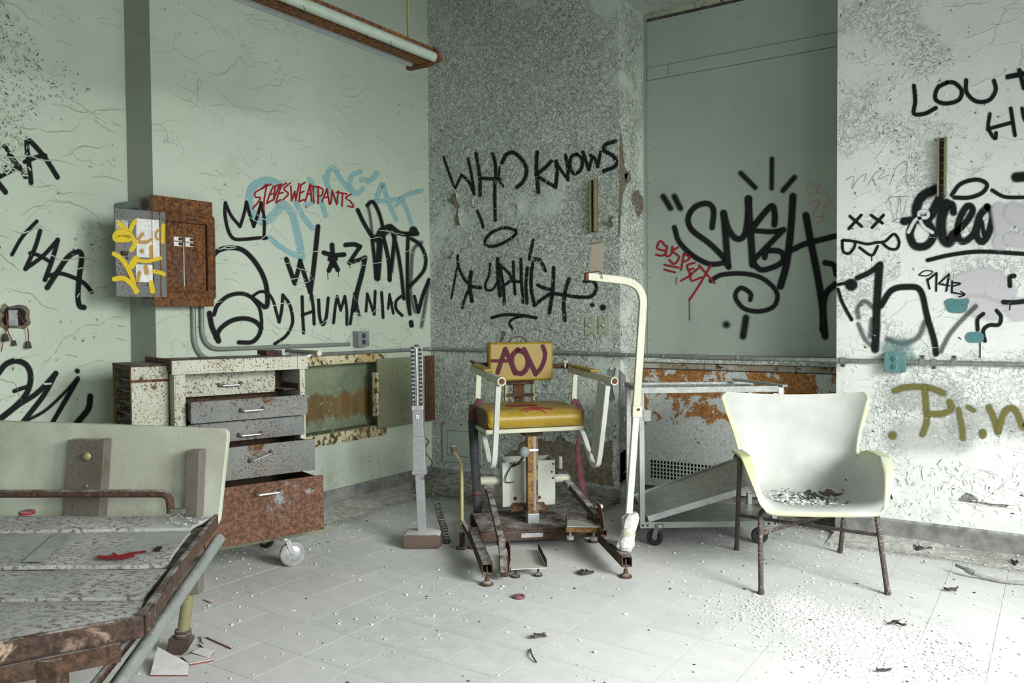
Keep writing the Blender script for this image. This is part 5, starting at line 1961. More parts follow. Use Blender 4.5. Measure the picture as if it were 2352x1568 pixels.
for n in range(900):
    x, y = R4.gauss(.0, .10), R4.gauss(.06, .085)
    if abs(x) > .21 or y < -.22 or y > .20: continue
    s = R4.uniform(.003, .013) * (1.5 if R4.random() < .1 else 1)
    a = R4.uniform(0, 6.28)
    z = seatz(x, y) + R4.uniform(.001, .012)
    tl = R4.uniform(-.5, .5)
    q_ = [(x + s * math.cos(a + g) * R4.uniform(.6, 1.3), y + s * math.sin(a + g), z + s * tl * math.cos(g)) for g in (0, 1.4, 2.9, 4.5)]
    (bd if R4.random() < (.62 if x > .02 and y > .03 else .12) else b).add(q_, [(0, 1, 2, 3)])
tag(b.build('seat_paint_chips', M['chip'], None, 0, 0, kind='stuff'), 'white paint chips lying in the seat of the shell armchair', 'paint chips')
tag(bd.build('seat_dirt', M['chip_dark'], None, 0, 0, kind='stuff'), 'dark dirt crumbs lying in the seat of the shell armchair', 'dirt')
for nm in ('seat_paint_chips', 'seat_dirt'):
    o = bpy.data.objects[nm]
    o.location = A_.o
    o.rotation_euler = (0, 0, math.radians(A_.deg))
b = MB()
cx_, cy_ = A_.on(1912, 1128, 2, .345)[:2]
rows = []
for i, (r, z) in enumerate(((.060, 0), (.056, .016), (.040, .030), (.014, .036))):
    rows.append([(r * (1.1 + .25 * noise.noise((math.cos(a), math.sin(a), i))) * math.cos(a), r * .75 * math.sin(a), z + .006 * noise.noise((a, i, 5))) for a in np.linspace(0, 2 * math.pi, 13)[:-1]])
b.grid(rows, True)
b.f += [tuple(range(11, -1, -1)), tuple(36 + i for i in range(12))]
o = tag(b.build('dirt_clod', M['stone'], None, 0, 25), 'grey dirt clod lying in the seat of the shell armchair', 'clod')
o.location = A_.world((cx_, cy_, .328))

# ------------------------------------------------------------------ graffiti
LAY = [0]


def spray(name, parent, label, col, strokes, s, o, ax=None, val=None, conv=None, nsub=5, soft=.42, out=None, step=.00009):
    """sprayed strokes: [(width, [(x, y), ...]), ...] in zoom pixels -> flat ribbons on a wall plane"""
    b = MB()
    for st in strokes:
        wpx, pts = st[0], st[1]
        sf = st[2] if len(st) > 2 else soft
        LAY[0] += 1
        off = .0009 + .00001 * LAY[0]
        P = smooth_path([(x, y, 0) for x, y in pts], nsub) if len(pts) > 2 else [Vector((*p, 0)) for p in pts]
        if len(P) == 1: P = [P[0] - Vector((.5, 0, 0)), P[0] + Vector((.5, 0, 0))]
        Q = [P[0]]
        for p in P[1:]:
            if (p - Q[-1]).length > wpx * .12: Q.append(p)
        if len(Q) < 2: Q = [P[0], P[-1] + Vector((.01, 0, 0))]
        P = Q
        hi, ho = wpx / 2 * (1 - sf * .8), wpx / 2 * (1 + sf)
        vs, al = [], []
        m = len(P)

        def ring(c, n):
            for d, a in ((-ho, 0), (-hi, 1), (hi, 1), (ho, 0)):
                vs.append(c + n * d)
                al.append(a)
        N = []
        for i in range(m):
            t = (P[min(i + 1, m - 1)] - P[max(i - 1, 0)]).normalized()
            N.append(Vector((-t.y, t.x, 0)))
        for i in range(m): ring(P[i], N[i])
        fs = []
        for i in range(m - 1):
            for q in range(3): fs.append((i * 4 + q, i * 4 + q + 1, i * 4 + q + 5, i * 4 + q + 4))
        for (i, sg_) in ((0, -1), (m - 1, 1)):
            t = Vector((N[i].y, -N[i].x, 0)) * sg_
            c = len(vs)
            vs.append(P[i])
            al.append(1)
            n = 8
            for k in range(n + 1):
                an = math.pi * k / n
                d = N[i] * math.cos(an) + t * math.sin(an)
                vs.append(P[i] + d * hi)
                al.append(1)
                vs.append(P[i] + d * ho)
                al.append(0)
            for k in range(n):
                a0 = c + 1 + 2 * k
                fs.append((c, a0, a0 + 2))
                fs.append((a0, a0 + 1, a0 + 3, a0 + 2))
        W = []
        for p in vs:
            X_, Y_ = o[0] + p.x / s, o[1] + p.y / s
            if conv: W.append(conv(X_, Y_, off))
            elif ax == 0: W.append(on(X_, Y_, 0, val + off))
            else: W.append(on(X_, Y_, 1, val - off))
        b.add(W, fs, al)
    ob = b.build(name, SP[col], parent, 0, 0, fixn=False)
    if label: ob['label'] = label
    ob.visible_shadow = True
    return ob


g = 'graffiti_tag'
# ---- far left wall
z1_, z2_ = (2.8, (0, 0)), (2.9036, (0, 440))
spray(g, wo, 'black sprayed HA at the upper left', 'black', [(32, [(30, 945), (100, 1050), (165, 1135)]), (30, [(-30, 1150), (60, 1102), (125, 1072)]), (32, [(-60, 1120), (0, 1190), (35, 1235)]),
      (30, [(200, 1175), (190, 1080), (172, 930), (190, 905), (290, 1015), (370, 1140)]), (28, [(160, 1040), (230, 1012), (290, 1000)])], *z1_, 0, X0)
spray(g, wo, 'black sprayed YHA in the middle', 'black', [(24, [(80, 420), (150, 300), (245, 198)]), (28, [(268, 262), (235, 370), (170, 515)]), (26, [(170, 515), (285, 430), (385, 322)]), (30, [(385, 322), (350, 450), (300, 588)]),
      (24, [(200, 410), (260, 425), (325, 462)]), (34, [(315, 640), (380, 540), (450, 440), (515, 400), (545, 430), (530, 560), (520, 690), (530, 760), (560, 772)]), (26, [(325, 560), (400, 545), (490, 572), (560, 610), (612, 668)])], *z2_, 0, X0)
spray(g, wo, 'black sprayed scrawl behind the headboard', 'black', [(36, [(-10, 1210), (40, 1150), (110, 1128), (180, 1160), (205, 1240), (180, 1340), (110, 1425), (-10, 1525)]), (26, [(95, 1330), (150, 1310), (185, 1300)]),
      (32, [(-10, 1520), (120, 1425), (250, 1340), (372, 1212)]), (32, [(372, 1212), (290, 1360), (150, 1540)]), (18, [(170, 1530), (300, 1460), (430, 1340), (520, 1240)], .9), (30, [(518, 1250), (440, 1385), (350, 1540)]), (38, [(602, 1365), (588, 1450), (510, 1545)]), (30, [(515, 1195), (517, 1197)])], *z2_, 0, X0)
# ---- left wall
z3 = (3.408, (440, 360))
spray(g, wl, 'faded pale blue sprayed word', 'blue', [(58, [(690, 400), (610, 485), (540, 500), (470, 440), (450, 330), (480, 235), (560, 190), (630, 195), (690, 225)]), (52, [(690, 370), (740, 385), (790, 450), (820, 570), (850, 700), (860, 790)]),
      (38, [(610, 630), (690, 700), (790, 760), (860, 780)]), (36, [(925, 180), (970, 260), (1010, 340), (1050, 460)]), (38, [(820, 360), (870, 460), (945, 560)]), (30, [(890, 380), (960, 350)]), (36, [(1060, 190), (1075, 110), (1120, 90), (1170, 180), (1240, 260)]), (36, [(1040, 160), (1080, 260), (1140, 350)]),
      (34, [(1320, 115), (1255, 150), (1240, 230), (1290, 290), (1340, 250)]), (36, [(1330, 180), (1400, 182), (1450, 130)]), (34, [(1440, 370), (1480, 230), (1500, 220), (1525, 310), (1600, 490)]), (30, [(1430, 352), (1540, 340), (1620, 330)]), (30, [(1640, 320), (1690, 430), (1720, 520)]), (26, [(1600, 380), (1680, 300), (1800, 265)], .8)], *z3, 0, X1)
spray(g, wl, 'black sprayed crown outline', 'black', [(26, [(265, 360), (262, 450), (285, 570), (330, 640), (420, 645), (520, 635), (585, 635)]), (24, [(267, 365), (310, 460), (380, 545)]), (24, [(380, 545), (410, 450), (430, 355)]), (24, [(430, 355), (455, 450), (487, 545)]), (24, [(487, 545), (520, 450), (545, 360)]), (24, [(545, 360), (568, 480), (568, 640)])], *z3, 0, X1)
spray(g, wl, 'large black looping outlines beside the breaker panel', 'black', [(36, [(150, 810), (200, 740), (290, 712), (390, 725), (470, 790), (540, 890), (580, 990), (595, 1100), (590, 1165), (570, 1175)]), (30, [(175, 1235), (205, 1160), (285, 1090), (390, 1070), (470, 1100), (570, 1175)]),
      (26, [(470, 1100), (530, 1180), (548, 1280), (545, 1330)]), (22, [(485, 1085), (540, 1055), (600, 1070), (640, 1130), (665, 1220), (685, 1292)]), (24, [(685, 1292), (705, 1200), (715, 1082)]), (24, [(715, 1082), (762, 1145), (787, 1230), (788, 1310), (740, 1400), (650, 1465)]),
      (34, [(190, 1415), (230, 1340), (320, 1280), (420, 1265), (500, 1290), (545, 1338)]), (32, [(545, 1340), (525, 1400), (470, 1450), (370, 1452)]), (40, [(140, 1225), (160, 1330), (210, 1440)]), (34, [(212, 1442), (200, 1380)])], *z3, 0, X1)
spray(g, wl, 'black sprayed W, star and 3', 'black', [(34, [(742, 800), (770, 880), (808, 990)]), (32, [(808, 985), (832, 900), (850, 815)]), (32, [(850, 815), (890, 940), (930, 1060)]), (36, [(930, 1055), (958, 850), (990, 545)]), (6, [(928, 1060), (926, 1130)]),
      (34, [(1205, 690), (1270, 685), (1318, 702)]), (30, [(1318, 705), (1280, 760), (1235, 828)]), (30, [(1235, 830), (1300, 810), (1358, 790)]), (36, [(1358, 790), (1330, 930), (1295, 1060), (1272, 1200)]), (5, [(1240, 830), (1240, 870)]),
      (36, [(1100, 690), (1105, 780), (1108, 850)]), (34, [(1035, 750), (1105, 770), (1195, 765)]), (34, [(1110, 800), (1075, 890)]), (34, [(1105, 800), (1145, 885)]), (40, [(1085, 800), (1125, 800)]), (5, [(1066, 900), (1068, 960)]), (5, [(1150, 900), (1152, 940)])], *z3, 0, X1)
spray(g, wl, 'overlapping faded black letters near the corner', 'black', [(30, [(1300, 415), (1350, 520), (1425, 645)]), (26, [(1375, 380), (1415, 350), (1460, 420), (1490, 520), (1500, 600)], .7), (46, [(1480, 580), (1470, 740), (1455, 950)]), (30, [(1500, 620), (1540, 800), (1552, 965)]), (26, [(1415, 650), (1432, 800), (1445, 945)], .8),
      (26, [(1560, 560), (1605, 700), (1640, 900), (1662, 1110)], .7), (26, [(1590, 620), (1570, 800), (1548, 960)], .7), (64, [(1455, 640), (1500, 590), (1540, 560)]), (36, [(1560, 545), (1640, 600), (1765, 600)]), (60, [(1735, 575), (1740, 580)]), (26, [(1695, 610), (1690, 800), (1692, 1100), (1710, 1230)], .8),
      (26, [(1720, 640), (1790, 690), (1832, 790), (1822, 880), (1770, 950), (1700, 1020)], .7)], *z3, 0, X1)
spray(g, wl, 'thin grey overspray near the corner', 'blackfade', [(26, [(1800, 670), (1735, 730), (1720, 900), (1715, 1080), (1750, 1210)], .9), (26, [(1860, 960), (1830, 1150), (1800, 1330)], .9), (22, [(1420, 660), (1400, 480), (1380, 380)], .9), (20, [(1600, 600), (1570, 900)], .9)], *z3, 0, X1)
spray(g, wl, 'black sprayed word HUMANIAC', 'black', [(24, [(866, 1095), (870, 1230), (878, 1378)]), (22, [(866, 1238), (948, 1210)]), (24, [(940, 1082), (955, 1200), (960, 1308)]), (24, [(995, 1120), (1003, 1250), (1028, 1315), (1055, 1250), (1070, 1105)]),
      (22, [(1112, 1300), (1125, 1180), (1140, 1092)]), (20, [(1140, 1092), (1168, 1200)]), (20, [(1168, 1200), (1200, 1092)]), (22, [(1200, 1092), (1215, 1200), (1216, 1312)]), (22, [(1242, 1308), (1262, 1180), (1276, 1072)]), (22, [(1276, 1072), (1298, 1180), (1312, 1240)]), (18, [(1252, 1200), (1300, 1192)]),
      (20, [(1366, 1208), (1376, 1072)]), (20, [(1376, 1072), (1430, 1232)]), (22, [(1430, 1232), (1438, 1052)]), (22, [(1488, 1062), (1500, 1258)]), (18, [(1540, 1188), (1550, 1075)]), (20, [(1550, 1080), (1580, 1225)]), (16, [(1540, 1150), (1572, 1142)]), (22, [(1640, 1092), (1602, 1130), (1602, 1190), (1648, 1242)]),
      (22, [(1695, 1060), (1708, 1220)]), (34, [(1718, 1295), (1722, 1320)]), (22, [(1745, 1090), (1775, 1210)]), (28, [(1775, 1215), (1812, 1080), (1858, 965)])], *z3, 0, X1)
sw = [[(590, 215), (545, 250), (500, 280), (500, 315), (540, 320), (510, 370), (478, 405)], [(550, 250), (620, 215)], [(585, 240), (570, 330), (565, 410)], [(640, 230), (610, 300), (588, 365)], [(640, 235), (700, 215)], [(610, 295), (650, 285)], [(588, 365), (630, 340)], [(655, 232), (642, 340)], [(642, 340), (690, 220)],
      [(702, 225), (678, 300), (660, 360)], [(702, 230), (742, 205)], [(680, 290), (715, 280)], [(660, 360), (700, 335)], [(772, 205), (725, 250), (757, 290), (718, 335)], [(777, 230), (785, 345)], [(785, 345), (808, 270)], [(808, 270), (816, 340)], [(816, 340), (842, 210)], [(855, 222), (842, 350)], [(855, 222), (888, 200)], [(848, 285), (880, 270)], [(842, 350), (882, 335)],
      [(890, 350), (930, 215)], [(930, 215), (940, 345)], [(905, 292), (938, 288)], [(922, 225), (985, 236)], [(952, 235), (956, 358)], [(992, 232), (990, 365)], [(992, 235), (1027, 255), (1022, 298), (995, 308)], [(1022, 350), (1060, 252)], [(1060, 252), (1080, 372)], [(1035, 315), (1075, 318)], [(1090, 365), (1102, 265)], [(1102, 265), (1137, 372)], [(1137, 372), (1150, 268)],
      [(1132, 278), (1215, 290)], [(1182, 285), (1178, 385)], [(1250, 292), (1208, 320), (1245, 350), (1268, 392), (1222, 385)]]
spray(g, wl, 'thin red sprayed word just above the crown', 'red', [(13, p) for p in sw] + [(16, [(897, 392), (899, 394)])], *z3, 0, X1, soft=.2)
# ---- back wall
z4 = (2.9037, (960, 280))
spray(g, wb, 'black sprayed words WHO KNOWS', 'blackpeel', [(16, [(170, 235), (200, 320), (240, 430)]), (16, [(250, 440), (290, 352)]), (18, [(290, 352), (340, 400), (375, 480)]), (18, [(375, 480), (360, 370), (335, 245)]), (22, [(387, 208), (410, 350), (415, 490)]), (22, [(415, 375), (545, 382)]), (22, [(498, 212), (518, 300), (512, 450), (515, 655)]),
      (24, [(560, 272), (590, 218), (640, 205), (700, 260), (725, 330), (700, 400), (660, 435)]), (14, [(545, 300), (540, 380), (570, 430)]), (25, [(795, 202), (790, 300), (802, 470)]), (24, [(890, 262), (840, 312), (786, 355)]), (22, [(786, 355), (850, 395), (915, 432)]), (24, [(917, 435), (928, 340), (922, 262)]), (20, [(922, 265), (960, 330), (1000, 385)]), (22, [(1000, 385), (998, 300), (985, 222)]),
      (22, [(1060, 215), (1022, 232), (1015, 300), (1040, 345), (1085, 320), (1095, 250), (1060, 215)]), (22, [(1100, 200), (1120, 260), (1140, 318)]), (20, [(1140, 318), (1160, 240)]), (20, [(1150, 222), (1180, 245), (1200, 298)]), (20, [(1200, 298), (1218, 200)]), (25, [(1315, 128), (1255, 150), (1242, 190), (1305, 230), (1320, 290), (1240, 328)]), (18, [(395, 592), (420, 650), (435, 702)])], *z4, 1, Y2)
spray(g, wb, 'black sprayed ellipse between the two tags', 'blackpeel', [(20, [(650, 722), (580, 705), (500, 732), (452, 782), (458, 825), (520, 825), (600, 790), (652, 748), (650, 722)])], *z4, 1, Y2)
spray(g, wb, 'black sprayed word UPHIGH with an X before it', 'blackpeel', [(18, [(265, 892), (270, 960), (310, 1050), (350, 1080)]), (24, [(355, 1002), (345, 1090), (360, 1195)]), (22, [(418, 1105), (345, 1095)]), (18, [(342, 1110), (312, 1180), (296, 1238)]), (13, [(260, 972), (240, 1080), (222, 1178)]),
      (16, [(482, 945), (475, 1020), (450, 1080), (460, 1120), (500, 1115), (535, 1060)]), (24, [(532, 912), (535, 1030), (548, 1158)]), (20, [(545, 952), (570, 1100), (576, 1212)]), (18, [(552, 960), (600, 1000), (620, 1050), (555, 1105)]), (18, [(636, 932), (640, 1040), (648, 1148)]), (18, [(628, 1062), (688, 1066)]), (20, [(687, 915), (690, 1060), (702, 1202)]), (20, [(730, 972), (720, 1090), (728, 1208)]),
      (20, [(770, 788), (755, 850), (742, 915)]), (22, [(850, 992), (820, 930), (780, 915), (757, 1000), (757, 1120), (777, 1222)]), (22, [(777, 1222), (830, 1180), (890, 1140)]), (22, [(800, 1087), (850, 1110), (900, 1116)]), (24, [(905, 972), (900, 1110), (877, 1272)]), (24, [(1008, 1047), (985, 1120), (972, 1220), (980, 1322)]), (22, [(890, 1140), (980, 1155), (1090, 1168), (1160, 1160), (1190, 1110), (1170, 1062), (1110, 1062)]),
      (28, [(1162, 1218), (1164, 1219)]), (38, [(1232, 1236), (1235, 1237)]), (20, [(492, 1305), (580, 1285), (700, 1290), (788, 1306)]), (16, [(700, 1295), (640, 1310), (610, 1340), (630, 1378)])], *z4, 1, Y2)
# ---- sheet over the window
z5 = (1.823, (1400, 0))
YS = YP - .004
# ---- strokes as seen on the metal sheet
spray(g, win, 'large black sprayed word SMELT', 'black', [(22, [(430, 952), (436, 880), (410, 852), (360, 865), (330, 910), (345, 962), (420, 1020), (480, 1080), (500, 1118)]), (20, [(272, 952), (292, 1012), (350, 1070), (420, 1105), (482, 1100)]), (26, [(478, 892), (486, 980), (496, 1108)]), (24, [(478, 892), (500, 962), (535, 1000), (570, 972), (586, 832)]), (28, [(580, 832), (590, 960), (600, 1108)]),
      (24, [(602, 950), (650, 890), (682, 862), (692, 900), (690, 940)]), (20, [(612, 966), (680, 970), (728, 962)]), (22, [(728, 962), (662, 1030), (602, 1090)]), (22, [(602, 1100), (640, 1130), (720, 1100), (720, 1056), (662, 1050), (650, 1078)]), (28, [(768, 822), (760, 950), (742, 1100), (716, 1198)]), (28, [(822, 902), (840, 1000), (870, 1150), (890, 1280), (902, 1408)]), (22, [(768, 1045), (822, 1020), (948, 988)]), (22, [(902, 1100), (938, 1110), (950, 1150)]), (24, [(945, 1190), (902, 1240), (890, 1380)])], *z5, 1, YS, conv=lambda X_, Y_, off: on(X_, Y_, 1, YS - off) - Vector((XJ, YP, 0)))
cv = lambda X_, Y_, off: on(X_, Y_, 1, YS - off) - Vector((XJ, YP, 0))
spray(g, win, 'black spray rays, spiral and stem around the word', 'black', [(20, [(225, 822), (256, 872)], .9), (20, [(272, 822), (297, 872)], .9), (18, [(550, 725), (610, 785)], .9), (16, [(680, 665), (679, 788)], 1.0), (18, [(775, 742), (726, 798)], .9),
      (18, [(425, 1175), (470, 1150), (560, 1145), (640, 1165), (700, 1222), (690, 1280), (630, 1303), (562, 1290), (527, 1240), (550, 1205), (590, 1227), (590, 1255)]), (24, [(572, 1330), (560, 1408)], .7), (22, [(489, 1358), (491, 1359)], 1.2)], *z5, conv=cv)
spray(g, win, 'red sprayed word SUSPECT', 'red', [(8, p) for p in ([(235, 1030), (213, 1008), (200, 1040), (237, 1052), (222, 1070), (195, 1065)], [(242, 1030), (236, 1070), (257, 1066), (264, 1032)], [(287, 1035), (265, 1052), (292, 1075), (272, 1105), (250, 1087)], [(300, 1130), (312, 1060)], [(312, 1060), (337, 1080), (310, 1097)],
      [(357, 1100), (325, 1112), (337, 1150), (300, 1175)], [(330, 1130), (352, 1124)], [(382, 1115), (342, 1150), (346, 1175), (386, 1160)], [(375, 1110), (440, 1185)], [(425, 1110), (372, 1200), (335, 1255)], [(230, 1108), (290, 1120)], [(230, 1128), (275, 1140)])] + [(3.5, [(335, 1255), (336, 1340)]), (3, [(280, 1160), (278, 1190)])], *z5, conv=cv, soft=.2)
spray(g, win, 'small pink scribble by the right edge', 'pink', [(6, p) for p in ([(837, 760), (822, 800), (850, 822)], [(850, 772), (880, 772), (865, 800), (892, 812)], [(902, 800), (922, 850), (890, 870), (897, 910), (860, 940)], [(862, 910), (902, 905)], [(840, 850), (880, 840), (850, 900)])], *z5, conv=cv)
# ---- white wall
z6 = (1.96, (1880, 100))
YW = Y2
spray(g, wr, 'lilac paint-over patch', 'lilac', [(120, [(660, 1090), (760, 1070), (830, 1120)], .3), (90, [(700, 1180), (790, 1200)], .4), (90, [(890, 1200), (935, 1190)], .4)], *z6, 1, YW)
spray(g, wr, 'black sprayed letters LOU T', 'black', [(18, [(430, 190), (436, 260), (430, 315), (480, 315), (528, 290)]), (18, [(580, 175), (537, 200), (527, 250), (570, 270), (630, 255), (645, 212), (612, 177), (580, 175)]), (18, [(665, 165), (667, 220), (710, 260), (768, 255), (798, 210), (790, 167)]), (22, [(852, 150), (930, 135), (990, 128)]), (20, [(905, 120), (925, 200)])], *z6, 1, YW)
spray(g, wr, 'black sprayed letters HU cut by the picture edge', 'black', [(16, [(772, 317), (765, 380), (795, 428), (800, 402)]), (16, [(762, 385), (868, 356)]), (17, [(866, 292), (875, 350), (885, 413)]), (16, [(917, 292), (930, 345), (970, 360)])], *z6, 1, YW)
spray(g, wr, 'two small black crosses over a black moustache shape', 'black', [(13, [(142, 777), (195, 823)]), (13, [(193, 772), (137, 833)]), (13, [(237, 772), (288, 808)]), (13, [(293, 772), (242, 828)]), (12, [(107, 887), (112, 935), (140, 943), (163, 912), (158, 890), (112, 885)]), (12, [(165, 890), (220, 902), (260, 895), (300, 890), (340, 857), (363, 890), (353, 923), (320, 923), (290, 900)]), (12, [(185, 918), (240, 953), (267, 912)]), (4, [(240, 955), (240, 978)])], *z6, 1, YW)
spray(g, wr, 'heavy black bubble letters under the channel', 'black', [(40, [(530, 655), (465, 690), (440, 750), (455, 790), (500, 780), (545, 700)]), (34, [(385, 800), (425, 800), (412, 860), (435, 910), (488, 908), (518, 860), (490, 800)]), (44, [(575, 720), (552, 800), (560, 870), (585, 895), (612, 860)]), (30, [(560, 740), (600, 722), (608, 760)]),
      (28, [(618, 850), (668, 800), (695, 750), (672, 730), (640, 780), (625, 850), (648, 892), (690, 868), (712, 830)]), (30, [(760, 735), (725, 780), (712, 860), (738, 892), (768, 850), (785, 770), (760, 735)]), (18, [(735, 800), (745, 860)]),
      (18, [(600, 682), (640, 632), (710, 612), (758, 632), (740, 670), (680, 693), (612, 693)]), (16, [(782, 660), (840, 690), (940, 692)]), (42, [(890, 602), (940, 598)]), (18, [(492, 975), (600, 950), (735, 936), (950, 948)])], *z6, 1, YW)
spray(g, wr, 'thin grey scratched scribble left of the channel', 'blackfade', [(2.5, p) for p in ([(122, 615), (160, 598), (150, 655), (178, 610), (215, 585), (205, 620)], [(220, 640), (260, 580), (300, 570), (268, 610), (320, 590)], [(320, 640), (350, 560), (398, 532), (392, 600), (405, 640)], [(315, 690), (345, 800), (365, 690), (375, 780), (400, 700)], [(300, 720), (330, 690), (410, 690)], [(330, 800), (370, 785), (400, 790), (360, 805), (330, 800)])], *z6, 1, YW, soft=.2)
spray(g, wr, 'white and grey overspray on the bubble letters', 'white', [(14, [(405, 848), (440, 790), (488, 782), (490, 757), (452, 762), (470, 820), (513, 850)], .6)], *z6, 1, YW)
spray(g, wr, 'pale paint-over beside the bubble letters', 'lilac', [(70, [(815, 750), (830, 860), (815, 900)], .35), (90, [(880, 760), (940, 800)], .35), (60, [(860, 880), (940, 890)], .4)], *z6, 1, YW)
spray(g, wr, 'small thin black word with an arrow', 'black', [(5, [(455, 1043), (490, 1045), (515, 1027), (480, 1022), (452, 1040)]), (9, [(490, 1060), (500, 1103)]), (9, [(490, 1066), (532, 1032)]), (9, [(532, 1034), (530, 1113)]), (8, [(542, 1080), (588, 1038)]), (9, [(588, 1038), (576, 1113)]), (7, [(545, 1082), (590, 1090)]), (9, [(602, 1070), (600, 1120)]), (7, [(602, 1075), (640, 1080), (605, 1092)]), (7, [(600, 1120), (658, 1130)]), (6, [(640, 1115), (660, 1130), (632, 1140)])], *z6, 1, YW, soft=.2)
spray(g, wr, 'big faded black 1h tag at the left edge', 'black', [(22, [(175, 1055), (230, 1030), (280, 992)]), (34, [(275, 1002), (265, 1150), (260, 1290), (256, 1375)]), (52, [(147, 1085), (149, 1086)], .3), (14, [(88, 1085), (145, 1072)]), (14, [(88, 1105), (110, 1170), (150, 1243)]), (26, [(282, 1180), (330, 1110), (400, 1095), (460, 1112), (490, 1230), (520, 1330), (530, 1395)]), (12, [(460, 1112), (500, 1240)])], *z6, 1, YW)
spray(g, wr, 'thin grey shading of the 1h tag', 'blackfade', [(20, [(180, 1232), (177, 1190), (210, 1160), (248, 1190)], .8), (18, [(180, 1262), (210, 1330), (250, 1368)], .9), (18, [(240, 1240), (232, 1320)], .9), (22, [(480, 1252), (450, 1320), (380, 1350), (310, 1330)], .9), (20, [(552, 1385), (590, 1310), (650, 1240), (708, 1182)], .7)], *z6, 1, YW)
spray(g, wr, 'black squiggles at the right picture edge', 'black', [(20, [(862, 1090), (862, 1052), (882, 1045)]), (20, [(832, 1163), (880, 1165), (940, 1158)]), (6, [(865, 1165), (860, 1198)]), (17, [(802, 1202), (822, 1230), (812, 1265), (770, 1267), (742, 1292), (750, 1338)]), (17, [(742, 1216), (717, 1240), (717, 1288)]), (5, [(728, 1340), (728, 1413)])], *z6, 1, YW)
spray(g, wr, 'two teal paint blobs', 'teal', [(62, [(603, 1180), (640, 1182)], .12), (48, [(685, 1322), (722, 1322)], .12), (26, [(580, 1165), (600, 1160)], .3), (26, [(655, 1165), (665, 1160)], .3)], *z6, 1, YW)
spray(g, wr, 'teal overspray around the socket box', 'tealhaze', [(70, [(320, 1375), (385, 1365)], .8), (40, [(395, 1440), (420, 1420)], .9)], *z6, 1, YW)
z7 = (2.53, (1880, 780))
spray(g, wr, 'grey damp halo around the olive letters', 'haze', [(150, [(470, 330), (640, 330), (760, 330)], .7), (170, [(480, 560), (650, 560), (820, 560)], .7), (150, [(820, 440), (1000, 460), (1190, 480)], .7)], *z7, 1, YW, step=.00002)
spray(g, wr, 'olive green sprayed letters PRIN', 'olive', [(32, [(442, 297), (520, 275), (640, 278), (728, 310)]), (34, [(617, 277), (627, 400), (630, 480), (605, 548)]), (34, [(642, 430), (720, 430), (773, 400), (762, 362)]), (44, [(429, 555), (432, 556)], .5), (30, [(815, 407), (830, 490), (840, 572)]), (26, [(870, 392), (903, 410)]), (44, [(955, 540), (956, 552)], .4), (34, [(992, 392), (1020, 460), (1045, 538)]), (34, [(1045, 530), (1082, 420), (1130, 397), (1162, 440), (1192, 512), (1240, 400)])], *z7, 1, YW, soft=.6)
# ---- paint on the exam chair
cb_ = lambda X_, Y_, off: s2c(S.on(X_, Y_, 1, yb_ - .0006 - off * .3))
z8 = (4.9, (1020, 760))
spray('painted_letters', back, 'purple sprayed letters AOV', 'purple', [(50, [(605, 465), (640, 350), (690, 205)]), (50, [(690, 205), (740, 320), (800, 475)]), (36, [(540, 335), (720, 335)]), (52, [(830, 212), (772, 270), (762, 350), (800, 450), (870, 478), (930, 420), (943, 330), (910, 252), (830, 212)]), (52, [(902, 207), (960, 330), (1030, 478)]), (46, [(1030, 488), (1100, 400), (1138, 270), (1112, 172)])], *z8, conv=cb_, soft=.3)
# marks on the seat top: drop onto the cushion
sdep = bpy.context.evaluated_depsgraph_get()


def seat_conv(X_, Y_, off):
    # the cushion top is nearly level there; solve on the profile
    best = None
    for (y, z) in prof_seat:
        p = S.on(X_, Y_, 1, y)
        d = abs(p.z - z)
        if best is None or d < best[0]: best = (d, y, z)
    p = S.on(X_, Y_, 1, best[1])
    return s2c(Vector((p.x, best[1], best[2] + .0012 + off * .3)))


pf = smooth_path([(0, sy0, zs0 + .065 * .84), (0, sy0 + .018, zs0 + .098 * .84), (0, sy0 + .06, zs0 + .116 * .84), (0, sy0 + .16, zs0 + .122 * .84), (0, sy1 - .06, zs0 + .118 * .84)], 30)
prof_seat = [(p.y, p.z) for p in pf]
spray('painted_mark', seat, 'crimson sprayed marks on the seat', 'crimson', [(16, [(885, 898), (960, 870), (1060, 866), (1218, 880)]), (15, [(925, 910), (1000, 886), (1090, 890), (1152, 933)]), (14, [(700, 838), (800, 842), (1040, 834)])], *z8, conv=seat_conv, soft=.2)
# ---- yellow paint on the breaker door
zd = (5.407, (240, 430))


def dconv(X_, Y_, off):
    x, y, z = dpt((X_ - 240) * 5.407, (Y_ - 430) * 5.407)
    return (-.0012 - off * .4, y, z)


spray('painted_mark', door, 'yellow sprayed loops', 'yellow', [(56, [(180, 450), (240, 510), (300, 560), (340, 620), (375, 700), (330, 780)]), (54, [(380, 420), (345, 470), (315, 540)]), (81, [(300, 590), (200, 560), (145, 590), (150, 640), (290, 640)]), (56, [(115, 825), (200, 880), (280, 990), (340, 1120), (370, 1240), (385, 1300)]), (59, [(120, 1140), (230, 1130), (320, 1190), (400, 1290)]), (81, [(325, 980), (390, 890)]), (45, [(390, 900), (520, 920), (690, 880)]), (48, [(610, 1045), (690, 1060), (735, 1080)]), (62, [(575, 1190), (595, 1290)]), (45, [(725, 470), (720, 680)])], *zd, conv=dconv, soft=.2)
spray('painted_mark', door, 'amber sprayed spots on the paper', 'amber', [(44, [(420, 640), (470, 580)], .5), (40, [(430, 680), (520, 680), (575, 650)], .5), (48, [(455, 790), (465, 795)], .5), (44, [(575, 740), (575, 860)], .5), (46, [(430, 1060), (410, 1160)], .5), (56, [(510, 990), (520, 1060)], .5), (30, [(690, 520), (640, 560), (640, 630), (690, 650)], .6)], *zd, conv=dconv)
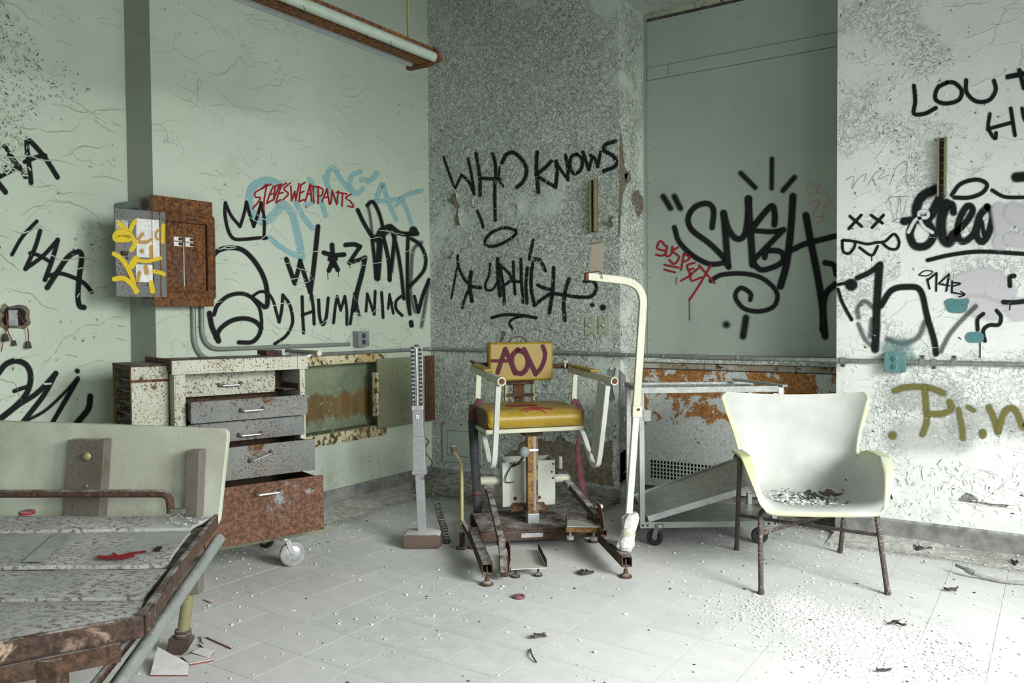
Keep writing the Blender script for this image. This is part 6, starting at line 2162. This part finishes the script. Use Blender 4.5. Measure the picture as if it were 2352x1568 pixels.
# ---- red mark on the bed deck
z9 = (2.4964, (0, 940))
spray('painted_mark', bed, 'red sprayed K on the second deck board', 'red', [(20, [(565, 845), (660, 848), (760, 838)]), (18, [(652, 828), (700, 858)]), (11, [(690, 838), (760, 822), (835, 815)])], *z9, conv=lambda X_, Y_, off: B.loc(on(X_, Y_, 2, ZD + .0062 + off * .3)), soft=.3)
# ------------------------------------------------------------------ bare plaster and peeling paint
def jag(poly, n=6, amp=.010, seed=1):
    R = random.Random(seed)
    out = []
    m = len(poly)
    for i in range(m):
        a, c = poly[i], poly[(i + 1) % m]
        for k in range(n):
            t = k / n
            out.append((a[0] + (c[0] - a[0]) * t + (R.uniform(-amp, amp) if k else R.uniform(-amp, amp) * .5), a[1] + (c[1] - a[1]) * t + R.uniform(-amp, amp)))
    return out


PATCH = []


def inside(p, poly):
    x, y = p
    c = False
    j = len(poly) - 1
    for i in range(len(poly)):
        (xi, yi), (xj, yj) = poly[i], poly[j]
        if (yi > y) != (yj > y) and x < (xj - xi) * (y - yi) / (yj - yi) + xi: c = not c
        j = i
    return c


def patch(px, axis, val, mat, parent, seed, label, amp=.006, lipmat=None, sx=1):
    """bare plaster where paint has come off, with the paint curling up along the edge"""
    poly = [on(x, y, axis, val) for x, y in px]
    uv = [((p.x if axis == 1 else p.y), p.z) for p in poly]
    uv = jag(uv, 5, amp, seed)
    PATCH.append((axis, val, uv))
    to = (lambda u, z, d: (u, val - d, z)) if axis == 1 else (lambda u, z, d: (val + d * sx, u, z))
    me = MB()
    me.add([to(u, z, .0006) for u, z in uv], [tuple(range(len(uv)))])
    o = me.build('bare_plaster', mat, parent, 0, 0)
    o['label'] = label
    # triangulate the ragged outline
    bm = bmesh.new()
    bm.from_mesh(o.data)
    bmesh.ops.triangulate(bm, faces=bm.faces, ngon_method='EAR_CLIP')
    bm.to_mesh(o.data)
    bm.free()
    cx, cz = sum(u for u, _ in uv) / len(uv), sum(z for _, z in uv) / len(uv)
    R = random.Random(seed + 50)
    b = MB()
    m = len(uv)
    up = [R.uniform(.002, .010) * (1.6 if R.random() < .2 else 1) for _ in uv]
    rows = []
    for k, (f, g) in enumerate(((1.0, 0.0), (.985, .5), (.955, 1.0))):
        row = []
        for i, (u, z) in enumerate(uv):
            n = Vector((u - cx, z - cz))
            n = n.normalized() * (.012 * k + .001)
            row.append(to(u + n.x * (1 - k) + n.x * 0 + (u - cx) * .0 - n.x * .25 * k, z - n.y * .25 * k, .0008 + up[i] * g) if k else to(u + n.x * 6, z + n.y * 6, .0008))
        rows.append(row)
    b.grid(rows, True)
    b.build('curled_edge', lipmat or mat, o, 0, 0)
    return o


PG, PL = M['plaster'], M['plaster_grey']
wg, ww = M['wall_grey'], M['wall_white']
patch([(1020, 457), (1046, 437), (1056, 462), (1067, 470), (1058, 500), (1062, 522), (1044, 522), (1046, 490), (1034, 470)], 1, Y2, PG, wb, 1, 'brown bare patch left below WHO', lipmat=wg)
patch([(1174, 470), (1196, 466), (1200, 486), (1188, 492), (1176, 484)], 1, Y2, PG, wb, 2, 'small round brown bare patch below WHO', lipmat=wg)
patch([(1374, 513), (1402, 497), (1418, 488), (1419, 524), (1402, 528), (1372, 520)], 1, Y2, PG, wb, 3, 'brown bare patch below the steel channel', lipmat=wg)
patch([(1020, 592), (1044, 570), (1052, 576), (1046, 590), (1028, 600)], 1, Y2, PG, wb, 4, 'brown sliver left of UPHIGH', lipmat=wg)
patch([(1142, 766), (1152, 754), (1172, 760), (1168, 782), (1150, 788), (1140, 786)], 1, Y2, PG, wb, 5, 'brown bare patch just above the yellow backrest', lipmat=wg)
patch([(1222, 872), (1232, 868), (1240, 902), (1224, 912)], 1, Y2, PG, wb, 6, 'brown bare patch beside the backrest bracket', lipmat=wg)
patch([(1150, 1040), (1180, 1030), (1190, 1008), (1240, 1004), (1268, 1012), (1292, 990), (1306, 1008), (1328, 1020), (1350, 1012), (1380, 1020), (1421, 1005), (1421, 1118), (1340, 1110), (1250, 1120), (1150, 1110)], 1, Y2, PG, wb, 7, 'broad bare plaster band above the baseboard', .012, lipmat=wg)
patch([(1378, 866), (1402, 846), (1421, 840), (1421, 920), (1408, 930), (1396, 914), (1376, 900)], 1, Y2, PL, wb, 8, 'grey bare patch by the recess edge', .007, lipmat=wg)
patch([(1408, 975), (1421, 968), (1421, 1010), (1410, 1010)], 1, Y2, PG, wb, 9, 'bare patch low on the recess edge', .004, lipmat=wg)
patch([(2026, 1092), (2044, 1098), (2060, 1112), (2065, 1120), (2062, 1150), (2036, 1152), (2014, 1144), (2018, 1100)], 1, Y2, PL, wr, 10, 'grey bare patch right of the white armchair', .006, lipmat=ww)
patch([(2182, 1142), (2200, 1128), (2228, 1124), (2236, 1140), (2250, 1150), (2290, 1156), (2340, 1160), (2330, 1168), (2270, 1162), (2240, 1160), (2214, 1152), (2186, 1154)], 1, Y2, PL, wr, 11, 'long grey bare patch low on the white wall', .005, lipmat=ww)
# jamb: strips of lost paint on the reveal
jm = bpy.data.objects['trim_1']


def jpatch(px, mat, seed, label):
    poly = [on(x, y, 0, XJ + .004) for x, y in px]
    uv = jag([(p.y, p.z) for p in poly], 5, .006, seed)
    o = MB().add([(XJ + .0050, u, z) for u, z in uv], [tuple(range(len(uv)))]).build('bare_plaster', mat, jm, 0, 0, label=label)
    bm = bmesh.new()
    bm.from_mesh(o.data)
    bmesh.ops.triangulate(bm, faces=bm.faces, ngon_method='EAR_CLIP')
    bm.to_mesh(o.data)
    bm.free()


jpatch([(1424, 290), (1430, 330), (1434, 380), (1442, 400), (1436, 430), (1430, 452), (1426, 500), (1423, 560)], PG, 21, 'long brown strip along the outer edge of the reveal')
jpatch([(1450, 440), (1462, 436), (1476, 452), (1477, 486), (1466, 500), (1452, 470)], PG, 22, 'brown bare patch midway up the reveal')
jpatch([(1434, 400), (1446, 390), (1450, 412), (1438, 424)], PG, 23, 'small brown bare patch on the reveal')
jpatch([(1424, 850), (1436, 862), (1438, 900), (1442, 960), (1450, 1000), (1450, 1090), (1424, 1110)], PL, 24, 'ragged bare plaster low on the reveal')
jpatch([(1424, 1040), (1440, 1030), (1446, 1100), (1424, 1120)], PG, 25, 'rusty patch at the foot of the reveal')


def flakes(name, mat, parent, axis, val, u0, u1, z0, z1, n, smin, smax, dens, seed, curl=.8, sx=1, specks=0.):
    """little curled paint flakes, each its own geometry"""
    R = random.Random(seed)
    V, Fc = [], []
    bare = MB()  # dark specks that stand in for shade around the flakes
    made = tries = 0
    while made < n and tries < n * 30:
        tries += 1
        u, z = R.uniform(u0, u1), R.uniform(z0, z1)
        if R.random() > dens(u, z): continue
        if any(a_ == axis and abs(v_ - val) < .01 and inside((u, z), pl) for a_, v_, pl in PATCH): continue
        made += 1
        s = smin + (smax - smin) * R.random() ** 2.2
        a = R.uniform(0, 6.283)
        ca, sa = math.cos(a), math.sin(a)
        L, Wd = s * R.uniform(.8, 1.7), s * R.uniform(.35, .8)
        c = curl * R.uniform(.25, 1) * Wd
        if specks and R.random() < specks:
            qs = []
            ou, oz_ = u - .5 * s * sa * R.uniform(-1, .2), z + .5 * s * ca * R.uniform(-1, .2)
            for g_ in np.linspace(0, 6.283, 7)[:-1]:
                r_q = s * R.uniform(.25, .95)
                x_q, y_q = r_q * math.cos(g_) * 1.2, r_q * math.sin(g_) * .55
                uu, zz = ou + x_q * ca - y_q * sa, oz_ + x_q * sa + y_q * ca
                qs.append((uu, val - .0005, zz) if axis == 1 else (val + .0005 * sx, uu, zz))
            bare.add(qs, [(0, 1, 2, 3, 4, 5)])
        base = len(V)
        j = [R.uniform(-.25, .25) for _ in range(8)]
        for i, t in enumerate((-1, 0, 1)):
            for k, q in enumerate((0, .5, 1)):
                x = t * L * (1 - .35 * q * abs(t)) + j[i * 2 + min(k, 1)] * s * .5
                y = q * Wd * 1.5 * (1 - .4 * q) + j[(i + k) % 8] * s * .3
                d = .0006 + c * q ** 1.7 * (1 - .35 * abs(t) * (1 if R.random() < .5 else 0))
                uu, zz = u + x * ca - y * sa, z + x * sa + y * ca
                V.append((uu, val - d, zz) if axis == 1 else (val + d * sx, uu, zz))
        for i in range(2):
            for k in range(2):
                q = base + i * 3 + k
                Fc.append((q, q + 1, q + 4, q + 3))
    b = MB()
    b.v, b.f = V, Fc
    if bare.v: bare.build('flake_shade_specks', M['flake_shade'], parent, 0, 0, kind='stuff', fixn=False)
    return b.build(name, mat, parent, 0, 0, kind='stuff', fixn=False)


def nz(u, z, s, o=0.): return noise.noise((u * s + o, z * s, o))


def d_back(u, z):
    e = .30 + .9 * max(0, nz(u, z, 4, 3) + .12) + .5 * max(0, nz(u, z, 11, 7))
    if z > 2.6: e *= .55
    if 1.45 < z < 1.9 and u > -3.4: e = max(e, .8 + .3 * nz(u, z, 9))
    if 2.0 < z < 2.45: e *= .8
    if z < 1.15: e = max(e, .55)
    if 1.2 < z < 1.45 and u > -3.3: e *= .45
    if u > -2.45: e *= .8
    return e


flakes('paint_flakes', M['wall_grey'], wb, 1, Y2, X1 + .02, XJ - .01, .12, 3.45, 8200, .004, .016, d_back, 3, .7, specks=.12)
flakes('large_paint_flakes', M['wall_grey'], wb, 1, Y2, X1 + .02, XJ - .01, .35, 2.3, 330, .014, .030, lambda u, z: max(0, nz(u, z, 5, 9)) * 2 + (.5 if 1.5 < z < 1.75 else 0), 4, .5)
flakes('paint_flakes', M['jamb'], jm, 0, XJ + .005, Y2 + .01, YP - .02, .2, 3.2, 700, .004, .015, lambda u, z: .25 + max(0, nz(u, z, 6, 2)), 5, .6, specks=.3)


def d_white(u, z):
    e = .10 + 1.3 * max(0, nz(u, z, 3.2, 5) - .05)
    if z > 2.0 and u < -.35: e += .30
    if .30 < z < .42: e += .9
    if z < .30: e += .25
    if 1.2 < z < 1.9: e *= .7
    return e


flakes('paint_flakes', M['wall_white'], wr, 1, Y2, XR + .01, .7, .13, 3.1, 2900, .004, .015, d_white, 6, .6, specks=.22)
flakes('large_paint_flakes', M['wall_white'], wr, 1, Y2, XR + .02, .6, .22, .45, 240, .010, .026, lambda u, z: .3 + max(0, nz(u, z, 6, 1)), 8, .7)
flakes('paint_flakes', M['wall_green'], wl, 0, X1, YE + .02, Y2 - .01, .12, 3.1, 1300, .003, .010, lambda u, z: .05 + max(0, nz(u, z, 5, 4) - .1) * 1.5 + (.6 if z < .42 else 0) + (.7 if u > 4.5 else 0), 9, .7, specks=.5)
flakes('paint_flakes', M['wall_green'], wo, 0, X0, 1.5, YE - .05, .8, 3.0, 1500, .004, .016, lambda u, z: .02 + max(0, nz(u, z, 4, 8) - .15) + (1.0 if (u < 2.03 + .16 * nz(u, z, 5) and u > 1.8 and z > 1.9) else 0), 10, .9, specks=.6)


def ridges(name, mat, parent, axis, val, u0, u1, z0, z1, n, seed, hh=.004, lmin=.08, lmax=.35):
    """raised cracks: thin lips of paint following wandering lines"""
    R = random.Random(seed)
    b = MB()
    for i in range(n):
        u, z = R.uniform(u0, u1), R.uniform(z0, z1)
        L = R.uniform(lmin, lmax)
        a = R.uniform(-.42, .25)
        m = int(L / .008)
        P = []
        for k in range(m):
            a += R.uniform(-.32, .32) - .06 * a
            u += .008 * math.cos(a)
            z += .008 * math.sin(a)
            P.append((u, z))
        P = [p for p in P if u0 < p[0] < u1]
        if len(P) < 4: continue
        rows = []
        for k, (uu, zz) in enumerate(P):
            t = k / (len(P) - 1)
            e = (math.sin(math.pi * t) ** .5) * hh * R.uniform(.4, 1.2)
            rr = []
            for (dz, d) in ((-.0015, .0004), (.0008, e + .0005), (.0065, .0004)):
                rr.append((uu, val - d, zz + dz) if axis == 1 else (val + d, uu, zz + dz))
            rows.append(rr)
        b.grid(rows)
    return b.build(name, mat, parent, 0, 0, kind='stuff', fixn=False)


ridges('paint_cracks', M['wall_green'], wl, 0, X1, YE + .02, Y2 - .05, 1.05, 3.1, 120, 21, .0045)
ridges('paint_cracks', M['wall_green'], wo, 0, X0, .9, YE - .02, .85, 3.2, 110, 22, .0070)
ridges('paint_cracks', M['wall_white'], wr, 1, Y2, XR + .02, .6, .5, 3.1, 130, 23, .0045, .04, .2)
ridges('paint_cracks', M['wall_grey'], wb, 1, Y2, X1 + .03, XJ - .02, .9, 3.3, 90, 24, .005, .04, .2)


# ---- rubble heaped along the walls
def drift(name, pts_wall, nrm, wid, hgt, seed, lab, mat='rubble_dark'):
    """low bank of plaster rubble: cross-section falls from the wall to the floor"""
    R = random.Random(seed)
    b = MB()
    rows = []
    m = len(pts_wall)
    n = 14
    for i, (x, y) in enumerate(pts_wall):
        w = wid * (1 + .35 * nz(x, y, 2.1, seed))
        hh = hgt * (1 + .7 * nz(x, y, 3.3, seed + 5))
        r = []
        for k in range(n + 1):
            t = k / n
            px_, py_ = x + nrm[0] * w * t, y + nrm[1] * w * t
            z = hh * (1 - t) ** 2.2 + .010 * nz(px_, py_, 14, seed) * (1 - t) + .004 * nz(px_, py_, 45, seed) * (1 - t) + .004 * (1 - t)
            r.append((px_, py_, max(z, .0012)))
        rows.append(r)
    b.grid(rows)
    b.a = [1 - (k / n) ** 1.1 for r in rows for k in range(n + 1)]
    o = b.build(name, M[mat], None, 0, 40, kind='stuff')
    return tag(o, lab, 'rubble')


lin_ = lambda a, c, n: [(a[0] + (c[0] - a[0]) * i / n, a[1] + (c[1] - a[1]) * i / n) for i in range(n + 1)]
drift('plaster_rubble', lin_((X1 + .015, Y2 - .014), (XJ, Y2 - .014), 60), (0, -1), .70, .060, 2, 'grey plaster rubble heaped along the back wall behind the exam chair')
drift('plaster_rubble', lin_((X1 + .016, 3.0), (X1 + .016, Y2 - .02), 60), (1, 0), .50, .022, 4, 'pale plaster rubble heaped along the left wall under the niche', 'rubble')
drift('plaster_rubble', lin_((XR, Y2 - .016), (1.0, Y2 - .016), 60), (0, -1), .34, .020, 6, 'white plaster rubble heaped along the white wall', 'rubble')
drift('plaster_rubble', lin_((XJ + .01, YP - .014), (XR, YP - .014), 40), (0, -1), .45, .030, 8, 'dusty rubble in the recess below the radiator cover')


# ---- chips on the floor
def scatter(name, mat, n, dens, seed, smin, smax, lab, cat, flat=.35, x=(-3.8, .7), y=(.9, 4.95)):
    R = random.Random(seed)
    V, Fc = [], []
    made = tries = 0
    while made < n and tries < n * 40:
        tries += 1
        u, v = R.uniform(*x), R.uniform(*y)
        if v > Y2 - .02 and not (XJ < u < XR): continue
        if R.random() > dens(u, v): continue
        made += 1
        s = smin + (smax - smin) * R.random() ** 3
        a = R.uniform(0, 6.28)
        z = .0005
        if v > Y2 - .35 or u < X1 + .3: z += .03 * max(0, 1 - min(Y2 - v if v < Y2 else .3, u - X1) / .35) ** 2
        base = len(V)
        tl = R.uniform(-.4, .4)
        t = s * R.uniform(.2, .6)
        q = []
        for g_ in (0, 1.5, 3.0, 4.6):
            r = s * R.uniform(.6, 1.3)
            q.append((u + r * math.cos(a + g_), v + r * math.sin(a + g_) * .8, s * flat * tl * math.cos(g_)))
        mn = min(p[2] for p in q)
        V += [(x_, y_, z + z_ - mn) for x_, y_, z_ in q] + [(x_, y_, z + z_ - mn + t) for x_, y_, z_ in q]
        Fc += [tuple(base + i for i in f) for f in ((4, 5, 6, 7), (0, 1, 5, 4), (1, 2, 6, 5), (2, 3, 7, 6), (3, 0, 4, 7))]
    b = MB()
    b.v, b.f = V, Fc
    o = b.build(name, mat, None, 0, 0, kind='stuff', fixn=False)
    return tag(o, lab, cat)


def d_floor(u, v):
    e = .05 + .5 * max(0, nz(u, v, 1.6, 4))
    e += .6 * max(0, 1 - (Y2 - v) / 1.1) + .6 * max(0, 1 - (u - X1) / .9)
    return e


scatter('paint_chips', M['chip'], 5200, d_floor, 31, .0012, .0085, 'white paint chips strewn over the whole floor', 'paint chips')
scatter('dark_crumbs', M['chip_dark'], 520, lambda u, v: .15 + .5 * max(0, nz(u, v, 2, 9)), 32, .0012, .007, 'dark crumbs strewn over the whole floor', 'crumbs')
pc = on(1905, 1430, 2, 0)
pe_ = on(2000, 1480, 2, 0)


def d_pow(u, v):
    d1 = ((u - pc.x) / .30) ** 2 + ((v - pc.y) / .22) ** 2
    d2 = ((u - pe_.x) / .28) ** 2 + ((v - pe_.y) / .25) ** 2
    return max(math.exp(-d1 * 1.3), .7 * math.exp(-d2 * 1.3)) * (.45 + .9 * max(0, nz(u, v, 9, 2)))


scatter('plaster_crumbs', M['chip'], 7500, d_pow, 33, .0012, .0075, 'spill of white plaster crumbs in front of the white armchair', 'plaster', x=(pc.x - .7, pc.x + .9), y=(pc.y - .8, pc.y + .6))

pw = spray('plaster_powder', None, None, 'powder', [(110, [(1830, 1405), (1880, 1425), (1930, 1440)], .9), (90, [(1930, 1450), (2000, 1475), (2060, 1500)], .9), (60, [(1800, 1385), (1860, 1395)], 1.0)], 1, (0, 0), conv=lambda X_, Y_, off: on(X_, Y_, 2, .0012 + off * .1))
tag(pw, 'thin white plaster powder on the floor in front of the white armchair', 'powder', None, 'stuff')
# ---- single things lying about
q = on(1192, 1373, 2, 0)
b = MB()
b.lathe([(.024, 0), (.026, .003), (.026, .009), (.024, .012), (.019, .012), (.018, .008), (.012, .008), (.010, .011), (.004, .011)], (0, 0, 0), 24)
o = tag(b.build('round_cap', M['maroon'], None), 'dusty maroon round cap lying on the floor before the exam chair', 'cap')
o.location = q
# hose end at the right
hpts = [on(x, y, 2, z) for x, y, z in ((2196, 1297, .040), (2216, 1306, .036), (2236, 1316, .026), (2262, 1325, .014), (2296, 1333, .010), (2340, 1338, .010), (2420, 1338, .010))]
ho = thing('rubber_hose', 'grey rubber hose with a stepped nozzle lying on the floor at the right edge', 'hose', None, tuple(hpts[3]))
rel = lambda p: p - hpts[3]
hp_ = smooth_path([rel(p) for p in hpts[2:]], 6)
MB().tube(hp_, .0095, 12).build('hose', M['greyrubber'], ho)
b = MB()
b.tube([rel(hpts[0]), rel(hpts[0]).lerp(rel(hpts[1]), .98)], .0080, 12)
b.tube([rel(hpts[1]), rel(hpts[1]).lerp(rel(hpts[2]), .3), rel(hpts[2])], [.0095, .0135, .0125], 12)
b.build('nozzle', M['galv_rust'], ho)


def leaf(px_, py_, s, mat, lab, cat, name, seed, n=1, spread=.0):
    R = random.Random(seed)
    q = on(px_, py_, 2, 0)
    t = None
    b = MB()
    for i in range(n):
        a = R.uniform(0, 6.28)
        L, W_2 = s * R.uniform(.7, 1.2), s * R.uniform(.18, .4)
        ox, oy = R.uniform(-spread, spread), R.uniform(-spread, spread)
        rows = []
        for k in range(7):
            u = k / 6
            w = W_2 * math.sin(math.pi * min(.97, max(.04, u))) ** .8
            cz = .003 + .30 * s * (u - .5) ** 2 + (.1 * s * R.random())
            x, y = L * (u - .5), .08 * s * math.sin(3 * u + seed)
            rr = []
            for v, zz in ((-1, .12 * s), (0, 0), (1, .16 * s)):
                X_, Y_ = x, y + v * w / 2
                rr.append((ox + X_ * math.cos(a) - Y_ * math.sin(a), oy + X_ * math.sin(a) + Y_ * math.cos(a), cz + zz))
            rows.append(rr)
        b.grid(rows)
    o = tag(b.build(name, mat, None, 0, 60), lab, cat)
    o.location = q
    m_ = o.modifiers.new('thick', 'SOLIDIFY')
    m_.thickness = .0015
    return o


dkm = M['chip_dark']
leaf(2112, 1266, .07, dkm, 'tuft of dark dry leaves on the floor by the white wall', 'leaves', 'dry_leaf_tuft', 3, 6, .02)
leaf(2122, 1294, .028, dkm, 'tiny dark curled leaf left of the rubber hose', 'leaf', 'dry_leaf', 4)
leaf(2182, 1358, .06, dkm, 'dark curled leaf below the rubber hose', 'leaf', 'dry_leaf', 5, 2, .01)
leaf(2330, 1298, .07, dkm, 'dark curled strip above the rubber hose at the right edge', 'leaf', 'dry_leaf', 6, 2, .01)
leaf(1345, 1319, .055, dkm, 'dark crumbled clump on the floor between the exam chair runners', 'debris', 'dirt_clump', 7, 14, .018)
leaf(1240, 1464, .05, dkm, 'dark curled leaf on the open floor below the maroon cap', 'leaf', 'dry_leaf', 8, 3, .01)
leaf(2062, 1436, .06, dkm, 'dark splinter beside the white plaster spill', 'leaf', 'dry_leaf', 9, 2, .012)
leaf(2030, 1546, .055, dkm, 'dark splinter at the bottom picture edge under the plaster spill', 'leaf', 'dry_leaf', 10, 1)
leaf(912, 1126, .07, M['stone'], 'grey brown clod of plaster by the left baseboard', 'clod', 'plaster_clod', 12, 7, .02)
tw_ = smooth_path([on(x, y, 2, z) for x, y, z in ((1218, 1490, .004), (1222, 1504, .010), (1232, 1520, .004))], 6)
tag(MB().tube(tw_, .003, 6).build('twig', dkm, None), 'thin dark twig on the floor at the bottom centre', 'twig')
tw_ = smooth_path([on(x, y, 2, .004) for x, y in ((2020, 1253), (2000, 1250), (2002, 1258))], 6)
tag(MB().tube(tw_, .003, 6).build('twig', dkm, None), 'bent dark twig behind the front leg of the white armchair', 'twig')


# broken tile by the bed leg
def shard(px4, lift_, th, lab, grp=None, mat='tile_shard'):
    P = [on(x, y, 2, z) for (x, y), z in zip(px4, lift_)]
    c = sum(P, Vector()) / len(P)
    t = thing('tile_shard', lab, 'tile shard', None, (c.x, c.y, 0))
    if grp: t['group'] = grp
    L = [p - Vector((c.x, c.y, 0)) for p in P]
    b = MB()
    b.prism([p + Vector((0, 0, th * .75)) for p in L], (0, 0, th * .25))
    b.build('glaze', M[mat], t, 0, 0)
    b = MB()
    b.prism(L, (0, 0, th * .74))
    b.build('body', M['shard_edge'], t, 0, 0)
    return t


shard([(345, 1552), (432, 1552), (434, 1526), (362, 1488)], (.002, .002, .016, .050), .005, 'large white tile shard leaning under the slanting bed tubes')
shard([(418, 1512), (436, 1528), (492, 1518), (482, 1500), (440, 1505)], (.001,) * 5, .007, 'grey tile shard lying right of the bed leg, lower one', mat='tile')
shard([(441, 1501), (478, 1513), (494, 1497), (462, 1490)], (.008, .004, .010, .014), .006, 'grey tile shard lying on top of another right of the bed leg', mat='tile')
shard([(474, 1466), (530, 1491), (534, 1488), (478, 1464)], (.001,) * 4, .008, 'long thin red-edged tile splinter right of the bed leg')
shard([(458, 1482), (470, 1494), (474, 1493), (462, 1480)], (.001,) * 4, .008, 'short red-edged tile splinter above the grey shards')
shard([(460, 1463), (464, 1478), (468, 1478), (464, 1463)], (.001,) * 4, .007, 'small upright red-edged splinter nearest the bed leg')
shard([(468, 1379), (484, 1385), (494, 1380), (478, 1376)], (.001,) * 4, .006, 'small flat tile shard behind the bed leg', mat='tile')
# wooden offcut pattern on the floor below the bed
q = on(216, 1505, 2, 0)
b = MB()
b.prism([(-.05, -.02, .001), (.045, -.03, .001), (.055, .02, .001), (-.03, .03, .001)], (0, 0, .007))
o = tag(b.build('wood_offcut', M['card'], None, .001, 0), 'thin brown wood offcut on the floor under the bed', 'offcut')
o.location = q
